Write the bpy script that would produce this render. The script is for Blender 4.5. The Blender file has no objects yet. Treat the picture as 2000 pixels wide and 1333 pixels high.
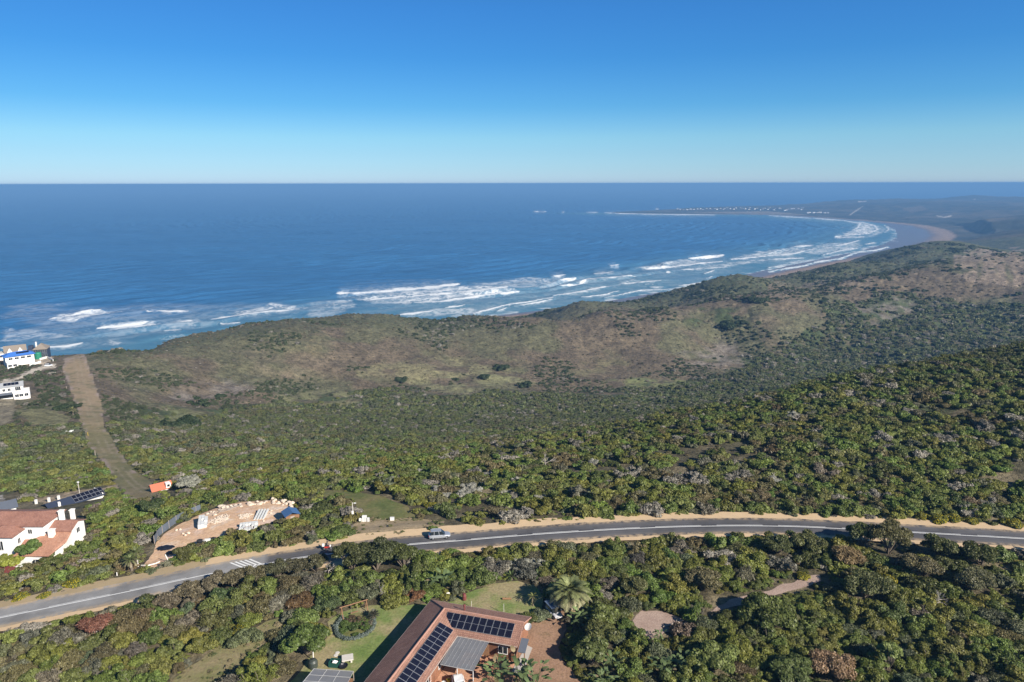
import bpy, bmesh, math, random
import numpy as np
from mathutils import Vector, Matrix
from mathutils.geometry import delaunay_2d_cdt

# ------------------------------------------------------------------ camera, world, sun, exposure
SC = bpy.context.scene
COL = SC.collection
F = 1388.9                                   # focal length in pixels of the 2000 px wide photograph
PITCH = math.radians(12.49)
ROLL = math.radians(0.115)
CH = 220.0                                   # camera height above the sea, metres
SUN_AZ = math.radians(133.0)                 # clockwise from +Y (the view direction)
SUN_EL = math.radians(31.0)
HAZE_DENSITY = 0.00015

cam = bpy.data.cameras.new("camera")
cam.sensor_width = 36.0
cam.lens = 36.0 * F / 2000.0
cam.clip_start = 1.0
cam.clip_end = 300000.0
camo = bpy.data.objects.new("camera", cam)
COL.objects.link(camo)
camo.location = (0, 0, CH)
camo.matrix_world = (Matrix.Translation((0, 0, CH)) @ Matrix.Rotation(math.radians(90) - PITCH, 4, 'X')
                     @ Matrix.Rotation(-ROLL, 4, 'Z'))
SC.camera = camo

world = bpy.data.worlds.new("World")
SC.world = world
world.use_nodes = True
wn = world.node_tree
bg = wn.nodes["Background"]
sky = wn.nodes.new("ShaderNodeTexSky")
sky.sky_type = 'NISHITA'
sky.sun_disc = False
sky.sun_elevation = SUN_EL
sky.sun_rotation = SUN_AZ
sky.altitude = 220.0
sky.air_density = 1.0
sky.dust_density = 0.3
sky.ozone_density = 3.0
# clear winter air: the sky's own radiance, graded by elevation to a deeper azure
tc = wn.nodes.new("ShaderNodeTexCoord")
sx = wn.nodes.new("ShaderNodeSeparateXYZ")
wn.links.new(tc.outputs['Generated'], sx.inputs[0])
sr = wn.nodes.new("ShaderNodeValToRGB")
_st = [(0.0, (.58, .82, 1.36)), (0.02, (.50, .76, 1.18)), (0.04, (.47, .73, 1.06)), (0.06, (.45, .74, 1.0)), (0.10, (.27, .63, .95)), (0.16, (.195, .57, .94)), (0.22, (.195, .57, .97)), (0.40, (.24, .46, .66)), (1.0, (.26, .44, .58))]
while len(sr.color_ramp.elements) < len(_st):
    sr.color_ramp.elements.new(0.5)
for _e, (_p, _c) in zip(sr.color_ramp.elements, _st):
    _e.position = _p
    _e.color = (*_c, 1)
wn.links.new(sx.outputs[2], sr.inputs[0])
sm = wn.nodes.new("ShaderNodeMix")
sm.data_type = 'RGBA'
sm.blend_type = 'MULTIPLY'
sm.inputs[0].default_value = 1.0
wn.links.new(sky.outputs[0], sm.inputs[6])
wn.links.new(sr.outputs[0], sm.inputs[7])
# the side of the sky opposite the sun is a little too bright for this clear air: even it out by azimuth
ev = wn.nodes.new("ShaderNodeMath")
ev.operation = 'MULTIPLY_ADD'
ev.inputs[1].default_value = 0.20
ev.inputs[2].default_value = 1.0
wn.links.new(sx.outputs[0], ev.inputs[0])
sv_ = wn.nodes.new("ShaderNodeVectorMath")
sv_.operation = 'SCALE'
wn.links.new(sm.outputs[2], sv_.inputs[0])
wn.links.new(ev.outputs[0], sv_.inputs['Scale'])
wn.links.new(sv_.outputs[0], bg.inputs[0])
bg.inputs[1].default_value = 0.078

sl = bpy.data.lights.new("sun", 'SUN')
sl.energy = 4.9
sl.angle = math.radians(0.55)
sl.color = (1.0, 0.92, 0.80)
so = bpy.data.objects.new("sun", sl)
COL.objects.link(so)
sdir = Vector((math.sin(SUN_AZ) * math.cos(SUN_EL), math.cos(SUN_AZ) * math.cos(SUN_EL), math.sin(SUN_EL)))
so.rotation_euler = sdir.to_track_quat('Z', 'Y').to_euler()

SC.view_settings.view_transform = 'Standard'
SC.view_settings.look = 'None'
SC.view_settings.exposure = 0.70
SC.view_settings.gamma = 1.0
SC.render.engine = 'CYCLES'
SC.cycles.max_bounces = 6
SC.cycles.diffuse_bounces = 2
SC.cycles.glossy_bounces = 2
SC.cycles.transmission_bounces = 4
SC.cycles.transparent_max_bounces = 8

# ------------------------------------------------------------------ helpers: picture rays, noise, heights
rng = np.random.default_rng(7)
random.seed(7)
CR, SR, CP, SP = math.cos(ROLL), math.sin(ROLL), math.cos(PITCH), math.sin(PITCH)


def ray(u, v):
    x = (np.asarray(u, float) - 1000) / F
    y = -(np.asarray(v, float) - 666.5) / F
    x, y = x * CR + y * SR, -x * SR + y * CR
    return x, CP + y * SP, -SP + y * CP


def at(u, v, z):
    x, y, w = ray(u, v)
    t = (z - CH) / w
    return np.stack([x * t, y * t, np.zeros_like(x * t) + z], -1)


def pix(x, y, z):
    """world -> pixel of the 2000x1333 photograph"""
    dz = z - CH
    d = y * CP - dz * SP
    up = y * SP + dz * CP
    X = x * CR - up * SR
    Y = x * SR + up * CR
    d = np.where(np.abs(d) < 1e-6, 1e-6, d)
    return 1000 + F * X / d, 666.5 - F * Y / d, d


def vnoise(x, y, seed=0):
    ix = np.floor(x).astype(np.int64)
    iy = np.floor(y).astype(np.int64)
    fx = x - ix
    fy = y - iy
    fx = fx * fx * fx * (fx * (fx * 6 - 15) + 10)
    fy = fy * fy * fy * (fy * (fy * 6 - 15) + 10)

    def h(a, b):
        n = (a * 374761393 + b * 668265263 + seed * 974711) & 0xffffffff
        n = ((n ^ (n >> 13)) * 1274126177) & 0xffffffff
        n = n ^ (n >> 16)
        return (n & 0xffff) / 65535.0
    a = h(ix, iy)
    b = h(ix + 1, iy)
    c = h(ix, iy + 1)
    d = h(ix + 1, iy + 1)
    return (a + (b - a) * fx) * (1 - fy) + (c + (d - c) * fx) * fy


def fbm(x, y, s, oct=4, seed=0):
    """0..1, feature size s metres"""
    r = 0
    amp = 0.5
    tot = 0
    for o in range(oct):
        r = r + amp * vnoise(x / s + 13.7 * o, y / s + 7.3 * o, seed + o)
        tot += amp
        amp *= 0.5
        s *= 0.47
    return r / tot


def sstep(a, b, x):
    t = np.clip((x - a) / (b - a), 0, 1)
    return t * t * (3 - 2 * t)


def inpoly(px, py, poly):
    p = np.asarray(poly, float)
    r = np.zeros(np.shape(px), bool)
    n = len(p)
    for i in range(n):
        x1, y1 = p[i]
        x2, y2 = p[(i + 1) % n]
        if y1 == y2:
            continue
        c = ((y1 > py) != (y2 > py)) & (px < (x2 - x1) * (py - y1) / (y2 - y1) + x1)
        r ^= c
    return r


def segdist(px, py, line, closed=False):
    """distance to a polyline and the parameter (index + t) of the nearest point"""
    p = np.asarray(line, float)
    n = len(p)
    best = np.full(np.shape(px), 1e18)
    par = np.zeros(np.shape(px))
    for i in range(n if closed else n - 1):
        a = p[i]
        b = p[(i + 1) % n]
        d = b - a
        L = d @ d
        t = np.clip(((px - a[0]) * d[0] + (py - a[1]) * d[1]) / (L + 1e-12), 0, 1)
        q = (px - a[0] - t * d[0]) ** 2 + (py - a[1] - t * d[1]) ** 2
        m = q < best
        best = np.where(m, q, best)
        par = np.where(m, i + t, par)
    return np.sqrt(best), par


def lin(r, g, b):
    return tuple(((c / 255 + 0.055) / 1.055) ** 2.4 if c > 10 else c / 255 / 12.92 for c in (r, g, b))


# control points of the land: picture position and height above the sea
CTRL = [
    # near plateau
    (1000, 1600, 149), (200, 1600, 147), (1800, 1600, 150), (0, 1333, 146), (300, 1333, 148), (600, 1333, 149.5), (1000, 1333, 150), (1400, 1333, 150),
    (1700, 1333, 150), (2000, 1333, 151), (2200, 1333, 151),
    (0, 1250, 146.5), (250, 1220, 148), (450, 1200, 149.3), (640, 1240, 150), (900, 1150, 150), (1100, 1200, 150), (1300, 1200, 150),
    (1600, 1200, 150), (1900, 1200, 151), (1400, 1100, 150), (1700, 1100, 150.5),
    # along the road
    (-150, 1245, 145.5), (0, 1206, 146.5), (150, 1176, 147.3), (300, 1145, 148), (400, 1121, 148.5), (500, 1103, 149), (640, 1082, 149.6), (800, 1063, 150),
    (1000, 1047, 150), (1200, 1034, 150), (1400, 1027, 150), (1550, 1029, 150), (1700, 1036, 150.3), (1850, 1044, 150.7), (2000, 1053, 151), (2200, 1068, 151.5),
    # beyond the road
    (-100, 1130, 142), (0, 1110, 142), (100, 1090, 143), (200, 1080, 144.5), (320, 1090, 147), (330, 1030, 145.5), (430, 1020, 147.2), (520, 1000, 147), (450, 985, 145.5), (600, 1030, 148), (600, 970, 146), (750, 1010, 148.5),
    (750, 960, 146.5), (900, 980, 147), (1100, 980, 148), (1300, 980, 149), (1500, 970, 149.5), (1700, 980, 150), (2000, 1000, 151),
    (1100, 920, 144), (1300, 900, 147), (1500, 880, 149), (1700, 880, 150.5), (1900, 880, 152), (2100, 900, 154),
    (1500, 830, 148), (1750, 800, 151.5), (1950, 760, 156), (2150, 760, 160),
    # edge of the spur
    (2150, 640, 163), (2000, 674, 158), (1850, 703, 154), (1700, 735, 150), (1500, 787, 145.5), (1300, 832, 141), (1100, 866, 138), (900, 900, 137), (700, 922, 137), (520, 942, 137),
    # left slope
    (100, 1000, 136), (0, 1000, 134), (250, 985, 137), (320, 960, 134), (200, 950, 130), (100, 960, 131), (0, 930, 126),
    (280, 940, 128), (230, 880, 121), (100, 880, 121), (0, 870, 121), (190, 820, 117), (50, 810, 117), (0, 780, 116), (60, 785, 115), (-100, 800, 117),
    (160, 760, 114), (60, 740, 113), (160, 700, 112), (100, 700, 112.5), (30, 715, 112.5), (-100, 700, 112), (-100, 760, 114), (-100, 900, 124),
    # valley behind the spur
    (400, 900, 116), (500, 880, 111), (700, 870, 102), (900, 850, 93), (1100, 822, 80), (1300, 782, 67), (1500, 742, 61), (1700, 702, 59), (1900, 668, 70), (2050, 650, 74),
    (300, 820, 106), (420, 770, 93), (600, 752, 81), (800, 742, 73), (1000, 732, 66), (1250, 745, 62), (1400, 725, 60), (1600, 680, 61), (1800, 650, 72),
    # near face of the coastal hills
    (250, 740, 107), (350, 700, 103), (500, 690, 95), (700, 690, 84), (900, 690, 73), (1000, 690, 72), (1100, 690, 69), (1200, 685, 68), (1400, 662, 67), (1600, 635, 76), (1750, 610, 80), (1900, 600, 84), (2050, 600, 90),
    (800, 655, 84), (600, 660, 96), (450, 670, 99), (1050, 660, 78), (1200, 645, 80), (1350, 625, 82), (1500, 600, 90), (1700, 570, 94), (1850, 560, 98), (2000, 558, 101),
    # skyline against the sea
    (190, 690, 111.5), (240, 689, 107), (320, 668, 100), (400, 650, 98), (480, 634, 98), (560, 622, 98), (620, 624, 94), (690, 611, 95), (760, 616, 88), (860, 623, 81), (920, 617, 80), (985, 621, 76),
    # inland crest
    (1060, 625, 84), (1180, 608, 86), (1300, 601, 88), (1400, 578, 93), (1480, 568, 95), (1560, 562, 97), (1700, 538, 106), (1800, 517, 112), (1900, 502, 115), (2000, 498, 119), (2100, 505, 124),
    # dunes behind the crest
    (1120, 591, 62), (1170, 588, 60), (1200, 597, 42), (1240, 590, 58), (1320, 579, 62), (1400, 548, 84), (1455, 538, 90), (1520, 546, 76), (1600, 527, 78), (1645, 512, 86), (1685, 514, 76), (1760, 488, 86), (1838, 470, 100), (1880, 476, 92), (1940, 488, 80),
    # far side of the bay
    (1550, 405, 12), (1600, 399, 30), (1650, 394, 42), (1720, 393, 45), (1780, 392, 50), (1830, 391, 56), (1900, 385, 76), (1940, 392, 60), (2000, 397, 55), (2080, 398, 58),
    (1560, 416, 8), (1640, 421, 8), (1750, 426, 9), (1830, 436, 12), (1865, 455, 14), (1880, 470, 18), (1700, 408, 26), (1800, 408, 34), (1900, 412, 44), (1960, 430, 50), (1900, 440, 34), (2020, 450, 70), (1980, 470, 62), (1930, 462, 42), (2000, 425, 52),
    (1450, 407, 8), (1350, 409, 6), (1250, 414, 3), (1500, 404, 11), (1180, 416, 2),
]
# hidden or outside the picture: azimuth in degrees, distance, height
CTRL_P = [(180, 20, 150), (-120, 60, 147), (120, 60, 150), (180, 90, 148), (-60, 120, 143), (60, 150, 151), (-60, 300, 120), (60, 350, 160), (60, 700, 90), (60, 1200, 120), (60, 3000, 60), (60, 6000, 50),
          (-60, 600, 80), (-60, 900, -10), (-35, 560, 100), (-30, 600, 80), (-35, 900, -12), (-28, 900, -12), (-22, 960, -12), (-15, 1020, -12), (-8, 1080, -10), (-20, 800, 45), (-10, 880, 30), (-10, 800, 54), (-5.8, 790, 54), (-5.8, 850, 36), (-3.3, 800, 50), (-3.3, 870, 30), (-.6, 800, 48), (-.6, 880, 28), (2.5, 770, 58), (2.5, 850, 44), (7.5, 800, 60), (12.5, 840, 58), (-35, 650, 70), (-29, 570, 86), (-25, 660, 78), (-35, 700, 60),
          (8, 820, 62), (14, 840, 70), (18, 900, 75), (22, 990, 70), (27, 1120, 78), (31, 1270, 82), (36, 1350, 92),
          (18.2, 1160, 56), (24.9, 1460, 44), (31, 1850, 52), (34, 1900, 52), (20, 1350, 36), (29, 1950, 40), (33, 2100, 40), (38, 2200, 70), (45, 1200, 110), (45, 2500, 70), (45, 5000, 55), (0, 80, 150), (0, 40, 149), (-30, 50, 147), (30, 50, 150),
          (26, 6600, -6), (31, 7200, -6), (36, 7500, 10), (20, 6100, -6), (12, 5800, -8), (45, 8000, 10), (60, 9000, 10), (0, 9000, -10), (-40, 9000, -10), (0, 3000, -14), (-40, 3000, -14), (12, 3600, -12), (18, 3000, -12), (5, 5000, -4), (22, 3600, -8)]


def build_height():
    P = []
    for u, v, z in CTRL:
        p = at(u, v, z)
        P.append((math.atan2(p[0], p[1]), math.log(math.hypot(p[0], p[1])), z))
    for a, d, z in CTRL_P:
        if d > 300 and abs(a) < 58:
            d = (CH - z) / math.tan(max(math.atan((CH - z) / d) - .0088 * sstep(300, 600, d), .012))
        P.append((math.radians(a), math.log(d), z))
        if abs(a) == 180:
            P.append((-math.radians(a), math.log(d), z))
    P = np.array(P)
    X = np.stack([P[:, 0], P[:, 1] * 0.55], -1)
    c2 = 0.016 ** 2
    A = np.sqrt(((X[:, None] - X[None]) ** 2).sum(-1) + c2) - 0.0
    A[np.diag_indices(len(P))] -= 0.0012                # a touch of smoothing
    m = P[:, 2].mean()
    w = np.linalg.solve(A, P[:, 2] - m)
    na, nd = 1200, 1100
    ga = np.linspace(-math.pi, math.pi, na)
    ga = np.where(np.abs(ga) < 9, ga, ga)
    # finer sampling in front of the camera
    t = np.linspace(-1, 1, na)
    ga = np.sign(t) * (0.9 * np.abs(t) + (math.pi - 0.9) * np.abs(t) ** 6)
    gd = np.linspace(math.log(10), math.log(15000), nd)
    H = np.zeros((nd, na))
    for i in range(nd):
        q = np.stack([ga, np.full(na, gd[i] * 0.55)], -1)
        H[i] = np.sqrt(((q[:, None] - X[None]) ** 2).sum(-1) + c2) @ w + m
    return ga, gd, H


GA, GD, HG = build_height()


def h_base(x, y):
    a = np.arctan2(x, y)
    d = np.log(np.maximum(np.hypot(x, y), 10.01))
    ia = np.clip(np.searchsorted(GA, a) - 1, 0, len(GA) - 2)
    fa = np.clip((a - GA[ia]) / (GA[ia + 1] - GA[ia]), 0, 1)
    fd = np.clip((d - GD[0]) / (GD[1] - GD[0]), 0, len(GD) - 1.001)
    i = fd.astype(int)
    fd = fd - i
    return ((HG[i, ia] * (1 - fa) + HG[i, ia + 1] * fa) * (1 - fd) + (HG[i + 1, ia] * (1 - fa) + HG[i + 1, ia + 1] * fa) * fd)


STRIP_MID = np.array([at(u_, v_, z_)[:2] for u_, v_, z_ in ((148, 695, 112), (162, 760, 114), (182, 820, 117), (208, 880, 121.5), (262, 945, 129), (285, 965, 132))])


def pol(a, d):
    return (d * math.sin(math.radians(a)), d * math.cos(math.radians(a)))


# waterline: (picture position at sea level, width of the sand behind it)
_W = [(860, 629, 20), (1000, 613, 25), (1100, 601, 35), (1200, 586, 60), (1300, 569, 70), (1400, 549, 80), (1500, 527, 80), (1560, 515, 85), (1620, 503, 90), (1680, 490, 110), (1725, 478, 150), (1745, 468, 190),
      (1752, 459, 215), (1748, 449, 215), (1728, 441, 200), (1690, 435, 150), (1640, 430, 110), (1590, 426, 90), (1550, 423, 70), (1500, 420.5, 60), (1450, 419.5, 40), (1400, 419.5, 30), (1300, 418.5, 30), (1240, 417.6, 25), (1185, 416.6, 15),
      (1200, 414.5, 10), (1260, 412, 10), (1310, 409, 10), (1350, 406, 10), (1420, 403.5, 8), (1500, 402, 8), (1560, 400, 8)]
COAST = [pol(-90, 1500), pol(-60, 720), pol(-50, 790), pol(-43, 840), pol(-36, 885), pol(-29, 930), pol(-23, 975), pol(-16, 1040), pol(-11, 1095)]
CW = [10] * len(COAST)
for u, v, w in _W:
    p = at(u, v, 0)
    COAST.append((p[0], p[1]))
    CW.append(w)
for a, d in ((22, 8300), (27, 9000), (32, 9900), (40, 11500), (60, 13800), (120, 13800), (180, 13800), (-120, 13800), (-90, 13800)):
    COAST.append(pol(a, d))
    CW.append(10)
COAST = np.array(COAST)
CW = np.array(CW + [CW[0]], float)


def coast_sd(x, y):
    d, par = segdist(x, y, COAST, True)
    ins = inpoly(x, y, COAST)
    i = np.clip(par.astype(int), 0, len(CW) - 2)
    w = CW[i] + (CW[i + 1] - CW[i]) * (par - i)
    return np.where(ins, d, -d), w


def height(x, y, detail=True):
    x = np.asarray(x, float)
    y = np.asarray(y, float)
    h = h_base(x, y)
    d = np.hypot(x, y)
    if detail:
        k = sstep(230, 480, d)
        sm_ = np.zeros(x.shape)
        i_ = np.where((d < 620) & (d > 200) & (x < -40))
        if len(i_[0]):
            ds_, _ = segdist(x[i_], y[i_], STRIP_MID)
            sm_[i_] = sstep(26, 13, ds_)
        k = k * (1 - .9 * sm_)
        far = sstep(900, 3000, d)
        h = h + k * ((fbm(x, y, 95, 4, 3) - 0.5) * 9 + (fbm(x, y, 24, 3, 9) - 0.5) * 4.2) * (1 - 0.3 * far)
        # gullies in the rocky face on the right
    if np.any(d > 650):
        sd, w = coast_sd(x, y)
        beach = np.where(sd > 0, 0.012 * np.minimum(sd, w) + np.clip(sd - w, 0, 110) * 0.07 + np.maximum(sd - w - 110, 0) * 0.85, 0.05 * np.maximum(sd, -120))
        h = np.minimum(h, beach)
    return h


def ground(u, v, lo=15, hi=11000):
    """where the ray through a picture position meets the land"""
    u = float(u)
    v = float(v)
    x, y, w = ray(u, v)
    k = math.hypot(x, y)
    d = np.exp(np.linspace(math.log(lo), math.log(hi), 900))
    t = d / k
    f = CH + w * t - height(x * t, y * t)
    i = np.argmax(f < 0)
    if f[i] >= 0:
        i = len(f) - 1
    a, b = d[max(i - 1, 0)], d[i]
    for _ in range(2):
        dd = np.linspace(a, b, 24)
        t = dd / k
        f = CH + w * t - height(x * t, y * t)
        i = max(int(np.argmax(f < 0)), 1)
        a, b = dd[i - 1], dd[i]
    t = b / k
    return np.array([x * t, y * t, float(height(np.array([x * t]), np.array([y * t]))[0])])


def G(u, v):
    return ground(u, v)


# ------------------------------------------------------------------ helpers: materials
def nt(name):
    m = bpy.data.materials.new(name)
    m.use_nodes = True
    t = m.node_tree
    b = t.nodes["Principled BSDF"]
    return m, t, b


def N(t, kind, **kw):
    n = t.nodes.new(kind)
    for k, v in kw.items():
        if k in ('inputs',):
            for i, val in v.items():
                n.inputs[i].default_value = val
        else:
            setattr(n, k, v)
    return n


def ramp(t, fac, stops):
    r = N(t, "ShaderNodeValToRGB")
    e = r.color_ramp.elements
    while len(e) < len(stops):
        e.new(0.5)
    for i, (p, c) in enumerate(stops):
        e[i].position = p
        e[i].color = (c[0], c[1], c[2], 1) if not isinstance(c, (int, float)) else (c, c, c, 1)
    t.links.new(fac, r.inputs[0])
    return r.outputs[0]


def noise(t, scale, detail=3, rough=0.55, vec=None, kind="ShaderNodeTexNoise"):
    n = N(t, kind)
    n.inputs['Scale'].default_value = scale
    if 'Detail' in n.inputs:
        n.inputs['Detail'].default_value = detail
        n.inputs['Roughness'].default_value = rough
    if vec is None:
        g = N(t, "ShaderNodeNewGeometry")
        vec = g.outputs['Position']
    t.links.new(vec, n.inputs['Vector'])
    return n.outputs[0]


def mixc(t, fac, a, b, mode='MIX'):
    n = N(t, "ShaderNodeMix", data_type='RGBA', blend_type=mode)
    for s, val in ((0, fac), (6, a), (7, b)):
        if hasattr(val, 'is_output'):
            t.links.new(val, n.inputs[s])
        else:
            n.inputs[s].default_value = val if s == 0 else (*val[:3], 1)
    return n.outputs[2]


def bump(t, b, h, strength=0.5, dist=0.1):
    n = N(t, "ShaderNodeBump")
    n.inputs['Strength'].default_value = strength
    n.inputs['Distance'].default_value = dist
    t.links.new(h, n.inputs['Height'])
    t.links.new(n.outputs[0], b.inputs['Normal'])


def simple(name, col, rough=0.6, var=0.12, scale=1.5, metal=0.0, spec=0.5, bmp=0.0, bscale=8.0):
    """a plain surface with weathering of its own: two scales of noise move its colour"""
    m, t, b = nt(name)
    n1 = noise(t, scale, 5, 0.6)
    n2 = noise(t, scale * 7, 3, 0.6)
    c = mixc(t, n1, [x * (1 - var * 1.6) for x in col], [min(1, x * (1 + var * 1.6)) for x in col])
    c = mixc(t, 0.35, c, mixc(t, n2, [x * (1 - var) for x in col], [min(1, x * (1 + var)) for x in col]))
    t.links.new(c, b.inputs['Base Color'])
    b.inputs['Roughness'].default_value = rough
    b.inputs['Metallic'].default_value = metal
    b.inputs['Specular IOR Level'].default_value = spec
    if bmp:
        bump(t, b, noise(t, bscale, 4), bmp, 0.05)
    return m


# ------------------------------------------------------------------ helpers: meshes and objects
def mesh_np(name, V, faces, mats, attrs=None, smooth=False):
    """V (n,3); faces (m,3|4) int array"""
    me = bpy.data.meshes.new(name)
    V = np.asarray(V, np.float32)
    faces = np.asarray(faces, np.int32)
    k = faces.shape[1]
    me.vertices.add(len(V))
    me.vertices.foreach_set("co", V.ravel())
    me.loops.add(faces.size)
    me.loops.foreach_set("vertex_index", faces.ravel())
    me.polygons.add(len(faces))
    me.polygons.foreach_set("loop_start", np.arange(0, faces.size, k, dtype=np.int32))
    me.polygons.foreach_set("loop_total", np.full(len(faces), k, np.int32))
    if smooth:
        me.polygons.foreach_set("use_smooth", np.ones(len(faces), bool))
    me.update(calc_edges=True)
    for an, (typ, dom, val) in (attrs or {}).items():
        a = me.attributes.new(an, typ, dom)
        if typ == 'FLOAT_COLOR':
            v4 = np.ones((len(val), 4), np.float32)
            v4[:, :3] = val
            a.data.foreach_set("color", v4.ravel())
        elif typ == 'FLOAT_VECTOR':
            a.data.foreach_set("vector", np.asarray(val, np.float32).ravel())
        else:
            a.data.foreach_set("value", np.asarray(val).ravel())
    for m in (mats if isinstance(mats, (list, tuple)) else [mats]):
        me.materials.append(m)
    return me


def link(name, data, parent=None, loc=None, kind=None, label=None, cat=None, group=None, rotz=0.0):
    o = bpy.data.objects.new(name, data)
    COL.objects.link(o)
    if parent is not None:
        o.parent = parent
    if loc is not None:
        o.location = tuple(float(c) for c in loc)
    if rotz:
        o.rotation_euler = (0, 0, rotz)
    tag(o, label, cat, group, kind)
    return o


def tag(o, label=None, cat=None, group=None, kind=None):
    if label:
        o['label'] = label
    if cat:
        o['category'] = cat
    if group:
        o['group'] = group
    if kind:
        o['kind'] = kind
    return o


# ------------------------------------------------------------------ the line of the road (the land is graded to it)
ROAD_UV = [(-260, 1268), (-130, 1236), (0, 1206), (150, 1176), (300, 1145), (400, 1122), (500, 1103), (570, 1092), (640, 1082), (720, 1072), (800, 1063), (900, 1056.5), (1000, 1047), (1100, 1040), (1200, 1034), (1300, 1029.5), (1400, 1027), (1500, 1027), (1600, 1030), (1700, 1036), (1800, 1041), (1900, 1046.5), (2000, 1052.5), (2150, 1062), (2350, 1077)]


def spline(P, step):
    P = np.asarray(P, float)
    out = []
    for i in range(len(P) - 1):
        p0, p1, p2, p3 = P[max(i - 1, 0)], P[i], P[i + 1], P[min(i + 2, len(P) - 1)]
        n = max(2, int(np.linalg.norm(p2 - p1) / step))
        for t in np.arange(n) / n:
            out.append(0.5 * (2 * p1 + (p2 - p0) * t + (2 * p0 - 5 * p1 + 4 * p2 - p3) * t * t + (3 * p1 - p0 - 3 * p2 + p3) * t ** 3))
    out.append(P[-1])
    return np.array(out)


def smooth(P, k):
    P = P.copy()
    for _ in range(k):
        P[1:-1] = (P[:-2] + 2 * P[1:-1] + P[2:]) / 4
    return P


ROADC = smooth(spline([G(u, v) for u, v in ROAD_UV], 1.0), 60)

# ------------------------------------------------------------------ the land
_fa = np.radians(np.arange(-44.0, 44.01, 0.088))
_ca = np.radians(np.arange(47, 314, 4.0))
AZ = np.concatenate([_fa, _ca])
DD = np.concatenate([np.exp(np.arange(math.log(10), math.log(45), 0.05)), np.exp(np.arange(math.log(45), math.log(13500), 0.0061))])


def softpoly(u, v, poly, f, n):
    """1 inside, 0 outside, with a ragged edge f pixels wide"""
    p = np.array(poly, float)
    m = (u > p[:, 0].min() - 3 * f) & (u < p[:, 0].max() + 3 * f) & (v > p[:, 1].min() - 2 * f) & (v < p[:, 1].max() + 2 * f)
    out = np.zeros(np.shape(u))
    i = np.where(m)[0]
    if len(i):
        ds, _ = segdist(u[i] * .5, v[i], p * np.array([.5, 1]), True)
        ds = np.where(inpoly(u[i], v[i], p), ds, -ds)
        out[i] = sstep(-f, f, ds + (n[i] - .5) * 3.2 * f)
    return out


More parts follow.
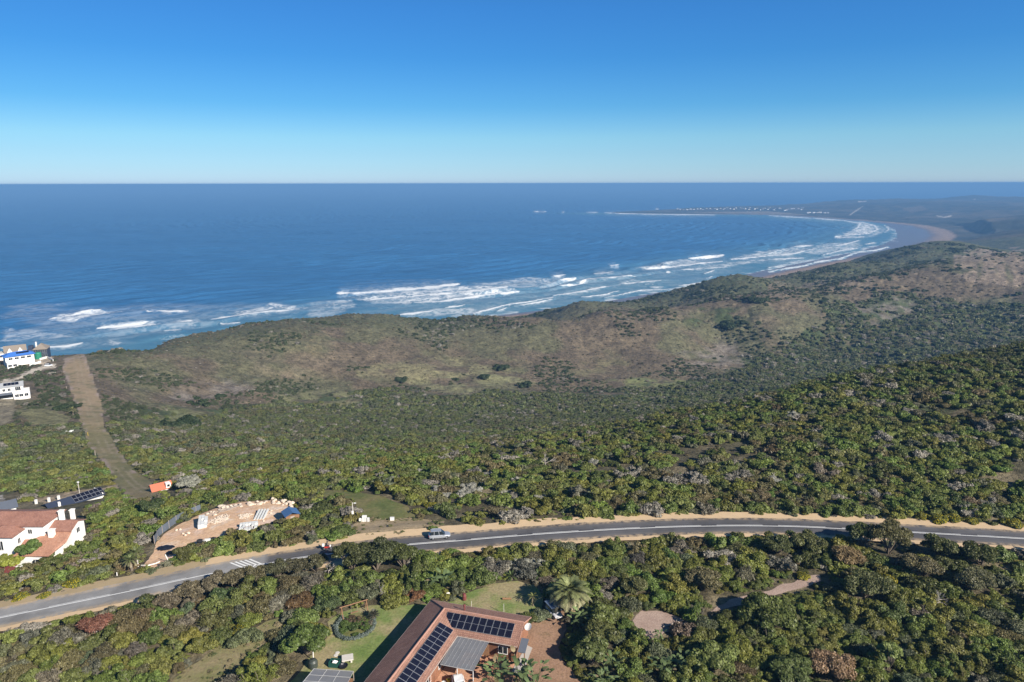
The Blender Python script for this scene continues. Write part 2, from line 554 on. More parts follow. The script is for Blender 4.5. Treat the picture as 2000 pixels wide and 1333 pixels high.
def cover(x, y, z, d):
    """ground colour: what grows or lies there"""
    u, v, dep = pix(x, y, z)
    n1 = fbm(x, y, 60, 4, 21)
    n2 = fbm(x, y, 9, 3, 22)
    n3 = fbm(x, y, 230, 3, 23)
    wu = u + (fbm(x, y, 45, 3, 31) - 0.5) * 90
    wv = v + (fbm(x, y, 45, 3, 32) - 0.5) * 34
    C = lambda *c: np.array(c, float)
    heath = C(.150, .118, .078)
    heath2 = C(.112, .088, .060)
    olive = C(.110, .110, .058)
    grass = C(.155, .158, .080)
    green = C(.050, .072, .028)
    litter = C(.115, .098, .060)
    pinkg = C(.215, .185, .160)

    def mx(a, b, t):
        return a + (b - a) * np.asarray(t)[..., None]
    col = mx(heath + 0 * n1[..., None], heath2, sstep(.35, .65, n2))
    col = mx(col, olive, sstep(.48, .62, n1) * 0.8)
    # valley of trees: dark litter under the scrub
    valley = inpoly(wu, wv, [(-200, 1000), (-200, 830), (200, 840), (250, 800), (420, 800), (600, 770), (760, 760), (950, 765), (1200, 765), (1350, 740), (1480, 700), (1600, 640), (1640, 600), (1700, 570), (1800, 575), (1950, 600), (2300, 590), (2300, 1000)])
    col = mx(col, mx(green + 0 * n1[..., None], litter, sstep(.45, .6, n2)), valley * 0.85)
    dunes = (sstep(900, 1000, d) * (u < 1500) + sstep(1050, 1150, d) * (u >= 1500)) * (d < 2600)
    col = mx(col, mx(C(.062, .075, .034) + 0 * n1[..., None], C(.10, .105, .05), sstep(.4, .6, n2)), dunes * 0.9)
    # seaward strip of dark scrub on the left headland
    sea_strip = inpoly(wu, wv, [(180, 700), (240, 680), (560, 605), (640, 615), (760, 608), (940, 610), (1000, 612), (900, 640), (700, 640), (560, 650), (400, 680), (260, 705)])
    col = mx(col, C(.085, .088, .046), sea_strip * 0.75)
    for poly, c, k in GRASS:
        col = mx(col, C(*c), softpoly(wu, wv, poly, 9, n2) * k * sstep(.30, .55, fbm(x, y, 14, 3, 24)))
    # far side of the bay
    farl = sstep(2450, 2900, d)
    col = mx(col, mx(mx(C(.030, .033, .022) + 0 * n1[..., None], C(.066, .060, .040), sstep(.4, .65, n1)), C(.11, .09, .062), sstep(.52, .68, n3) * .8), farl)
    for poly, c in FARMARK:
        col = mx(col, C(*c), inpoly(u, v, poly) * farl)
    # rock face
    rock = inpoly(wu, wv, [(1840, 512), (1870, 498), (1960, 492), (2100, 490), (2100, 560), (1960, 560), (1930, 545), (1880, 540)])
    al = x * .85 - y * .52
    rk = fbm(al * 1.0, z * .35, 17, 4, 41)
    col = mx(col, C(.25, .195, .145), rock * sstep(.46, .58, rk) * .9)
    rock2 = inpoly(wu, wv, [(1470, 565), (1700, 535), (1790, 522), (1800, 545), (1700, 560), (1560, 580), (1480, 590)])
    col = mx(col, C(.20, .16, .115), rock2 * sstep(.46, .60, rk) * 0.8)
    # near ground under the scrub
    near = 1 - sstep(170, 300, d)
    near = near * (v > 860)
    col = mx(col, mx(C(.10, .085, .05) + 0 * n1[..., None], C(.20, .165, .10), sstep(.5, .72, n2)), near)
    # cleared slope running down to the left: dry grass and dug earth
    strip = inpoly(u + (n2 - .5) * 10, v, STRIP)
    sc = mx(C(.185, .165, .082) + 0 * n1[..., None], C(.285, .215, .135), np.clip(sstep(870, 770, v) + .4 * sstep(.4, .65, fbm(x, y, 21, 3, 25)), 0, 1))
    ed_, _ = segdist(u * 1.0, v * .6, np.array(STRIP) * np.array([1, .6]), True)
    sc = mx(sc, C(.30, .235, .20), sstep(9, 2, ed_) * sstep(.42, .6, fbm(x, y, 5, 2, 26)))
    rut, _ = segdist(x, y, STRIP_MID)
    rut = np.exp(-((rut - 1.15 + (fbm(x, y, 12, 2, 27) - .5) * .8) / .42) ** 2) * sstep(.3, .6, fbm(x, y, 16, 2, 28))
    sc = mx(sc, C(.33, .27, .19), .55 * rut)
    sc = mx(sc, C(.12, .125, .055), sstep(.56, .70, fbm(x, y, 4, 3, 29)) * .55)
    col = mx(col, sc, strip * (d < 600))
    for poly, c in BARE:
        col = mx(col, C(*c), inpoly(u + (n2 - .5) * 12, v + (fbm(x, y, 7, 2, 5) - .5) * 8, poly))
    # sand
    if np.any(d > 800):
        sd, w = coast_sd(x, y)
        s = sstep(w + 18, w - 6, sd + (n2 - .5) * 26) * (sd < 500) * (d > 900)
        wet = sstep(0.86, 0.52, sd / np.maximum(w, 1) + (n2 - .5) * .15)
        sand = mx(C(.29, .205, .155) + 0 * n1[..., None], C(.15, .125, .125), wet)
        col = mx(col, sand, s)
        wetm = s * wet
    else:
        wetm = 0 * d
    calm = strip * (d < 600) * .72
    return col * (1 + (1 - calm) * (0.36 * fbm(x, y, 3.0, 2, 77) - .18))[..., None], wetm, calm


STRIP = [(125, 700), (165, 690), (172, 712), (190, 760), (200, 800), (206, 840), (232, 880), (262, 920), (300, 942), (318, 960), (300, 975), (250, 975), (222, 935), (200, 900), (170, 870), (160, 830), (152, 800), (138, 760), (122, 718)]
FARMARK = [([(1657, 421), (1661, 421), (1686, 403.5), (1683, 403.5)], (.42, .38, .32)), ([(1828, 421), (1845, 424), (1858, 420.5), (1860, 422.5), (1846, 426), (1832, 424)], (.50, .45, .40)), ([(1675, 394), (1693, 392.5), (1693, 394), (1676, 395.5)], (.55, .52, .48)), ([(1900, 388), (1907, 389), (1903, 391)], (.40, .36, .30)), ([(1760, 408), (1800, 402), (1815, 410), (1780, 416)], (.11, .085, .055)), ([(1330, 415), (1500, 413), (1590, 421), (1480, 418)], (.22, .18, .14))]
GRASS = [
    ([(240, 835), (330, 800), (420, 795), (440, 815), (380, 835), (300, 850)], (.15, .155, .07), .9),
    ([(560, 770), (640, 757), (700, 765), (640, 790), (560, 790)], (.19, .19, .09), .8),
    ([(820, 740), (900, 715), (1000, 722), (1050, 745), (960, 755), (850, 755)], (.21, .205, .105), .9),
    ([(1190, 750), (1250, 735), (1350, 738), (1340, 757), (1220, 764)], (.19, .205, .085), .9),
    ([(720, 720), (800, 705), (900, 700), (980, 700), (920, 730), (760, 735)], (.215, .195, .105), .8),
    ([(560, 670), (640, 660), (660, 690), (580, 700)], (.18, .15, .085), .7),
    ([(320, 765), (400, 745), (480, 750), (420, 775), (340, 780)], (.21, .185, .16), .7),
    ([(1340, 690), (1400, 668), (1460, 690), (1440, 720), (1380, 715)], (.21, .18, .15), .8),
    ([(1690, 590), (1760, 600), (1800, 625), (1740, 640), (1690, 615)], (.20, .175, .15), .7),
    ([(470, 690), (620, 690), (700, 720), (600, 740), (500, 730)], (.16, .13, .09), .5),
    ([(1380, 615), (1440, 608), (1475, 640), (1430, 650)], (.055, .075, .028), .9),
    ([(1100, 720), (1180, 700), (1240, 712), (1180, 735)], (.17, .155, .08), .7),
]
BARE = [
    ([(-20, 772), (28, 770), (32, 800), (20, 825), (-20, 840)], (.22, .19, .13)),
    ([(0, 745), (40, 732), (85, 714), (108, 712), (112, 720), (80, 724), (30, 745), (0, 757)], (.50, .44, .36)),
    ([(60, 694), (95, 690), (105, 704), (80, 712), (55, 706)], (.45, .37, .28)),
    ([(30, 800), (90, 800), (140, 815), (130, 835), (60, 830)], (.17, .16, .08)),
    ([(66, 975), (110, 968), (170, 955), (230, 945), (232, 952), (170, 966), (100, 982), (98, 990)], (.36, .28, .19)),
    ([(-20, 960), (8, 968), (20, 985), (-20, 985)], (.35, .32, .28)),
]


def build_land():
    A, D = np.meshgrid(AZ, DD)
    x = D * np.sin(A)
    y = D * np.cos(A)
    z = height(x.ravel(), y.ravel()).reshape(x.shape)
    # ragged canopy of low scrub far out
    d = D
    k = sstep(420, 900, d) * sstep(1.5, 6, z)
    z = z + k * ((fbm(x, y, 8, 2, 61) - .5) * 2.6 + (fbm(x, y, 3, 1, 62) - .5) * 1.2) * (1 - .75 * sstep(1300, 2600, d)) + sstep(2600, 3200, d) * sstep(3, 12, z) * (fbm(x, y, 60, 3, 63) - .5) * 12 + sstep(2900, 3600, d) * sstep(10, 30, z) * (fbm(x, y, 480, 4, 64) - .42) * 55
    near = d.ravel() < 330
    xn, yn, zn = x.ravel()[near], y.ravel()[near], z.ravel()[near] - 0.10
    dr, par = segdist(xn, yn, ROADC[::3, :2])
    zr = np.interp(par, np.arange(len(ROADC[::3])), ROADC[::3, 2])
    kk = sstep(12.0, 7.2, dr)
    zn = zn * (1 - kk) + (zr - 0.28) * kk
    zf = z.ravel().copy()
    zf[near] = zn
    z = zf.reshape(z.shape)
    c, wet, calm = cover(x.ravel(), y.ravel(), z.ravel(), d.ravel())
    nd, na = x.shape
    idx = np.arange(nd * na).reshape(nd, na)
    nxt = np.roll(idx, -1, 1)
    q = np.stack([idx[:-1], nxt[:-1], nxt[1:], idx[1:]], -1).reshape(-1, 4)
    zz = z.ravel()
    keep = (zz[q] > -2.5).any(1)
    q = q[keep]
    V = np.stack([x.ravel(), y.ravel(), zz], -1)
    # close the small hole under the camera
    V = np.vstack([V, [[0, 0, zz[:na].mean()]]])
    c = np.vstack([c, [[.1, .09, .05]]])
    wet = np.append(wet, 0)
    calm = np.append(calm, 0)
    ci = len(V) - 1
    fan = np.stack([np.full(na, ci), nxt[0], idx[0], idx[0]], -1)
    used = np.zeros(len(V), bool)
    used[q.ravel()] = True
    used[ci] = True
    used[idx[0]] = True
    mp = np.cumsum(used) - 1
    q = mp[q]
    tri = mp[fan[:, :3]]
    m, t, b = nt("land_surface")
    a = N(t, "ShaderNodeAttribute", attribute_name="cover")
    n1 = noise(t, 0.9, 4, 0.65)
    n2 = noise(t, 0.16, 4, 0.6)
    cc = mixc(t, 1.0, a.outputs['Color'], ramp(t, n1, [(.30, .62), (.5, .98), (.72, 1.4)]), 'MULTIPLY')
    n3 = noise(t, 0.36, 3, 0.7)
    cc = mixc(t, 1.0, cc, ramp(t, n2, [(.3, .68), (.7, 1.3)]), 'MULTIPLY')
    cc = mixc(t, 1.0, cc, ramp(t, n3, [(.38, .58), (.50, 1.02), (.70, 1.22)]), 'MULTIPLY')
    w = N(t, "ShaderNodeAttribute", attribute_name="wet")
    cm = N(t, "ShaderNodeAttribute", attribute_name="calm")
    cc = mixc(t, cm.outputs['Fac'], cc, a.outputs['Color'])
    cc = mixc(t, w.outputs['Fac'], cc, a.outputs['Color'])
    t.links.new(cc, b.inputs['Base Color'])
    mr = N(t, "ShaderNodeMapRange")
    t.links.new(w.outputs['Fac'], mr.inputs[0])
    mr.inputs[3].default_value = 0.95
    mr.inputs[4].default_value = 0.33
    t.links.new(mr.outputs[0], b.inputs['Roughness'])
    b.inputs['Specular IOR Level'].default_value = 0.25
    nb = noise(t, 1.3, 4, 0.7)
    bn = N(t, "ShaderNodeBump")
    bn.inputs['Distance'].default_value = 0.8
    mr2 = N(t, "ShaderNodeMapRange")
    t.links.new(w.outputs['Fac'], mr2.inputs[0])
    mr2.inputs[3].default_value = 0.7
    mr2.inputs[4].default_value = 0.0
    t.links.new(mr2.outputs[0], bn.inputs['Strength'])
    t.links.new(nb, bn.inputs['Height'])
    t.links.new(bn.outputs[0], b.inputs['Normal'])
    Vu = V[used]
    qq = np.vstack([q, np.stack([tri[:, 0], tri[:, 1], tri[:, 2], tri[:, 2]], -1)[:0]]) if len(tri) else q
    me = mesh_np("ground", Vu, qq, m, {"cover": ('FLOAT_COLOR', 'POINT', c[used]), "wet": ('FLOAT', 'POINT', wet[used].astype(np.float32)), "calm": ('FLOAT', 'POINT', calm[used].astype(np.float32))}, True)
    link("ground", me, kind='structure')


build_land()

# ------------------------------------------------------------------ the sea
# breaking crests (picture positions at sea level, thickness) and sheets of old foam (outline, density)
CRESTS = [
    ([(95, 627), (130, 617), (180, 609)], 1.0), ([(160, 610), (198, 607)], 3), ([(190, 643), (240, 638), (292, 631)], 2.6), ([(285, 608), (330, 610), (368, 609)], 1.6), ([(345, 630), (375, 627)], 2.6),
    ([(320, 646), (355, 646)], 2.2), ([(410, 624), (480, 615), (585, 605)], 1.8), ([(75, 681), (130, 677), (162, 671)], 2.2), ([(430, 632), (470, 631)], 1.2), ([(0, 683), (40, 680)], 2),
    ([(658, 574), (700, 575), (780, 567), (850, 562), (898, 556)], 3.8), ([(712, 586), (750, 584), (795, 579)], 2.6), ([(808, 579), (870, 575), (930, 568), (992, 560)], 2.0), ([(785, 594), (806, 593)], 1.6),
    ([(810, 593), (860, 590), (920, 582), (1015, 572)], 1.8), ([(870, 602), (908, 597)], 1.4), ([(780, 617), (845, 609)], 2.4), ([(925, 614), (950, 607), (990, 597), (1080, 583)], 1.6), ([(970, 610), (990, 603)], 1.1),
    ([(1075, 541), (1104, 539)], 2.6), ([(1090, 551), (1125, 545)], 1.2), ([(1160, 536), (1200, 532)], 2.0), ([(1190, 522), (1208, 520)], 1.4), ([(1089, 561), (1130, 556), (1145, 547), (1243, 540)], 1.6),
    ([(1080, 579), (1140, 570), (1195, 559)], 1.7), ([(1215, 555), (1292, 549)], 1.3), ([(1135, 582), (1180, 577), (1210, 569)], 1.0), ([(1180, 583), (1250, 568), (1305, 567)], .8), ([(1255, 527), (1330, 520), (1413, 511)], 1.5),
    ([(1345, 507), (1400, 502), (1414, 499)], 1.8), ([(1330, 528), (1420, 523)], 1.1), ([(1425, 508), (1500, 501)], 1.2), ([(1301, 533), (1310, 533)], 2.0), ([(1375, 536), (1395, 529)], 1.4), ([(1325, 560), (1375, 553)], 1.2),
    ([(1270, 562), (1296, 562)], 1.2), ([(1380, 545), (1392, 541)], 1.2), ([(1000, 600), (1050, 592), (1080, 586)], .9), ([(1150, 563), (1180, 561)], .9), ([(1260, 556), (1285, 556)], .8),
    ([(1500, 501), (1545, 498), (1590, 487)], 1.2), ([(1545, 484), (1590, 480)], 1.6), ([(1500, 508), (1570, 505)], 1.4), ([(1500, 525), (1525, 520)], 1.2), ([(1505, 531), (1570, 520), (1600, 512), (1650, 505)], 1.0),
    ([(1605, 500), (1640, 491), (1678, 486)], 1.0), ([(1625, 482), (1650, 478), (1680, 470)], 1.3), ([(1638, 507), (1670, 495)], .9), ([(1675, 493), (1710, 490), (1735, 483)], .9), ([(1630, 465), (1690, 463)], 1.0),
    ([(1690, 478), (1700, 476), (1712, 475)], 1.0), ([(1645, 431), (1680, 437), (1676, 445), (1662, 452)], 1.2), ([(1680, 434), (1708, 441), (1714, 449), (1695, 457), (1664, 460)], .9), ([(1630, 463), (1645, 462)], 1.4),
    ([(1727, 440), (1736, 448), (1728, 455)], .6), ([(1640, 488), (1675, 485)], 1.0),
    ([(1040, 414), (1066, 414)], .6), ([(1096, 415), (1103, 415)], .6), ([(1145, 415), (1168, 415.5)], .6), ([(1180, 416), (1250, 418.6)], .8), ([(1210, 418), (1330, 419.6), (1400, 420.3)], .8), ([(1590, 427), (1650, 431.5)], .9), ([(1500, 421.5), (1590, 427)], .6), ([(1280, 409), (1287, 409)], 1.0),
]
FOAM = [
    ([(0, 602), (180, 595), (300, 592), (470, 594), (640, 586), (700, 600), (620, 622), (420, 642), (300, 652), (160, 692), (0, 692)], .13), ([(640, 620), (700, 590), (900, 575), (1100, 545), (1250, 525), (1420, 500), (1600, 478), (1700, 470), (1690, 490), (1560, 515), (1300, 568), (1100, 600), (900, 625)], .12),
    ([(90, 629), (110, 615), (160, 608), (240, 605), (245, 612), (190, 618), (150, 628)], .62), ([(185, 640), (200, 632), (270, 628), (330, 630), (300, 640), (220, 645)], .5), ([(280, 606), (330, 604), (370, 606), (350, 614), (300, 612)], .45),
    ([(400, 625), (470, 605), (530, 593), (585, 597), (640, 603), (590, 606), (480, 616)], .55), ([(60, 675), (140, 665), (165, 668), (100, 682)], .4), ([(190, 675), (210, 663), (245, 668), (230, 678)], .45), ([(0, 640), (60, 640), (170, 660), (120, 662), (0, 670)], .28),
    ([(310, 640), (330, 622), (400, 620), (380, 640)], .3),
    ([(690, 583), (760, 572), (850, 563), (900, 557), (1000, 560), (1020, 573), (920, 584), (800, 597), (720, 594)], .62), ([(780, 618), (850, 603), (960, 598), (1000, 590), (925, 620)], .42), ([(905, 556), (1000, 545), (1060, 541), (1140, 548), (1100, 562), (1020, 566)], .34),
    ([(590, 606), (640, 590), (690, 582), (700, 600), (650, 620), (600, 622)], .30), ([(850, 565), (860, 555), (895, 551), (898, 557)], .95), ([(700, 574), (710, 567), (740, 566), (760, 569), (740, 573)], .95), ([(1085, 580), (1140, 565), (1240, 545), (1290, 548), (1200, 560), (1140, 575)], .38),
    ([(1095, 560), (1120, 545), (1145, 545), (1140, 555)], .35), ([(1220, 527), (1290, 512), (1345, 505), (1413, 508), (1330, 521), (1256, 528)], .6), ([(1320, 530), (1340, 520), (1500, 503), (1500, 512), (1420, 524)], .42), ([(1415, 508), (1480, 490), (1560, 482), (1600, 487), (1545, 500), (1500, 504)], .6),
    ([(1500, 525), (1540, 508), (1640, 500), (1650, 506), (1570, 522)], .45), ([(1560, 495), (1600, 475), (1680, 470), (1690, 485), (1640, 492), (1600, 500)], .45), ([(1640, 429), (1690, 433), (1716, 443), (1712, 454), (1690, 460), (1655, 464), (1630, 462), (1660, 451), (1678, 444), (1672, 438)], .8),
    ([(1690, 436), (1725, 440), (1738, 450), (1715, 462), (1690, 468)], .35), ([(1735, 468), (1750, 462), (1758, 467), (1745, 472)], .5), ([(1160, 537), (1175, 531), (1200, 532)], .6),
    ([(1300, 412), (1320, 409), (1350, 411), (1350, 418), (1200, 418), (1190, 416)], .2),
]


def build_sea():
    vv = np.concatenate([np.arange(770, 400, -0.62), np.arange(400, 360.3, -0.7)])
    x0, y0, w0 = ray(1000.0, vv)
    dc = -CH / w0 * np.hypot(x0, y0)
    dc = np.concatenate([dc[dc < 50000], [60000, 80000, 120000]])
    az = np.concatenate([np.radians(np.arange(-85, -40, 1.5)), np.radians(np.arange(-40, 38.01, 0.065)), np.radians(np.arange(39, 75, 1.5))])
    A, D = np.meshgrid(az, dc)
    x = D * np.sin(A)
    y = D * np.cos(A)
    sh = x.shape
    x = x.ravel()
    y = y.ravel()
    d = D.ravel()
    u, v, _ = pix(x, y, 0 * x)
    sd, w = coast_sd(x, y)
    off = -sd
    # swell marching in to the shore
    warp = (fbm(x, y, 260, 3, 81) - .5) * 130
    ph = (off + warp) / 62.0 * 2 * math.pi
    ampn = fbm(x, y, 180, 2, 83)
    sw = np.sin(ph) + 0.45 * np.sin(ph * 1.83 + 1.0 + 4 * ampn)
    z = sw * (0.7 + 2.0 * sstep(.35, .7, ampn)) * sstep(30, 300, off) * (1 - 0.85 * sstep(2600, 6500, off))
    # foam
    near = np.ones_like(u, bool)
    nn = fbm(u * 0, v * 0, 1, 1)
    # lace: stretched along the shore, in metres on the water
    l1 = np.abs(fbm(x, y, 30, 4, 91) - .5) * 2
    l2 = np.abs(fbm(x, y, 10, 3, 92) - .5) * 2
    lace = 1 - np.minimum(l1, l2 * 1.2) * 2.6
    patch_n = fbm(x, y, 45, 4, 93)
    foam = np.zeros_like(u)
    wu = u + (fbm(x, y, 28, 3, 94) - .5) * 26
    wv = v + (fbm(x, y, 28, 3, 95) - .5) * 7 * sstep(405, 560, v)
    for poly, den in FOAM:
        pp = np.array(poly)
        m = (u > pp[:, 0].min() - 20) & (u < pp[:, 0].max() + 20) & (v > pp[:, 1].min() - 8) & (v < pp[:, 1].max() + 8)
        i = np.where(m)[0]
        big = den < .2
        if big:
            wu_, wv_ = u[i] + (fbm(x[i], y[i], 110, 3, 194) - .5) * 150, v[i] + (fbm(x[i], y[i], 110, 3, 195) - .5) * 44
        else:
            wu_, wv_ = wu[i], wv[i]
        ins = inpoly(wu_, wv_, poly)
        ed, _ = segdist(wu_ * 0.35, wv_, pp * np.array([0.35, 1]), True)
        soft = sstep(0, 14 if big else 4, ed) * ins
        f = np.clip(den * soft * (0.30 + 1.2 * sstep(.35, .95, lace[i]) * (0.25 + 1.1 * patch_n[i])), 0, 1)
        foam[i] = np.maximum(foam[i], f)
    for line, th in CRESTS:
        pp = np.array(line, float)
        th = th * (.62 if np.ptp(pp[:, 0]) < 45 else .85)
        m = (u > pp[:, 0].min() - 12) & (u < pp[:, 0].max() + 12) & (v > pp[:, 1].min() - 10) & (v < pp[:, 1].max() + 8)
        i = np.where(m)[0]
        jit = (fbm(x[i], y[i], 14, 3, 96) - .5) * 2.6 * sstep(405, 500, v[i])
        dd, par = segdist(u[i] * 0.4, v[i] + jit, pp * np.array([0.4, 1]))
        tt = par / (len(pp) - 1)
        th2 = th * (0.40 + 0.95 * fbm(x[i], y[i], 22, 3, 97)) * (0.15 + 0.95 * np.clip(4 * tt * (1 - tt), 0, 1) ** .6)
        # crest: sharp front towards the shore, ragged behind
        f = 1 - sstep(th2 * 0.35, th2 * 1.5 + .35, dd + (1 - lace[i]) * .35)
        foam[i] = np.maximum(foam[i], f)
        # torn foam drifting behind the crest, on the seaward side
        back = np.exp(-dd / (th * 2.2 + .8)) * (0.15 + .9 * sstep(.45, .95, lace[i])) * np.clip(4 * tt * (1 - tt), 0, 1) ** .5
        foam[i] = np.maximum(foam[i], .62 * back * (dd > 0))
        z[i] += np.where(v[i] > 480, 1.5, .6) * np.exp(-(dd / (th * 1.4 + .4)) ** 2)
    # wash at the water's edge
    edge = sstep(24, 2, off + (fbm(x, y, 50, 3, 98) - .5) * 40) * (d < 4200) * (u > 850)
    foam = np.maximum(foam, edge * sstep(.42, .62, fbm(x, y, 26, 3, 99)) * 0.65)
    # thin drift foam through the surf zone
    surf = sstep(380, 120, off) * sstep(60, 120, off)
    foam = np.maximum(foam, 0.30 * surf * sstep(.86, 1.0, lace) * sstep(.5, .65, patch_n))
    # white horses are rare; cloud of sand and depth colours
    shal = sstep(520, 60, off) * (0.72 + 0.5 * fbm(x, y, 140, 3, 101)) * (d < 5600)
    idx = np.arange(x.size).reshape(sh)
    q = np.stack([idx[:-1, :-1], idx[:-1, 1:], idx[1:, 1:], idx[1:, :-1]], -1).reshape(-1, 4)
    keep = (sd[q] < 60).any(1)
    q = q[keep]
    m, t, b = nt("sea_water")
    af = N(t, "ShaderNodeAttribute", attribute_name="foam")
    as_ = N(t, "ShaderNodeAttribute", attribute_name="shal")
    g = N(t, "ShaderNodeNewGeometry")
    mp = N(t, "ShaderNodeMapping")
    mp.inputs['Scale'].default_value = (0.0007, 0.0035, 1)
    mp.inputs['Rotation'].default_value = (0, 0, math.radians(-14))
    t.links.new(g.outputs['Position'], mp.inputs[0])
    streak = noise(t, 1.0, 5, 0.6, mp.outputs[0])
    mp2 = N(t, "ShaderNodeMapping")
    mp2.inputs['Scale'].default_value = (0.008, 0.03, 1)
    mp2.inputs['Rotation'].default_value = (0, 0, math.radians(-10))
    t.links.new(g.outputs['Position'], mp2.inputs[0])
    rip = noise(t, 1.0, 6, 0.65, mp2.outputs[0])
    deep = ramp(t, streak, [(.32, (.019, .094, .222)), (.62, (.030, .126, .278))])
    deep = mixc(t, 1.0, deep, ramp(t, rip, [(.3, .70), (.7, 1.32)]), 'MULTIPLY')
    shc = ramp(t, rip, [(.3, (.052, .150, .230)), (.7, (.085, .205, .280))])
    c = mixc(t, as_.outputs['Fac'], deep, shc)
    c = mixc(t, af.outputs['Fac'], c, (.78, .80, .80))
    t.links.new(c, b.inputs['Base Color'])
    b.inputs['IOR'].default_value = 1.33
    b.inputs['Specular IOR Level'].default_value = 0.16
    mr = N(t, "ShaderNodeMapRange")
    t.links.new(af.outputs['Fac'], mr.inputs[0])
    mr.inputs[3].default_value = 0.42
    mr.inputs[4].default_value = 0.9
    t.links.new(mr.outputs[0], b.inputs['Roughness'])
    bump(t, b, rip, 0.35, 6.0)
    V = np.stack([x, y, z], -1)
    me = mesh_np("sea", V, q, m, {"foam": ('FLOAT', 'POINT', foam.astype(np.float32)), "shal": ('FLOAT', 'POINT', shal.astype(np.float32))}, True)
    link("sea", me, kind='structure')


build_sea()

# ------------------------------------------------------------------ the air over it all
def build_haze():
    m = bpy.data.materials.new("haze_air")
    m.use_nodes = True
    t = m.node_tree
    for n in list(t.nodes):
        if n.type == 'BSDF_PRINCIPLED':
            t.nodes.remove(n)
    out = [n for n in t.nodes if n.type == 'OUTPUT_MATERIAL'][0]
    pv = t.nodes.new("ShaderNodeVolumePrincipled")
    pv.inputs['Color'].default_value = (.21, .45, .80, 1)
    pv.inputs['Density'].default_value = HAZE_DENSITY
    pv.inputs['Anisotropy'].default_value = 0.0
    t.links.new(pv.outputs[0], out.inputs['Volume'])
    bm = bmesh.new()
    bmesh.ops.create_cube(bm, size=1.0)
    for v in bm.verts:
        v.co = (v.co.x * 250000, v.co.y * 250000, -125 if v.co.z < 0 else 224.0)
    me = bpy.data.meshes.new("haze")
    bm.to_mesh(me)
    bm.free()
    me.materials.append(m)
    link("haze", me, kind='stuff', label='pale blue sea haze over the bay and the far hills', cat='haze')


build_haze()

# ------------------------------------------------------------------ road, sand verge, markings
def gz(x, y):
    """height of the built ground (the land graded to the road)"""
    x = np.atleast_1d(np.asarray(x, float))
    y = np.atleast_1d(np.asarray(y, float))
    z = height(x, y) - 0.10 * (np.hypot(x, y) < 330)
    m = (np.hypot(x, y) < 330)
    if m.any():
        dr, par = segdist(x[m], y[m], ROADC[::3, :2])
        zr = np.interp(par, np.arange(len(ROADC[::3])), ROADC[::3, 2])
        k = sstep(12.0, 7.2, dr)
        z[m] = z[m] * (1 - k) + (zr - 0.28) * k
    return z


def gp(u, v):
    p = ground(u, v)
    return np.array([p[0], p[1], gz(p[0], p[1])[0]])


def tangent(P):
    T = np.gradient(P[:, :2], axis=0)
    T /= np.linalg.norm(T, axis=1)[:, None] + 1e-9
    return np.stack([-T[:, 1], T[:, 0]], -1)      # left normal (the seaward side: the road runs left to right)


ROADN = tangent(ROADC)
ROADL = np.concatenate([[0], np.cumsum(np.linalg.norm(np.diff(ROADC, axis=0), axis=1))])


def ribbon(name, a, b, dz, mat, i0=0, i1=None, parent=None, ragged=0.0, seed=0, kind=None, cols=4, attrs=None, zfun=None):
    """strip along the road from offset a to b (metres, + is the seaward side)"""
    P = ROADC[i0:i1]
    Nn = ROADN[i0:i1]
    n = len(P)
    s = np.arange(n)
    V = []
    for c in range(cols):
        t = c / (cols - 1)
        off = a + (b - a) * t
        off = off + ragged * (fbm(s * 1.0, s * 0 + 3.1, 4.0, 3, seed) - .5) * 2 * (1 if c in (0, cols - 1) else 0) * np.ones(n)
        xy = P[:, :2] + Nn * off[:, None]
        z = P[:, 2] + dz
        V.append(np.column_stack([xy, z]))
    V = np.array(V).transpose(1, 0, 2).reshape(-1, 3)
    idx = np.arange(n * cols).reshape(n, cols)
    q = np.stack([idx[:-1, :-1], idx[1:, :-1], idx[1:, 1:], idx[:-1, 1:]], -1).reshape(-1, 4)
    q = q[:, ::-1]
    me = mesh_np(name, V, q, mat)
    return link(name, me, parent, kind=kind)


def asphalt():
    m, t, b = nt("asphalt")
    at_ = N(t, "ShaderNodeAttribute", attribute_name="new")
    n1 = noise(t, 0.35, 5, 0.6)
    n2 = noise(t, 9.0, 3, 0.7)
    c = mixc(t, at_.outputs['Fac'], (.235, .232, .230), (.066, .066, .074))
    c = mixc(t, 1.0, c, ramp(t, n1, [(.3, .80), (.7, 1.18)]), 'MULTIPLY')
    c = mixc(t, 1.0, c, ramp(t, n2, [(.3, .85), (.7, 1.15)]), 'MULTIPLY')
    # worn wheel tracks
    tr = N(t, "ShaderNodeAttribute", attribute_name="track")
    c = mixc(t, tr.outputs['Fac'], c, mixc(t, 0.3, c, (.22, .21, .20)))
    ed = N(t, "ShaderNodeAttribute", attribute_name="edge")
    n3 = noise(t, 0.8, 5, 0.65)
    n4 = noise(t, 0.12, 3, 0.5)
    mm = N(t, "ShaderNodeMath", operation='MULTIPLY')
    t.links.new(ed.outputs['Fac'], mm.inputs[0])
    t.links.new(ramp(t, n3, [(.38, 0), (.58, 1)]), mm.inputs[1])
    c = mixc(t, mm.outputs[0], c, (.42, .32, .21))
    c = mixc(t, 1.0, c, ramp(t, n4, [(.42, .86), (.46, 1.0), (.60, 1.12)]), 'MULTIPLY')
    t.links.new(c, b.inputs['Base Color'])
    b.inputs['Roughness'].default_value = 0.85
    b.inputs['Specular IOR Level'].default_value = 0.25
    bump(t, b, n2, 0.3, 0.02)
    return m


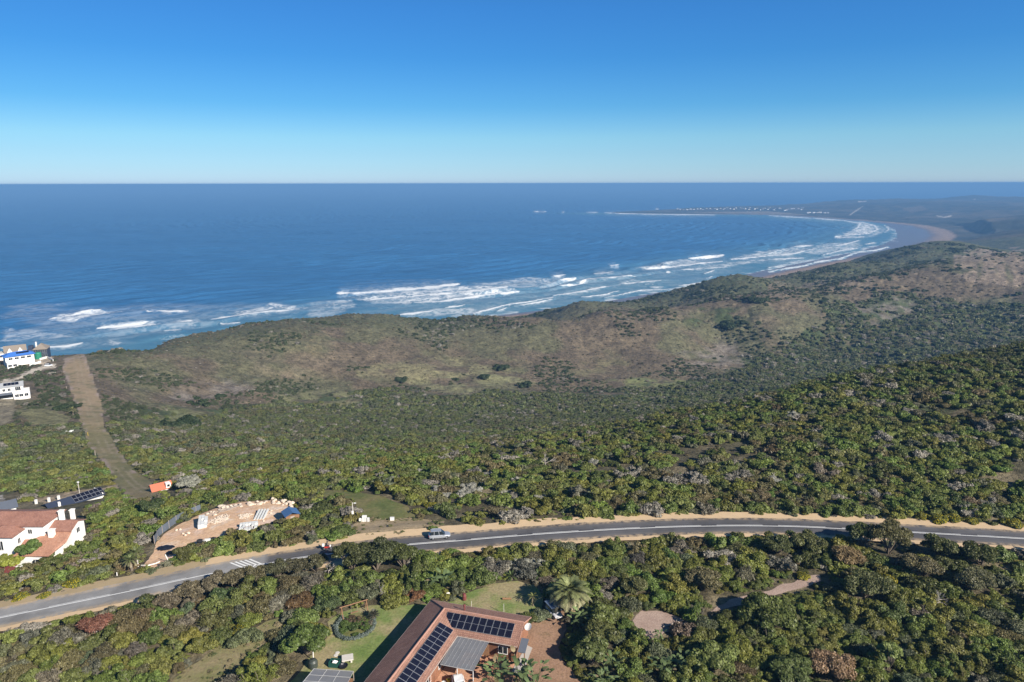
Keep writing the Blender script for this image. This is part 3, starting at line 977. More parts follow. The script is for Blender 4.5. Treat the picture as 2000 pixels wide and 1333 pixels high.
def build_road():
    n = len(ROADC)
    offs = np.array([-3.55, -2.9, -2.5, -2.0, -1.5, -1.1, -0.6, 0, 0.6, 1.1, 1.5, 2.0, 2.5, 2.9, 3.55])
    trk = np.array([0, .1, .7, 1, .6, .8, .3, .2, .3, .8, .6, 1, .7, .1, 0])
    k = len(offs)
    edg = np.array([1, .75, .15] + [0] * (k - 6) + [.15, .75, 1])
    rag = (fbm(np.arange(n) * 1.0, np.zeros(n), 3.0, 3, 5) - .5) * .5
    V = np.zeros((n, k, 3))
    for j, o in enumerate(offs):
        oo = o + (rag * np.sign(o) if j in (0, k - 1) else 0)
        V[:, j, :2] = ROADC[:, :2] + ROADN * (np.zeros(n) + oo)[:, None]
        V[:, j, 2] = ROADC[:, 2] + 0.06 - 0.02 * abs(o) / 3
    idx = np.arange(n * k).reshape(n, k)
    q = np.stack([idx[:-1, :-1], idx[:-1, 1:], idx[1:, 1:], idx[1:, :-1]], -1).reshape(-1, 4)
    pu, _, _ = pix(ROADC[:, 0], ROADC[:, 1], ROADC[:, 2])
    i_new = int(np.argmin(np.abs(pu - 510)))
    new = np.repeat((np.arange(n) > i_new).astype(np.float32), k)
    V = V.reshape(-1, 3)
    # side drop
    me = mesh_np("road", V, q[:, ::-1], asphalt(), {"new": ('FLOAT', 'POINT', new), "track": ('FLOAT', 'POINT', np.tile(trk, n).astype(np.float32)), "edge": ('FLOAT', 'POINT', np.tile(edg, n).astype(np.float32))})
    road = link("road", me, kind='structure')
    paint = simple("road_paint", (.74, .74, .72), 0.6, 0.15, 2.0)
    worn = simple("worn_road_paint", (.55, .55, .54), 0.7, 0.2, 2.0)
    i0 = np.argmin(np.abs(pu + 120))
    ic0 = int(np.argmin(np.abs(pu - 447)))
    ic1 = int(np.argmin(np.abs(pu - 503)))
    ribbon("centre_line", -0.32, -0.10, 0.068, paint, 0, ic0, road, cols=2)
    ribbon("centre_line", -0.32, -0.10, 0.068, paint, ic1, n, road, cols=2)
    # the broken line beside it: long dashes
    i = 2
    V = []
    Fq = []
    while i < n - 12:
        j = i + 9
        if j < ic0 or i > ic1:
            for q_ in range(i, j):
                P, Q = ROADC[q_], ROADC[q_ + 1]
                a, b2 = ROADN[q_], ROADN[q_ + 1]
                bI = len(V)
                for (p, nn) in ((P, a), (Q, b2)):
                    for o in (0.08, 0.26):
                        V.append((p[0] + nn[0] * o, p[1] + nn[1] * o, p[2] + 0.068))
                Fq.append((bI, bI + 1, bI + 3, bI + 2))
        i += 12
    me = mesh_np("dashed_line", V, np.array(Fq)[:, ::-1], worn)
    link("dashed_line", me, road)
    # painted chevrons where the old surface ends
    V = []
    Fq = []
    wid = 2.6
    ca = (ic0 + ic1) // 2
    L0, L1 = ROADL[ic0], ROADL[ic1]

    def rp(s, o):
        k_ = np.interp(s, ROADL, np.arange(n))
        i_ = int(min(k_, n - 2))
        f = k_ - i_
        p = ROADC[i_] * (1 - f) + ROADC[i_ + 1] * f
        nn = ROADN[i_]
        return (p[0] + nn[0] * o, p[1] + nn[1] * o, p[2] + 0.07)
    s = L0
    while s < L1 - 1.6:
        for side in (1, -1):
            bI = len(V)
            V += [rp(s + 2.2, 0.0), rp(s + 2.62, 0.0), rp(s + 0.42, side * wid), rp(s, side * wid)]
            Fq.append((bI, bI + 1, bI + 2, bI + 3))
        s += 0.86
    me = mesh_np("chevron_marking", V, Fq, paint)
    link("chevron_marking", me, road)
    sand = simple("verge_sand", (.56, .41, .25), 0.95, 0.16, 0.6, bmp=.4)
    drysand = simple("verge_earth", (.36, .275, .16), 0.95, 0.2, 0.5, bmp=.4)
    i400 = int(np.argmin(np.abs(pu - 395)))
    ribbon("road_verge", 3.0, 6.4, 0.02, sand, i400, n, None, 0.55, 11, 'structure', 5)
    ribbon("road_verge", 3.0, 6.0, 0.018, drysand, 0, i400 + 1, None, 0.7, 12, 'structure', 5)
    ribbon("road_verge", -3.0, -4.9, 0.02, sand, 0, n, None, 0.6, 13, 'structure', 4)


build_road()


# ------------------------------------------------------------------ bare and mown ground near the houses
def patch(name, uvpoly, mat, dz=0.05, rag=0.5, step=1.1, kind='structure', world=False, seed=1):
    P = np.array([gp(u, v)[:2] for u, v in uvpoly]) if not world else np.array(uvpoly, float)[:, :2]
    B = []
    for i in range(len(P)):
        a, b = P[i], P[(i + 1) % len(P)]
        L = np.linalg.norm(b - a)
        k = max(1, int(L / 0.7))
        nrm = np.array([-(b - a)[1], (b - a)[0]]) / (L + 1e-9)
        for t in np.arange(k) / k:
            p = a + (b - a) * t
            p = p + nrm * (fbm(p[0:1], p[1:2], 2.5, 3, seed)[0] - .5) * 2 * rag
            B.append(p)
    B = np.array(B)
    lo, hi = B.min(0), B.max(0)
    gx, gy = np.meshgrid(np.arange(lo[0], hi[0], step), np.arange(lo[1], hi[1], step))
    gx = gx.ravel()
    gy = gy.ravel()
    ins = inpoly(gx, gy, B)
    dd, _ = segdist(gx, gy, B, True)
    k = ins & (dd > 0.35)
    pts = [Vector(p) for p in B] + [Vector((a, b)) for a, b in zip(gx[k], gy[k])]
    vs, es, fs, _, _, _ = delaunay_2d_cdt(pts, [], [list(range(len(B)))], 1, 1e-4)
    vx = np.array([v.x for v in vs])
    vy = np.array([v.y for v in vs])
    z = gz(vx, vy) + dz
    me = bpy.data.meshes.new(name)
    me.from_pydata([(a, b, c) for a, b, c in zip(vx, vy, z)], [], [tuple(f) for f in fs])
    me.update()
    # faces up
    if len(me.polygons) and me.polygons[0].normal.z < 0:
        me.flip_normals()
    me.materials.append(mat)
    link(name, me, kind=kind)
    return B


def soil(name, stops, s1=0.25, s2=2.2, r=0.95):
    m, t, b = nt(name)
    n1 = noise(t, s1, 5, 0.62)
    n2 = noise(t, s2, 4, 0.65)
    c = ramp(t, n1, stops)
    c = mixc(t, 1.0, c, ramp(t, n2, [(.3, .74), (.7, 1.26)]), 'MULTIPLY')
    t.links.new(c, b.inputs['Base Color'])
    b.inputs['Roughness'].default_value = r
    b.inputs['Specular IOR Level'].default_value = 0.15
    bump(t, b, n2, 0.6, 0.1)
    return m


M_SITE = soil("site_earth", [(.36, (.68, .52, .42)), (.48, (.64, .42, .27)), (.56, (.66, .44, .27)), (.66, (.72, .57, .45))], 0.16, 1.6)
M_LAWN = soil("lawn_grass", [(.36, (.30, .25, .14)), (.47, (.22, .225, .095)), (.56, (.16, .205, .065)), (.68, (.125, .18, .048))], 0.17, 2.6)
M_DRIVE = soil("drive_earth", [(.35, (.25, .155, .10)), (.55, (.31, .195, .13)), (.68, (.22, .15, .09))], 0.3, 3.0)
M_TRACK = soil("track_brick", [(.35, (.30, .215, .175)), (.6, (.38, .285, .235))], 0.3, 4.0)
M_MEADOW = soil("meadow_grass", [(.35, (.19, .165, .075)), (.52, (.135, .145, .052)), (.66, (.095, .12, .04))], 0.16, 1.2)
M_YARD = soil("yard_earth", [(.35, (.33, .26, .17)), (.6, (.27, .21, .13))], 0.3, 2.0)

M_DRYG = soil("dry_grass", [(.36, (.25, .205, .115)), (.52, (.20, .185, .085)), (.66, (.135, .15, .055))], 0.3, 2.4)
SITE = [(276, 1112), (292, 1092), (306, 1060), (320, 1045), (345, 1027), (385, 1007), (430, 989), (480, 980), (540, 977), (565, 983), (580, 1000), (560, 1013), (530, 1020), (500, 1034), (450, 1042), (410, 1054), (385, 1061), (360, 1072), (340, 1086), (322, 1101), (305, 1112)]
LAWN_A = [(862, 1182), (905, 1160), (960, 1141), (1010, 1135), (1042, 1142), (1062, 1168), (1060, 1190), (1040, 1215), (950, 1212), (860, 1200)]
LAWN_B = [(585, 1310), (600, 1292), (625, 1262), (640, 1245), (640, 1215), (668, 1196), (720, 1183), (800, 1182), (850, 1180), (800, 1260), (760, 1345), (600, 1370), (560, 1345)]
DRIVE = [(1035, 1212), (1060, 1192), (1100, 1192), (1104, 1230), (1095, 1262), (1100, 1290), (1140, 1340), (1060, 1350), (1000, 1300), (1010, 1275)]
CLEAR = [(1236, 1212), (1255, 1190), (1300, 1196), (1340, 1212), (1345, 1224), (1300, 1236), (1272, 1256), (1246, 1240)]
TRACK = [(1385, 1196), (1400, 1183), (1440, 1168), (1500, 1152), (1560, 1132), (1600, 1122), (1602, 1134), (1560, 1150), (1500, 1168), (1440, 1185)]
MEADOW = [(600, 958), (660, 957), (740, 968), (795, 990), (812, 1008), (800, 1018), (735, 1018), (702, 1004), (690, 980), (640, 972)]
BANK = [(702, 1014), (735, 1012), (800, 1012), (868, 1018), (862, 1030), (800, 1042), (740, 1052), (690, 1046), (690, 1025)]
SLOPE = [(330, 1330), (400, 1282), (450, 1250), (520, 1215), (550, 1205), (560, 1222), (520, 1245), (470, 1300), (420, 1345), (330, 1360)]
PATCHES = {}
for nm, poly, mat in (("building_site", SITE, M_SITE), ("lawn", LAWN_A, M_LAWN), ("lawn", LAWN_B, M_LAWN), ("dirt_drive", DRIVE, M_DRIVE), ("clearing", CLEAR, M_TRACK), ("track", TRACK, M_TRACK), ("meadow", MEADOW, M_MEADOW), ("road_bank", BANK, M_YARD), ("dry_slope", SLOPE, M_DRYG)):
    PATCHES[nm + str(len(PATCHES))] = patch(nm, poly, mat, seed=len(PATCHES))

# ------------------------------------------------------------------ vegetation: materials and plant shapes
def leaf_mat(name, trans=0.25, tint=(1, 1, 1)):
    m = bpy.data.materials.new(name)
    m.use_nodes = True
    t = m.node_tree
    for n in list(t.nodes):
        t.nodes.remove(n)
    out = N(t, "ShaderNodeOutputMaterial")
    oi = N(t, "ShaderNodeObjectInfo")
    ai = N(t, "ShaderNodeAttribute", attribute_name="tone", attribute_type='INSTANCER')
    add = mixc(t, 1.0, oi.outputs['Color'], ai.outputs['Color'], 'ADD')
    lv = N(t, "ShaderNodeAttribute", attribute_name="lv")
    c = mixc(t, 1.0, add, lv.outputs['Color'], 'MULTIPLY')
    g = N(t, "ShaderNodeNewGeometry")
    n1 = noise(t, 0.55, 3, 0.6)
    c = mixc(t, 1.0, c, ramp(t, n1, [(.3, .75), (.7, 1.28)]), 'MULTIPLY')
    d = N(t, "ShaderNodeBsdfDiffuse")
    tr = N(t, "ShaderNodeBsdfTranslucent")
    gl = N(t, "ShaderNodeBsdfGlossy")
    gl.inputs['Roughness'].default_value = 0.5
    gl.inputs['Color'].default_value = (.5, .5, .45, 1)
    t.links.new(c, d.inputs[0])
    t.links.new(mixc(t, 1.0, c, (1.1, 1.25, .5), 'MULTIPLY'), tr.inputs[0])
    m1 = N(t, "ShaderNodeMixShader")
    m1.inputs[0].default_value = trans
    t.links.new(d.outputs[0], m1.inputs[1])
    t.links.new(tr.outputs[0], m1.inputs[2])
    m2 = N(t, "ShaderNodeMixShader")
    m2.inputs[0].default_value = 0.05
    t.links.new(m1.outputs[0], m2.inputs[1])
    t.links.new(gl.outputs[0], m2.inputs[2])
    t.links.new(m2.outputs[0], out.inputs[0])
    return m


M_LEAF = leaf_mat("foliage")
M_FROND = leaf_mat("palm_frond", 0.12)
M_BARK = simple("bark", (.16, .13, .10), 0.9, 0.25, 3.0)
M_GREYBARK = simple("dead_wood", (.40, .36, .32), 0.9, 0.2, 3.0)


def unit(v):
    return v / (np.linalg.norm(v, axis=-1, keepdims=True) + 1e-9)


def leaf_cloud(lobes, n, size, seed, up=0.35, aspect=1.6, inner=0.72, hang=0.0, lvr=(0.62, 1.35), scatter=0.55, low=-0.35):
    """leaf faces spread through the outer shell of a group of lobes; lobes: (x,y,z,rx,ry,rz)"""
    r = np.random.default_rng(seed)
    L = np.array(lobes, float)
    area = (L[:, 3] * L[:, 4] + L[:, 3] * L[:, 5] + L[:, 4] * L[:, 5])
    k = r.choice(len(L), n * 2, p=area / area.sum())
    dirs = unit(r.normal(size=(n * 2, 3)))
    dirs[:, 2] = np.where(dirs[:, 2] < low, -dirs[:, 2] * 0.6, dirs[:, 2])
    rad = inner + (1.08 - inner) * r.random(n * 2) ** 0.6
    P = L[k, :3] + dirs * L[k, 3:6] * rad[:, None]
    # drop leaves deep inside other lobes
    keep = np.ones(n * 2, bool)
    for j in range(len(L)):
        q = (((P - L[j, :3]) / L[j, 3:6]) ** 2).sum(1)
        keep &= ~((q < 0.42) & (k != j))
    keep &= P[:, 2] > 0.02
    P, dirs, k = P[keep][:n], dirs[keep][:n], k[keep][:n]
    n = len(P)
    nr = unit(dirs + r.normal(size=(n, 3)) * scatter + np.array([0, 0, up]))
    a = unit(np.cross(nr, r.normal(size=(n, 3))))
    if hang:
        a = unit(a + np.array([0, 0, -hang]))
        nr = unit(np.cross(a, np.cross(nr, a)))
    b = np.cross(nr, a)
    s = size * (0.6 + 0.8 * r.random(n))[:, None]
    V = np.stack([P - a * s * aspect * .5, P + b * s * .5, P + a * s * aspect * .5, P - b * s * .5], 1).reshape(-1, 3)
    Fq = np.arange(n * 4).reshape(n, 4)
    lob = r.uniform(0.86, 1.16, len(L))[k]
    lv = (r.uniform(lvr[0], lvr[1], n) * lob)
    c = np.repeat(lv[:, None] * np.ones(3), 4, 0)
    return V, Fq, c


def limbs(lobes, seed, r0=0.11, base=(0, 0, 0)):
    """tapered stems from the base up to the lobes (triangular tubes)"""
    r = np.random.default_rng(seed)
    V, Fq = [], []
    for l in lobes:
        p0 = np.array(base, float) + np.array([r.normal() * .12, r.normal() * .12, -0.25])
        p2 = np.array(l[:3]) + np.array([0, 0, l[5] * 0.25])
        p1 = p0 * .5 + p2 * .5 + np.array([r.normal() * .2, r.normal() * .2, .15])
        pts = [p0, p1, p2]
        rad = [r0, r0 * .65, r0 * .22]
        b0 = len(V)
        for p, q in zip(pts, rad):
            for i in range(4):
                V.append(p + np.array([math.cos(i * math.pi / 2) * q, math.sin(i * math.pi / 2) * q, 0]))
        for s in range(2):
            for i in range(4):
                j = (i + 1) % 4
                Fq.append((b0 + s * 4 + i, b0 + s * 4 + j, b0 + s * 4 + 4 + j, b0 + s * 4 + 4 + i))
    return np.array(V), np.array(Fq)


def shrub_lobes(seed, w=1.0, h=0.62, k=11, flat=0.0, irr=0.0):
    """a dome made of clumps; unit radius"""
    r = np.random.default_rng(seed)
    out = [(0, 0, h * .42, .62 * w, .60 * w, h * .50)]
    for i in range(k):
        a = i * 2.399 + r.normal() * .3
        q = math.sqrt((i + .5) / k) * 0.78
        s = r.uniform(.26, .42)
        zz = h * (0.78 * math.sqrt(max(0.02, 1 - q * q * (1 - flat))) - 0.12) + r.normal() * .06
        j = r.normal(size=3) * irr
        s *= 1 + r.normal() * irr * .5
        out.append((math.cos(a) * q * w + j[0], math.sin(a) * q * w + j[1], max(zz + abs(j[2]) * .8, .18), s, s * r.uniform(.85, 1.15), s * r.uniform(.62, .9)))
    return out


def plant_mesh(name, parts, mats=None):
    """join (V,F,col) parts into one mesh"""
    V, Fq, C, mi = [], [], [], []
    o = 0
    for i, (v, f, c, m) in enumerate(parts):
        V.append(v)
        Fq.append(f + o)
        C.append(c if c is not None else np.ones((len(v), 3)))
        mi.append(np.full(len(f), m))
        o += len(v)
    me = mesh_np(name, np.vstack(V), np.vstack(Fq), mats or [M_LEAF, M_BARK], {"lv": ('FLOAT_COLOR', 'POINT', np.vstack(C))})
    me.polygons.foreach_set("material_index", np.concatenate(mi).astype(np.int32))
    return me


def make_shrub(name, seed, n, size, w=1, h=.62, k=11, stems=True, flat=0.0, irr=0.0, **kw):
    lb = shrub_lobes(seed, w, h, k, flat, irr)
    v, f, c = leaf_cloud(lb, n, size, seed, **kw)
    ps = [(v, f, c, 0)]
    if stems:
        sv, sf = limbs(lb[1:], seed, 0.035)
        ps.append((sv, sf, None, 1))
    return plant_mesh(name, ps)


# unit shrubs (radius 1); sizes of leaf faces scale with them
NEAR = [make_shrub("shrub_crown", 100 + i, 3800, 0.080, h=.55 + .08 * (i % 3), k=11 + i % 5, irr=(0, .12, .25, .18, .3, .08, .35)[i]) for i in range(7)]
FINE = [make_shrub("fine_shrub_crown", 130 + i, 3800, 0.06, h=.8, k=9 + i, inner=.45, scatter=.9, aspect=2.2) for i in range(3)]
TWIGGY = [make_shrub("twiggy_shrub_crown", 150 + i, 2400, 0.05, h=.7, k=8, inner=.25, scatter=1.2, aspect=5.0, up=.1) for i in range(2)]
MID = [make_shrub("mid_shrub_crown", 200 + i, 1500, 0.115, h=.55 + .08 * (i % 3), k=8 + i % 5, stems=False, lvr=(.78, 1.2), irr=(0, .15, .3, .1, .22, .35, .2)[i]) for i in range(7)]
FAR = [make_shrub("far_shrub_crown", 300 + i, 170, 0.33, h=.5 + .08 * i, k=6, stems=False, inner=.85, lvr=(.8, 1.2)) for i in range(4)]


def flower_mesh(seed):
    lb = shrub_lobes(seed, 1, .7, 12)
    v, f, c = leaf_cloud(lb, 2600, .085, seed)
    v2, f2, c2 = leaf_cloud(lb, 1500, .07, seed + 1, inner=.97, low=0.1)
    c2 = c2 * np.array([4.4, 2.9, .35])
    return plant_mesh("yellow_shrub_crown", [(v, f, c, 0), (v2, f2, c2, 0)])


FLOWER = [flower_mesh(400 + i) for i in range(2)]

OLIVE = (.166, .172, .038)
GREEN = (.130, .170, .040)
DARK = (.096, .112, .032)
BRIGHT = (.150, .200, .044)
BROWN = (.150, .130, .062)
GREYB = (.160, .145, .105)
SILVER = (.33, .325, .275)
GREYG = (.130, .140, .078)
RUST = (.19, .095, .045)

# ------------------------------------------------------------------ where nothing grows
_ex = []                                         # (world polygon, margin factor of the radius)
for nm, B in PATCHES.items():
    _ex.append((B[::2], 1.5 if nm.startswith('track') else 1.0 if nm.startswith('building') else (.45 if nm[:4] in ('mead', 'road') else .62)))


def wpoly(uv, use_ground=True):
    return np.array([gp(u, v)[:2] for u, v in uv])


HOUSE_O = at(868, 1189, 154.6)
HEX = np.array([math.cos(math.radians(-16.4)), math.sin(math.radians(-16.4))])
HEY = np.array([-HEX[1], HEX[0]])


def hl(x, y):
    """house frame -> world xy"""
    return HOUSE_O[:2] + HEX * x + HEY * y


_house = np.array([hl(-6.5, 6), hl(-6.5, -26), hl(7, -26), hl(7, -13), hl(16, -8), hl(16, 6)])
_ex.append((_house, 0.75))
EXTRA_UV = [
    [(-60, 1125), (0, 1116), (60, 1105), (90, 1085), (150, 1062), (168, 1040), (168, 1000), (100, 980), (0, 985), (-60, 985)],     # white house
    [(60, 985), (100, 1000), (205, 985), (205, 960), (120, 962), (60, 975)],
    [(285, 975), (345, 972), (345, 955), (285, 955)],
    [(-60, 1000), (38, 1000), (38, 960), (-60, 960)],
    [(0, 712), (100, 712), (120, 690), (120, 670), (-30, 670)],
    [(-30, 790), (68, 785), (66, 745), (-30, 745)],
    [(548, 1335), (700, 1335), (700, 1290), (600, 1290)],
    [(1045, 1225), (1095, 1215), (1100, 1190), (1060, 1175)],
    [(885, 1345), (1000, 1345), (1010, 1280), (900, 1290)],
]
for uv in EXTRA_UV:
    _ex.append((wpoly(uv), 0.5))
_strip = wpoly(STRIP)
_ex.append((_strip, 0.9))
for i, (poly, c) in enumerate(BARE):
    _ex.append((wpoly(poly), 0.7))


def free(x, y, r):
    """is there room for a plant of radius r"""
    ok = np.ones(x.shape, bool)
    near = np.hypot(x, y) < 340
    if near.any():
        dr, _ = segdist(x[near], y[near], ROADC[::4, :2])
        o = ok[near]
        o &= dr > 4.7 + r[near] * 0.95
        ok[near] = o
    for poly, mf in _ex:
        lo, hi = poly.min(0) - 6, poly.max(0) + 6
        m = ok & (x > lo[0]) & (x < hi[0]) & (y > lo[1]) & (y < hi[1])
        i = np.where(m)[0]
        if len(i):
            ins = inpoly(x[i], y[i], poly)
            dd, _ = segdist(x[i], y[i], poly, True)
            ok[i[ins | (dd < r[i] * mf)]] = False
    return ok


TAKEN = []                                        # hero plants and things: (x, y, r)


def poisson(x, y, r, over=0.72):
    """dart throwing in the given order"""
    cell = 4.0
    grid = {}
    out = []
    for i in range(len(x)):
        cx, cy = int(x[i] // cell), int(y[i] // cell)
        good = True
        for a in (-1, 0, 1):
            for b in (-1, 0, 1):
                for j in grid.get((cx + a, cy + b), ()):
                    if (x[i] - x[j]) ** 2 + (y[i] - y[j]) ** 2 < ((r[i] + r[j]) * over) ** 2:
                        good = False
                        break
                if not good:
                    break
            if not good:
                break
        if good:
            grid.setdefault((cx, cy), []).append(i)
            out.append(i)
    return np.array(out)


# ------------------------------------------------------------------ single plants one can point to
def put(name, me, uv, r, col, label, cat='shrub', group=None, zs=1.0, rot=None, sink=0.05):
    p = gp(*uv)
    o = link(name, me, None, p - np.array([0, 0, sink * r]), None, label, cat, group)
    o.scale = (r, r, r * zs)
    o.rotation_euler = (0, 0, rng.random() * 6.28 if rot is None else rot)
    o.color = (*col, 1)
    TAKEN.append((p[0], p[1], r))
    return o


def make_tree(name, uv, r, h, col, label, seed, crown_kind='fine', cat='tree', group=None, lean=(0, 0), flat=.3, n=5200, leaf=.21):
    """an Empty at the foot; crown and trunk are its parts"""
    p = gp(*uv)
    root = link(name, None, None, p, None, label, cat, group)
    rr = np.random.default_rng(seed)
    lb = []
    k = 13
    for i in range(k):
        a = i * 2.399 + rr.normal() * .3
        q = math.sqrt((i + .5) / k) * .80
        s = r * rr.uniform(.27, .42)
        z = h * (0.60 + 0.30 * math.sqrt(max(.02, 1 - q * q * .9))) - s * .5 + rr.normal() * .1 * h
        lb.append((math.cos(a) * q * r + lean[0], math.sin(a) * q * r + lean[1], max(z, s * .5), s, s * rr.uniform(.85, 1.15), s * rr.uniform(.55, .8)))
    if crown_kind == 'fine':
        v, f, c = leaf_cloud(lb, n, leaf, seed, inner=.35, scatter=1.0, aspect=2.4)
    elif crown_kind == 'bare':
        v, f, c = leaf_cloud(lb, n, leaf * .6, seed, inner=.15, scatter=1.3, aspect=6.0, up=0.0)
    else:
        v, f, c = leaf_cloud(lb, n, leaf * 1.25, seed, inner=.6)
    me = plant_mesh(name + "_crown", [(v, f, c, 0)])
    o = link("crown", me, root)
    o.color = (*col, 1)
    sv, sf = limbs(lb, seed, r0=0.05 * r)
    link("trunk", mesh_np(name + "_trunk", sv, sf, M_GREYBARK if crown_kind == 'bare' else M_BARK), root)
    TAKEN.append((p[0], p[1], r))
    return root


def blade(P, width, cols=None):
    """ribbon along points P (k,3) with widths (k,)"""
    P = np.asarray(P, float)
    T = np.gradient(P, axis=0)
    side = unit(np.cross(T, np.array([0, 0, 1.0])))
    w = np.asarray(width)[:, None]
    V = np.stack([P - side * w, P + side * w], 1).reshape(-1, 3)
    k = len(P)
    i = np.arange(k - 1) * 2
    return V, np.stack([i, i + 1, i + 3, i + 2], -1)


def palm_crown(R, nf, seed, droop=1.0, green=(.11, .135, .045), tip=(.24, .20, .12), lw=0.055, nl=20):
    r = np.random.default_rng(seed)
    V, Fq, C = [], [], []
    o = 0
    for i in range(nf):
        a = i * 2.399963 + r.normal() * .1
        q = (i + .5) / nf                       # 0 centre (young, upright) .. 1 outer (old, hanging)
        el = math.radians(78 - 92 * q ** .9 + r.normal() * 4)
        L = R * (0.80 + .25 * r.random()) * (0.75 + .3 * min(1, q * 2.2))
        t = np.linspace(0, 1, 9)
        e = el - droop * t ** 1.5 * math.radians(55 + 15 * q)
        dx = np.cumsum(np.cos(e)) * L / 9
        dz = np.cumsum(np.sin(e)) * L / 9
        P = np.stack([np.cos(a) * dx, np.sin(a) * dx, dz], -1)
        col = np.array(green) * (1 - q ** 3) + np.array(tip) * q ** 3
        col = col * r.uniform(.8, 1.2)
        v, f = blade(P, np.linspace(.05, .012, 9) * R / 3)
        V.append(v)
        Fq.append(f + o)
        C.append(np.tile(col * 1.3, (len(v), 1)))
        o += len(v)
        side = np.array([-math.sin(a), math.cos(a), 0])
        for s in (1, -1):
            for j in range(nl):
                tt = .12 + .86 * j / nl
                k = tt * 8
                i0 = min(int(k), 7)
                p = P[i0] + (P[i0 + 1] - P[i0]) * (k - i0)
                d = unit(P[i0 + 1] - P[i0])
                ll = R * .17 * (math.sin(math.pi * (0.18 + .74 * tt)) + .15)
                dr = unit(side * s * .8 + d * .75 + np.array([0, 0, .25 - .5 * q]))
                e1 = p + dr * ll
                w = d * lw * R / 3
                V.append(np.array([p - w, p + w, e1 + w * .3 + np.array([0, 0, -.1 * ll]), e1 - w * .3 + np.array([0, 0, -.1 * ll])]))
                Fq.append(np.arange(4)[None] + o)
                C.append(np.tile(col * r.uniform(.7, 1.3) * (1 if tt < .8 else 1.15), (4, 1)))
                o += 4
    return np.vstack(V), np.vstack(Fq), np.vstack(C)


def palm(uv, R, H, label, seed, nf=70, droop=1.0, name="palm_tree", cat="palm", group=None, green=(.11, .135, .045), tip=(.24, .20, .12), trunk_r=.28, dead=0):
    p = gp(*uv)
    root = link(name, None, None, p, None, label, cat, group)
    v, f, c = palm_crown(R, nf, seed, droop, green, tip)
    v = v + np.array([0, 0, H])
    me = mesh_np("palm_crown", v, f, [M_FROND], {"lv": ('FLOAT_COLOR', 'POINT', c)})
    o = link("crown", me, root)
    o.color = (1, 1, 1, 1)
    V, Fq = [], []
    n = 10
    zs = np.linspace(-.2, H, 9)
    for z in zs:
        q = trunk_r * (1.25 - .35 * z / max(H, .1)) * (1 + .06 * math.sin(z * 9))
        for i in range(n):
            V.append((math.cos(i * 2 * math.pi / n) * q, math.sin(i * 2 * math.pi / n) * q, z))
    for s in range(8):
        for i in range(n):
            j = (i + 1) % n
            Fq.append((s * n + i, s * n + j, s * n + n + j, s * n + n + i))
    link("trunk", mesh_np("palm_trunk", V, Fq, M_BARK), root)
    TAKEN.append((p[0], p[1], R * .7))
    return root


def paddle_mesh(seed, n=26, R=1.6, H=2.2, w=.24, green=(.115, .155, .062)):
    """strelitzia: long stalks with broad paddle leaves"""
    r = np.random.default_rng(seed)
    V, Fq, C = [], [], []
    o = 0
    for i in range(n):
        a = r.random() * 6.283
        b = np.array([r.normal() * R * .25, r.normal() * R * .25, 0])
        out = R * r.uniform(.15, .75)
        hh = H * r.uniform(.55, 1.0)
        L = r.uniform(.8, 1.35)
        el = math.radians(r.uniform(5, 70))
        dirv = np.array([math.cos(a), math.sin(a), 0])
        base = b
        top = b + dirv * out + np.array([0, 0, hh])
        v, f = blade([base, base * .4 + top * .6 + np.array([0, 0, .15]), top], [.03, .025, .02])
        V.append(v)
        Fq.append(f + o)
        C.append(np.tile(np.array(green) * 1.0, (len(v), 1)))
        o += len(v)
        t = np.linspace(0, 1, 6)
        e = el - t * math.radians(50)
        P = top + np.cumsum(np.stack([np.cos(e) * dirv[0], np.cos(e) * dirv[1], np.sin(e)], -1) * L / 6, 0)
        wd = w * np.array([.25, .8, 1, .95, .7, .1]) * r.uniform(.8, 1.2)
        v, f = blade(P, wd)
        v = v + np.repeat(r.normal(size=(6, 3)) * .02, 2, 0)
        V.append(v)
        Fq.append(f + o)
        cc = np.array(green) * r.uniform(.7, 1.55)
        if r.random() < .12:
            cc = np.array([.26, .20, .11])
        C.append(np.tile(cc, (len(v), 1)))
        o += len(v)
    return mesh_np("strelitzia", np.vstack(V), np.vstack(Fq), [M_FROND], {"lv": ('FLOAT_COLOR', 'POINT', np.vstack(C))})


PADDLE = [paddle_mesh(500 + i) for i in range(4)]


def dead_tree_mesh(seed, H=3.0, spread=.6, n=9):
    r = np.random.default_rng(seed)
    V, Fq = [], []

    def tube(p0, p1, r0, r1):
        d = unit(p1 - p0)
        x = unit(np.cross(d, np.array([.3, .9, .2])))
        y = np.cross(d, x)
        b = len(V)
        for p, q in ((p0, r0), (p1, r1)):
            for i in range(5):
                V.append(p + (x * math.cos(i * 1.2566) + y * math.sin(i * 1.2566)) * q)
        for i in range(5):
            j = (i + 1) % 5
            Fq.append((b + i, b + j, b + 5 + j, b + 5 + i))

    def grow(p, d, L, q, lev):
        e = p + d * L
        tube(p, e, q, q * .62)
        if lev > 0:
            for i in range(r.integers(2, 4)):
                nd = unit(d + r.normal(size=3) * spread + np.array([0, 0, .12]))
                grow(e - d * L * r.uniform(0, .35), nd, L * r.uniform(.55, .85), q * .6, lev - 1)
    grow(np.array([0, 0, -.2]), unit(np.array([r.normal() * .15, r.normal() * .15, 1])), H * .38, H * .032, 4)
    return mesh_np("dead_tree", np.array(V), np.array(Fq), M_GREYBARK)


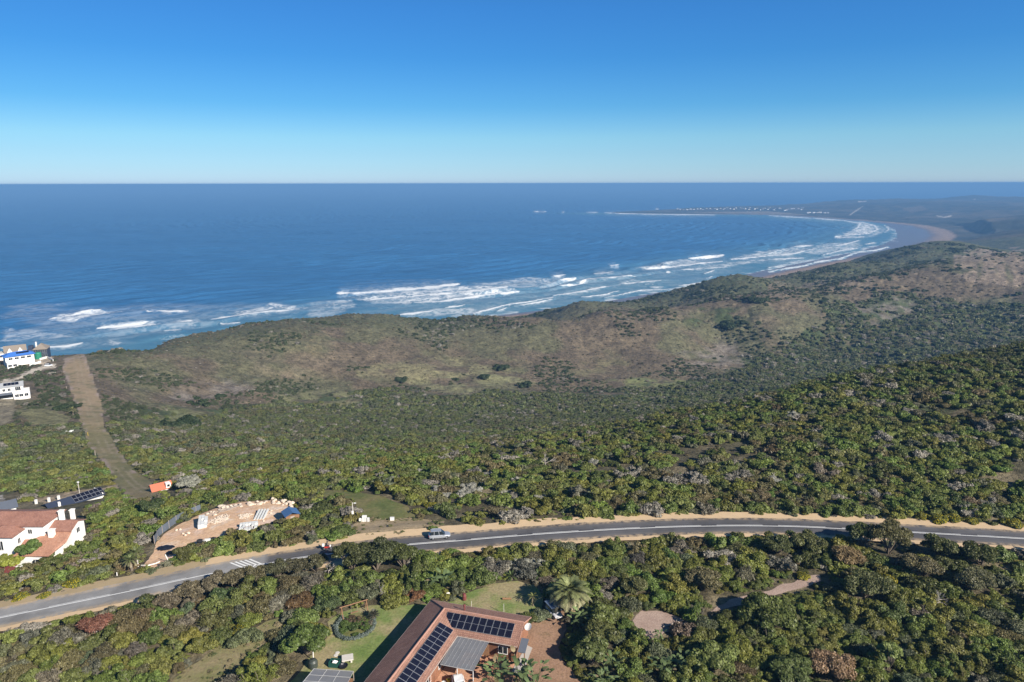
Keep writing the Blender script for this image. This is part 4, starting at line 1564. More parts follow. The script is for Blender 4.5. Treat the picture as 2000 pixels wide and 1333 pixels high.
# --- garden and roadside plants
palm((1112, 1194), 4.0, 3.6, 'large date palm with a wide starburst crown at the end of the lawn', 1, 96, green=(.165, .185, .075), tip=(.34, .285, .19))
palm((1041, 1183), 1.15, 1.7, 'small slender palm on the lawn left of the large date palm', 2, 16, trunk_r=.1, green=(.16, .17, .05))
palm((906, 1153), 1.5, .5, 'low cycad with stiff fronds at the edge of the back lawn', 3, 26, .5, 'cycad', 'cycad', green=(.10, .14, .03), tip=(.14, .16, .05), trunk_r=.25)
palm((999, 1131), 1.4, .6, 'dark low cycad in the shrubs above the middle of the back lawn', 4, 22, .5, 'cycad', 'cycad', green=(.07, .10, .03), tip=(.08, .1, .04), trunk_r=.25)
palm((1052, 1130), 1.5, .7, 'low dark green palm in the shade just left of the large date palm', 5, 24, .6, 'cycad', 'cycad', green=(.06, .09, .03), tip=(.08, .1, .04), trunk_r=.25)
palm((731, 1210), 1.05, 1.0, 'round grey-green spiky aloe beside the swing frame', 6, 60, .25, 'aloe', 'aloe', green=(.085, .085, .06), tip=(.1, .09, .06), trunk_r=.12)
palm((258, 1118), 2.0, 2.2, 'palm with drooping dry fronds left of the building site entrance', 7, 34, 1.1, tip=(.28, .22, .15), trunk_r=.22)
palm((268, 1108), 1.8, 3.0, 'taller palm behind the drooping palm by the building site entrance', 8, 26, .8, trunk_r=.2)
palm((143, 812), 2.2, 2.6, 'yellowish young palm beside the cleared strip', 9, 22, .7, trunk_r=.2, green=(.17, .17, .06))

STREL = 'strelitzia clumps'
for uv, s, lab in (((866, 1152), 1.25, 'tall strelitzia with broad upright leaves above the corner of the tiled house'), ((1170, 1225), 1.2, 'strelitzia standing on the right edge of the dirt drive'), ((1130, 1225), 1.1, 'strelitzia by the bend of the dirt drive in the shade'),
                   ((972, 1338), 1.25, 'strelitzia with pale leaves at the right end of the canopy'), ((1010, 1335), 1.4, 'large strelitzia clump between the house and the dirt drive'), ((1045, 1338), 1.3, 'strelitzia clump right beside the bottom of the dirt drive'),
                   ((1192, 1308), 1.0, 'fan shaped strelitzia among dark shrubs right of the drive'), ((1290, 1318), 1.1, 'strelitzia with dry hanging leaves in the thicket at the bottom'), ((1288, 1250), .6, 'small strelitzia beside the log in the clearing'), ((1180, 1345), 1.0, 'strelitzia at the very bottom right of the drive'), ((1330, 1310), .9, 'strelitzia behind the one with dry hanging leaves'), ((980, 1315), 0.9, 'pale strelitzia casting its shadow on the brick wall')):
    put('strelitzia', PADDLE[len(TAKEN) % 4], uv, s, (1, 1, 1), lab, 'plant', STREL, sink=0)

# trees
T = make_tree
T('tree', (735, 1106), 4.3, 5.3, (0.077, 0.088, 0.034), 'broad dark tree hiding the road between the scooter and the car', 21, n=9000, leaf=.2)
T('tree', (688, 1110), 3.3, 4.9, (0.081, 0.088, 0.031), 'dark tree next to the scooter with its crown over the road', 22, n=6500, leaf=.2)
T('tree', (788, 1102), 3.0, 4.2, (0.095, 0.109, 0.034), 'olive tree below the silver car', 23, n=6000, leaf=.2)
T('tree', (600, 1275), 3.3, 3.7, (0.100, 0.140, 0.034), 'leafy round green tree on the slope beside the left lawn', 24, 'leafy', n=7000)
T('tree', (1690, 1165), 3.9, 4.2, (0.137, 0.144, 0.059), 'soft feathery round tree standing above the track', 25, n=9000, leaf=.17)
T('tree', (1800, 1125), 3.4, 3.6, (0.173, 0.149, 0.081), 'greyish thin-leaved tree in front of the road', 26, n=6500, leaf=.15)
T('tree', (1905, 1150), 3.3, 3.2, (0.155, 0.149, 0.081), 'dull grey-green tree near the right edge below the road', 27, n=6500, leaf=.15)
T('tree', (1915, 1100), 3.2, 3.6, (0.091, 0.101, 0.036), 'dark tree overlapping the road near the right edge', 28, n=6500, leaf=.18)
T('tree', (1835, 1085), 3.2, 3.6, (0.100, 0.109, 0.039), 'dark green tree below the road left of the darkest one', 29, n=6500, leaf=.18)
T('tree', (1735, 1078), 3.9, 5.8, (0.127, 0.115, 0.048), 'olive tree reaching up across the whole road', 30, n=7500, leaf=.18)
T('tree', (1682, 1066), 2.9, 5.0, (0.091, 0.109, 0.036), 'upright dark tree standing before the road tree shadow', 31, n=6000, leaf=.18)
T('tree', (1655, 1100), 2.8, 2.9, (0.273, 0.196, 0.105), 'bare brownish tree below the road shadow', 32, 'bare', n=5200)
T('tree', (1580, 1078), 3.3, 3.4, (0.131, 0.136, 0.053), 'grey-green tree at the lower edge of the road', 33, n=7000, leaf=.18)
T('tree', (1520, 1080), 2.8, 3.0, (0.113, 0.126, 0.048), 'smaller tree left of the grey-green tree by the road', 34, n=6000, leaf=.18)
T('tree', (1375, 1150), 3.2, 3.2, (0.191, 0.166, 0.087), 'greyish flowering tree beside the shaded hollow', 35, n=6500, leaf=.17)
T('tree', (1175, 1262), 3.0, 3.9, (0.124, 0.131, 0.042), 'tall dense tree throwing its shadow over the dirt drive', 36, 'leafy', n=7500)
T('tree', (1155, 1295), 2.7, 3.8, (0.113, 0.136, 0.039), 'dense green tree at the lower bend of the drive', 37, 'leafy', n=7000)
T('tree', (1180, 1225), 2.6, 3.6, (0.127, 0.149, 0.039), 'leafy tree behind the strelitzia on the right of the drive', 38, 'leafy', n=6500)
T('tree', (1500, 1215), 4.4, 3.6, (0.109, 0.130, 0.034), 'wide olive green tree below the track', 39, 'leafy', n=10000)
T('tree', (1395, 1305), 3.6, 3.4, (0.155, 0.184, 0.053), 'light green round tree in the thicket below the clearing', 40, 'leafy', n=8000)
T('tree', (1625, 1318), 3.1, 3.2, (.30, .20, .125), 'dry orange-brown tree among green shrubs', 41, n=8000, leaf=.15)
T('tree', (1735, 1305), 1.7, 4.2, (0.191, 0.227, 0.070), 'narrow upright tree with pale flower heads beside the dry brown tree', 42, 'leafy', n=4500)
T('tree', (1545, 1325), 3.2, 3.0, (0.091, 0.115, 0.034), 'dark olive tree left of the dry brown tree', 43, 'leafy', n=7000)
T('bare_tree', (190, 1235), 2.3, 2.6, (.21, .095, .065), 'reddish bare bush overlapping the left part of the road', 44, 'bare', 'shrub', n=4200)
T('tree', (370, 955), 3.3, 3.6, (.30, .30, .25), 'silvery grey tree right of the small red-roofed house', 45, 'leafy', n=5200)
T('tree', (62, 1100), 2.4, 4.3, (0.100, 0.149, 0.036), 'dark green tree in front of the white house', 46, 'leafy', n=5200)
T('tree', (22, 1112), 2.4, 3.0, (0.218, 0.236, 0.039), 'yellow-green bush in front of the white house', 47, 'leafy', 'shrub', n=5200)
T('tree', (300, 1000), 3.0, 3.0, (0.058, 0.080, 0.028), 'very dark round tree above the building site fence', 48, 'leafy', n=5200)
T('tree', (1240, 1160), 2.3, 2.6, (0.137, 0.140, 0.056), 'grey-green bush left of the dark hollow', 49, n=4500, leaf=.17)

for i, (u, v, r, h, c) in enumerate(((330, 1185, 2.2, 2.5, (.16, .13, .085)), (372, 1165, 2.4, 2.9, (.15, .125, .075)), (415, 1152, 2.5, 3.2, (.165, .14, .09)), (458, 1142, 2.3, 3.0, (.14, .12, .068)), (500, 1133, 2.3, 2.8, (.13, .115, .06)), (540, 1124, 2.3, 2.7, (.085, .085, .042)), (580, 1116, 2.3, 2.7, (.10, .092, .05)), (618, 1110, 2.2, 2.9, (.095, .09, .046)))):
    T('roadside_bush', (u, v), r, h, c, 'brownish leafy bush in the row overlapping the lower edge of the road', 60 + i, cat='bush', group='brown bushes along the lower road edge', n=4200, leaf=.17)
# shrubs with a look of their own
for (u, v, r, c, lab, k) in (
    (1005, 1108, 1.5, SILVER, 'silver grey shrub behind the middle of the back lawn', 0), (1030, 1105, 1.6, SILVER, 'largest silver shrub above the back lawn', 1), (1052, 1108, 1.3, SILVER, 'silver shrub nearest the large date palm', 2),
    (1178, 1168, 1.9, (.24, .215, .18), 'dry pale bush right behind the large date palm', 0), (795, 1098, 1.0, SILVER, 'small silver bush in front of the dark roadside tree', 1), (708, 1088, 1.0, GREYG, 'pale green bush on the face of the dark roadside tree', 2),
    (1058, 1205, 1.9, (.13, .15, .085), 'soft grey-green bush left of the parked buggy', 0), (1030, 1212, 1.7, DARK, 'dark rounded bush at the right end of the lawn behind the roof', 1),
    (810, 1168, 1.6, RUST, 'rust red shrub above the roof corner', 2), (845, 1160, 2.2, GREEN, 'bright leafy bush above the roof corner', 0), (688, 1172, 2.3, DARK, 'dark green bush behind the swing frame', 1),
    (718, 1165, 2.2, GREYG, 'dusty green bush right behind the swing frame', 2), (768, 1182, 2.0, OLIVE, 'olive bush at the top of the left lawn', 3), (590, 1180, 2.6, (.125, .078, .036), 'rounded bronze brown bush above the left lawn slope', 0),
    (640, 1188, 2.3, (.085, .115, .045), 'fresh green bush left of the swing frame', 1), (440, 1170, 2.4, (.085, .125, .045), 'fresh green bush in the brown thicket under the road', 2), (480, 1248, 2.2, (.14, .16, .075), 'pale yellow-flecked bush at the lower left', 3),
    (1190, 1145, 1.8, (.16, .135, .105), 'dry grey bush above the date palm', 1),
    (700, 1218, .9, (.075, .12, .028), 'low green bed plant inside the garden ring', 0), (672, 1222, .9, (.085, .125, .03), 'low green bed plant at the left of the garden ring', 1), (690, 1228, .9, (.07, .11, .03), 'low green bed plant at the front of the garden ring', 2), (722, 1222, .8, GREYB, 'brown dry bed plant at the right of the garden ring', 3),
):
    put('shrub', (NEAR + FINE)[k + (0 if c not in (SILVER,) else 4)], (u, v), r, c, lab, 'shrub', None, .95)
for (u, v, r, lab) in ((65, 1140, 1.8, 'yellow flowering bush below the white house'), (42, 1172, 1.5, 'yellow flowering bush above the verge at far left'), (88, 1168, 1.2, 'small yellow flowering bush left of the road edge'), (142, 1148, 1.8, 'yellow flowering bush close to the road edge on the left'), (105, 1128, 1.7, 'yellow flowering bush in the middle of the left thicket'),
                       (1835, 1018, 2.2, 'yellow flowering bush left of the sandy verge, first of the row'), (1860, 1016, 2.0, 'yellow flowering bush in the middle of the verge row'), (1975, 1026, 2.3, 'yellow flowering bush by the verge nearest the right edge'), (1800, 1010, 1.7, 'faint yellow flowering bush leftmost of the verge row'), (1895, 1020, 1.7, 'half yellow bush beside the verge row'),
                       (842, 990, 1.6, 'yellow topped bush beside the meadow corner'), (1567, 1128, 1.4, 'bright yellow bush at the end of the track'), (1730, 1135, 1.8, 'yellow flowering bush behind the feathery tree'), (1850, 1185, 1.2, 'small yellow bush in the right thicket'), (470, 1236, 1.6, 'yellow daisy bush at the lower left slope')):
    put('flowering_shrub', FLOWER[len(TAKEN) % 2], (u, v), r, (.085, .105, .028), lab, 'shrub', 'yellow flowering bushes', .9)
SV = 'silver bushes on the slope beyond the road'
for (u, v, r) in ((762, 943, 1.6), (775, 955, 1.2), (850, 962, 1.7), (872, 968, 1.3), (905, 968, 1.8), (915, 955, 1.9), (930, 962, 1.7), (945, 948, 1.0), (985, 963, 1.4), (1010, 942, 1.5), (820, 921, 1.4), (850, 920, 1.3), (955, 932, 1.6), (912, 938, 1.2), (1055, 975, 1.4), (1060, 948, 1.4), (1005, 980, 1.2), (848, 975, 1.2), (660, 975, 1.2), (1045, 968, 1.0), (1105, 985, .9), (1160, 905, 1.3), (1510, 940, 1.8), (1550, 815, 1.9), (1130, 975, .9)):
    put('silver_shrub', NEAR[len(TAKEN) % 7], (u, v), r, (.36, .35, .31), 'low silver grey bush in the green scrub beyond the road', 'shrub', SV, .8)
for i, (uv, s, lab) in enumerate((((1066, 915), 6.0, 'bare forked dead tree rising from the green slope'), ((880, 905), 4.5, 'thin grey dead tree left of the forked dead tree'), ((1555, 825), 4.0, 'pale dead branches on the upper right slope'), ((1510, 945), 3.6, 'dead grey branches low on the right slope'), ((1825, 1190), 4.5, 'leaning bare tree in the right thicket'), ((640, 1120), 4.0, 'grey leafless branches beside the scooter'), ((775, 945), 3.0, 'dead grey stems above the meadow'), ((745, 1165), 3.2, 'leafless grey branches in the thicket above the left lawn'))):
    p = gp(*uv)
    o = link('dead_tree', dead_tree_mesh(600 + i, s), None, p, None, lab, 'dead tree')
    TAKEN.append((p[0], p[1], .6))

# ------------------------------------------------------------------ the thicket: single shrubs near the camera
def pick_tones(u, v, x, y, n1, n2, r01):
    """leaf colour by place; returns colour (n,3) and a kind index"""
    n = len(u)
    base = np.array([OLIVE, GREEN, DARK, (.160, .180, .050), BROWN, GREYB, GREYG, BRIGHT])
    w = np.zeros((n, 8))
    # default: the green slope beyond the road
    w[:] = [.34, .26, .10, .20, .06, .02, .04, .05]
    w += (n1 > .55)[:, None] * np.array([0, 0, 0, 0, .12, .03, .03, 0])
    lowright = (v > 1060) & (u > 1150)
    w[lowright] = [.40, .16, .24, .10, .05, .05, .06, .01]
    lowleft = (v > 1090) & (u < 620)
    w[lowleft] = [.20, .12, .08, .14, .20, .14, .10, .05]
    br = inpoly(u, v, [(190, 1235), (330, 1150), (480, 1115), (620, 1110), (640, 1190), (560, 1200), (440, 1215), (330, 1260), (230, 1300), (0, 1330), (0, 1250)])
    w[br] = [.10, .05, .10, .04, .42, .26, .06, .02]
    left = (u < 640) & (v > 960) & (v < 1200) & ~lowleft
    w[left] = [.30, .32, .10, .18, .05, .03, .04, .07]
    valley = np.hypot(x, y) > 300
    w[valley] = [.20, .20, .24, .05, .05, .05, .21, .0]
    brownp = (n2 > .60)
    w[brownp] += np.array([0, 0, 0, 0, .3, .10, 0, 0])
    w /= w.sum(1, keepdims=True)
    cs = np.cumsum(w, 1)
    k = (r01[:, None] > cs).sum(1).clip(0, 7)
    # the scrub turns greyer down the slope and in the valley
    g = sstep(190, 380, np.hypot(x, y))[:, None]
    c = base[k]
    return c * (1 - g) + g * (c * .55 + .45 * np.array([.100, .112, .062])), k


def scatter(dlo, dhi, n, rlo, rhi, over, azl=39.5):
    a = np.radians((rng.random(n) * 2 - 1) * azl)
    d = np.sqrt(rng.random(n) * (dhi ** 2 - dlo ** 2) + dlo ** 2)
    x, y = d * np.sin(a), d * np.cos(a)
    r = rlo + (rhi - rlo) * rng.random(n) ** 1.6
    r *= 0.75 + .5 * fbm(x, y, 30, 2, 210)
    o = np.argsort(-r)
    x, y, r = x[o], y[o], r[o]
    ok = free(x, y, r)
    x, y, r = x[ok], y[ok], r[ok]
    if TAKEN and dlo < 320:
        tk = np.array(TAKEN)
        for tx, ty, tr in tk:
            m = (x - tx) ** 2 + (y - ty) ** 2 > ((tr + r) * .66) ** 2
            x, y, r = x[m], y[m], r[m]
    i = poisson(x, y, r, over)
    return x[i], y[i], r[i]


REGIONS = [
    ('brown and olive thicket under the left part of the road', lambda u, v: (u < 640) & (v > 1100), 'in the thicket below the left part of the road'),
    ('green thicket between the white house and the road', lambda u, v: (u < 640) & (v <= 1100), 'in the thicket around the building site'),
    ('shrubs between the road and the tiled house', lambda u, v: (u >= 640) & (u < 1150) & (v > 1050), 'between the road and the tiled house'),
    ('shrubs of the lower right thicket', lambda u, v: (u >= 1150) & (v > 1160), 'in the lower right thicket around the track'),
    ('shrubs just below the right part of the road', lambda u, v: (u >= 1150) & (v > 1040), 'just below the right part of the road'),
    ('shrubs on the slope beyond the road', lambda u, v: (v <= 1050), 'on the slope beyond the road'),
]
TONE_WORD = ['olive green', 'mid green', 'dark green', 'yellowish green', 'brown', 'dry grey-brown', 'grey-green', 'fresh green']

sx_, sy_, sr_ = scatter(62, 128, 11000, 0.7, 2.5, .55, 41)
sz_ = gz(sx_, sy_)
su, sv, _ = pix(sx_, sy_, sz_ + sr_ * .5)
tc_, tk_ = pick_tones(su, sv, sx_, sy_, fbm(sx_, sy_, 22, 3, 221), fbm(sx_, sy_, 16, 3, 222), rng.random(len(sx_)))
tc_ = tc_ * (0.80 + .40 * rng.random(len(sx_)))[:, None] * (1 + .05 * rng.normal(size=(len(sx_), 3)))
inview = (su > -30) & (su < 2030) & (sv < 1370)
score = np.where(inview, sr_ / np.hypot(sx_, sy_), 0)
order = np.argsort(-score)
single = set(order[:285].tolist())
rest = []
for i in range(len(sx_)):
    if i in single:
        u, v = su[i], sv[i]
        for gname, test, where in REGIONS:
            if test(u, v):
                break
        k = tk_[i]
        src = TWIGGY[i % 2] if k == 5 and i % 2 else (FINE[i % 3] if k in (4, 6) else NEAR[i % 7])
        o = link('bush', src, None, (sx_[i], sy_[i], sz_[i] - .08 * sr_[i]), None, '%s rounded bush %s' % (TONE_WORD[k], where), 'bush', '%s, %s' % (gname, TONE_WORD[k]))
        o.scale = (sr_[i], sr_[i] * rng.uniform(.85, 1.15), sr_[i] * rng.uniform(.8, 1.25))
        o.rotation_euler = (0, 0, rng.random() * 6.28)
        o.color = (*tc_[i], 1)
    else:
        rest.append(i)
rest = np.array(rest)


# ------------------------------------------------------------------ the scrub that nobody could count: one object, instanced
def scrub(name, sets, label):
    """sets: list of (source meshes, xyz, r, colour)"""
    pos, scl, rot, col, idx = [], [], [], [], []
    coll = bpy.data.collections.new(name + "_sources")
    base = 0
    for meshes, P, r, c in sets:
        for j, me in enumerate(meshes):
            o = bpy.data.objects.new("%s_source_%03d" % (name, base + j), me)
            o.color = (0, 0, 0, 1)
            coll.objects.link(o)
        n = len(P)
        pos.append(P)
        scl.append(np.stack([r * rng.uniform(.85, 1.15, n), r * rng.uniform(.85, 1.15, n), r * rng.uniform(.75, 1.25, n)], -1))
        rr = np.zeros((n, 3))
        rr[:, 2] = rng.random(n) * 6.283
        rr[:, :2] = rng.normal(size=(n, 2)) * .08
        rot.append(rr)
        col.append(c)
        idx.append(base + rng.integers(0, len(meshes), n))
        base += len(meshes)
    pos = np.vstack(pos)
    me = bpy.data.meshes.new(name)
    me.vertices.add(len(pos))
    me.vertices.foreach_set("co", pos.astype(np.float32).ravel())
    for an, typ, val in (("scl", 'FLOAT_VECTOR', np.vstack(scl)), ("rot", 'FLOAT_VECTOR', np.vstack(rot))):
        a = me.attributes.new(an, typ, 'POINT')
        a.data.foreach_set("vector", val.astype(np.float32).ravel())
    a = me.attributes.new("tone", 'FLOAT_COLOR', 'POINT')
    c4 = np.ones((len(pos), 4), np.float32)
    c4[:, :3] = np.vstack(col)
    a.data.foreach_set("color", c4.ravel())
    a = me.attributes.new("pick", 'INT', 'POINT')
    a.data.foreach_set("value", np.concatenate(idx).astype(np.int32))
    o = link(name, me, None, None, 'stuff', label, 'scrub')
    o.color = (0, 0, 0, 1)
    g = bpy.data.node_groups.new(name, 'GeometryNodeTree')
    g.interface.new_socket("Geometry", in_out='INPUT', socket_type='NodeSocketGeometry')
    g.interface.new_socket("Geometry", in_out='OUTPUT', socket_type='NodeSocketGeometry')
    gi = g.nodes.new("NodeGroupInput")
    go = g.nodes.new("NodeGroupOutput")
    ip = g.nodes.new("GeometryNodeInstanceOnPoints")
    ci = g.nodes.new("GeometryNodeCollectionInfo")
    ci.inputs['Collection'].default_value = coll
    ci.inputs['Separate Children'].default_value = True
    ci.inputs['Reset Children'].default_value = True

    def named(an, typ):
        n = g.nodes.new("GeometryNodeInputNamedAttribute")
        n.data_type = typ
        n.inputs['Name'].default_value = an
        return [s for s in n.outputs if s.enabled and s.name == 'Attribute'][0]
    er = g.nodes.new("FunctionNodeEulerToRotation")
    g.links.new(named("rot", 'FLOAT_VECTOR'), er.inputs[0])
    g.links.new(gi.outputs[0], ip.inputs['Points'])
    g.links.new(ci.outputs[0], ip.inputs['Instance'])
    ip.inputs['Pick Instance'].default_value = True
    g.links.new(named("pick", 'INT'), ip.inputs['Instance Index'])
    g.links.new(er.outputs[0], ip.inputs['Rotation'])
    g.links.new(named("scl", 'FLOAT_VECTOR'), ip.inputs['Scale'])
    g.links.new(ip.outputs[0], go.inputs[0])
    md = o.modifiers.new("scatter", 'NODES')
    md.node_group = g
    return o


sets = []
P = np.column_stack([sx_, sy_, sz_ - .08 * sr_])[rest]
sets.append((NEAR, P, sr_[rest], tc_[rest]))
# low filling growth between the shrubs
x, y, r = scatter(62, 150, 9000, .35, .75, .9, 41)
keep = fbm(x, y, 9, 2, 251) > .40
x, y, r = x[keep], y[keep], r[keep]
z = gz(x, y)
u, v, _ = pix(x, y, z)
c, k = pick_tones(u, v, x, y, fbm(x, y, 22, 3, 221), fbm(x, y, 16, 3, 222), rng.random(len(x)))
c = c * (0.9 + .5 * rng.random(len(x)))[:, None]
sets.append((MID[:3] + FINE[:1], np.column_stack([x, y, z - .05]), r, c))
# the slope beyond the road and the left hillside
x, y, r = scatter(128, 350, 42000, 0.75, 2.5, .54, 41)
z = gz(x, y)
u, v, _ = pix(x, y, z + r * .5)
c, k = pick_tones(u, v, x, y, fbm(x, y, 40, 3, 223), fbm(x, y, 30, 3, 224), rng.random(len(x)))
c = c * (0.80 + .40 * rng.random(len(x)))[:, None] * (1 + .05 * rng.normal(size=(len(x), 3)))
dead = (rng.random(len(x)) < .03 + .12 * (fbm(x, y, 18, 2, 228) > .66))
c = np.where(dead[:, None], np.array([.27, .245, .21]) * (.7 + .5 * rng.random(len(x)))[:, None], c)
thin = fbm(x, y, 26, 3, 225)
keep = (thin > .33) | (rng.random(len(x)) < .4)
sets.append((MID, np.column_stack([x, y, z - .10 * r])[keep], r[keep], c[keep]))


def far_field():
    """jittered grid over the valley and the coastal hills"""
    out = []
    a = np.radians(np.arange(-41, 41, 0.29))
    d = [335.0]
    while d[-1] < 1700:
        d.append(d[-1] * 1.0078 + 0.3)
    d = np.array(d)
    A, D = np.meshgrid(a, d)
    A = (A + (rng.random(A.shape) - .5) * np.radians(.36)).ravel()
    D = (D * (1 + (rng.random(D.shape) - .5) * .011)).ravel()
    x, y = D * np.sin(A), D * np.cos(A)
    z = height(x, y)
    u, v, _ = pix(x, y, z)
    wu = u + (fbm(x, y, 45, 3, 31) - .5) * 90
    wv = v + (fbm(x, y, 45, 3, 32) - .5) * 34
    val = inpoly(wu, wv, [(-200, 1000), (-200, 830), (200, 845), (250, 815), (420, 812), (600, 775), (760, 762), (950, 768), (1180, 772), (1350, 745), (1480, 705), (1600, 640), (1640, 600), (1700, 570), (1800, 575), (1950, 600), (2300, 590), (2300, 1000)])
    clump = fbm(x, y, 38, 3, 231)
    dens = np.where(val, .94, .42 + .45 * (clump > .58))
    sea_strip = inpoly(wu, wv, [(180, 700), (240, 680), (560, 605), (640, 615), (760, 608), (940, 610), (1000, 612), (900, 640), (700, 640), (560, 650), (400, 680), (260, 705)])
    dens = np.where(sea_strip, .6, dens)
    dens = np.where(inpoly(u, v, [(1840, 508), (1870, 495), (2100, 490), (2100, 560), (1930, 550)]), .12, dens)
    more = inpoly(wu, wv, [(190, 725), (420, 705), (560, 735), (640, 765), (420, 812), (225, 835)]) | inpoly(wu, wv, [(640, 740), (760, 700), (1060, 690), (1200, 720), (1350, 700), (1400, 745), (1200, 770), (900, 765)])
    dens = np.where(more & ~val, np.maximum(dens, .20 + .65 * (clump > .50)), dens)
    for poly, cc, kk in GRASS:
        if cc[1] > .1:
            dens = np.where(inpoly(wu, wv, poly), np.minimum(dens, .10), dens)
    dens = np.where((u < 165) & (v > 715) & (v < 860) & ~val, .75, dens)
    sd, w = coast_sd(x, y)
    keep = (rng.random(len(x)) < dens) & (z > 4) & (sd > w + 8)
    # keep the dunes behind the crest thinly covered
    x, y, z, u, v, D, val, clump, A = [q[keep] for q in (x, y, z, u, v, D, val, clump, A)]
    r = D * np.radians(.36) * .5 * (0.62 + .75 * rng.random(len(x))) * np.where(val, 1.15, np.where((u < 170) & (v > 700), .95, .30 + .45 * (clump > .56) + .2 * rng.random(len(x))))
    ok = free(x, y, r)
    return [q[ok] for q in (x, y, z, u, v, r, val)]


x, y, z, u, v, r, val = far_field()
c, k = pick_tones(u, v, x, y, fbm(x, y, 60, 3, 226), fbm(x, y, 50, 3, 227), rng.random(len(x)))
hth = np.array([(.130, .106, .070), (.115, .102, .056), (.066, .080, .036), (.21, .18, .145)])[rng.choice(4, len(x), p=[.46, .30, .12, .12])]
hth = np.where(((fbm(x, y, 38, 3, 231) > .57) | ((u < 170) & (rng.random(len(x)) < .7)))[:, None], np.array([.066, .080, .036]), hth)
c = np.where(val[:, None], c * .95, hth) * (0.80 + .40 * rng.random(len(x)))[:, None]
dead = (rng.random(len(x)) < .04 + .15 * (fbm(x, y, 30, 2, 228) > .68))
c = np.where(dead[:, None], np.array([.25, .228, .20]) * (.7 + .5 * rng.random(len(x)))[:, None], c)
nearf = np.hypot(x, y) < 430
P = np.column_stack([x, y, z - .12 * r])
sets.append((MID, P[nearf], r[nearf], c[nearf]))
sets.append((FAR, P[~nearf], r[~nearf], c[~nearf]))
# low tufts on the cleared strip, the dry slope and the bank
for poly_, n_, den_ in [(_strip, 9000, .10)] + [(B, 420, .12) for nm, B in PATCHES.items() if nm[:3] in ('dry', 'roa')]:
    lo_, hi_ = poly_.min(0), poly_.max(0)
    x = lo_[0] + (hi_[0] - lo_[0]) * rng.random(n_)
    y = lo_[1] + (hi_[1] - lo_[1]) * rng.random(n_)
    dd_, _ = segdist(x, y, poly_, True)
    keep = inpoly(x, y, poly_) & (rng.random(n_) < den_ * (.3 + (fbm(x, y, 5, 2, 262) > .5)) + (.5 if poly_ is _strip else .12) * (fbm(x, y, 6, 2, 261) > .58) + .5 * (dd_ < 1.2))
    x, y = x[keep], y[keep]
    r = .16 + .36 * rng.random(len(x)) ** 2
    c = np.array([(.17, .165, .07), (.24, .20, .12), (.11, .13, .05)])[rng.choice(3, len(x))]
    sets.append((FAR if poly_ is _strip else MID, np.column_stack([x, y, gz(x, y)]), r, c))
scrub("scrub", sets, "dense green and brown coastal scrub covering the slopes and the valley")
print("near shrubs", len(sx_), "scatter", [len(s[1]) for s in sets])
# thickets standing out of the brown hills
for (u, v, r, lab) in ((978, 722, 6.5, 'single round dark green thicket on the grassy valley side'), (1485, 590, 9, 'dark tree clump on the crest of the brown hill'), (1462, 585, 5, 'small dark clump left of the tree clump on the hill crest'), (365, 828, 6.5, 'large dark green bush beside the grass patch near the cleared strip'), (325, 830, 3.6, 'low dark bush left of the large one near the cleared strip'), (340, 832, 3.2, 'low dark bush between two bushes near the cleared strip'),
                       (945, 738, 5, 'dark thicket on the grassy slope left of the round one'), (1025, 755, 5.5, 'dark thicket at the edge of the valley woods'), (890, 742, 3, 'small round dark bush on the grassy slope'), (785, 745, 4.5, 'dark thicket left on the grassy slope'), (1105, 727, 3, 'small dark thicket on the slope right of the round one'), (388, 792, 5, 'dark bush above the grass patch left of centre'), (430, 775, 4, 'dark bush on grey stony ground'), (120, 800, 3.5, 'dark bush left of the cleared strip'), (150, 795, 2.6, 'dark round bush touching the cleared strip'), (1605, 590, 5, 'dark bush high on the brown hill side'), (1425, 640, 9, 'green thicket patch on the face of the brown hill'), (1450, 632, 6, 'green thicket beside the patch on the brown hill')):
    put('thicket', NEAR[len(TAKEN) % 7], (u, v), r, (.042, .062, .024), lab, 'thicket', None, .75, sink=.1)

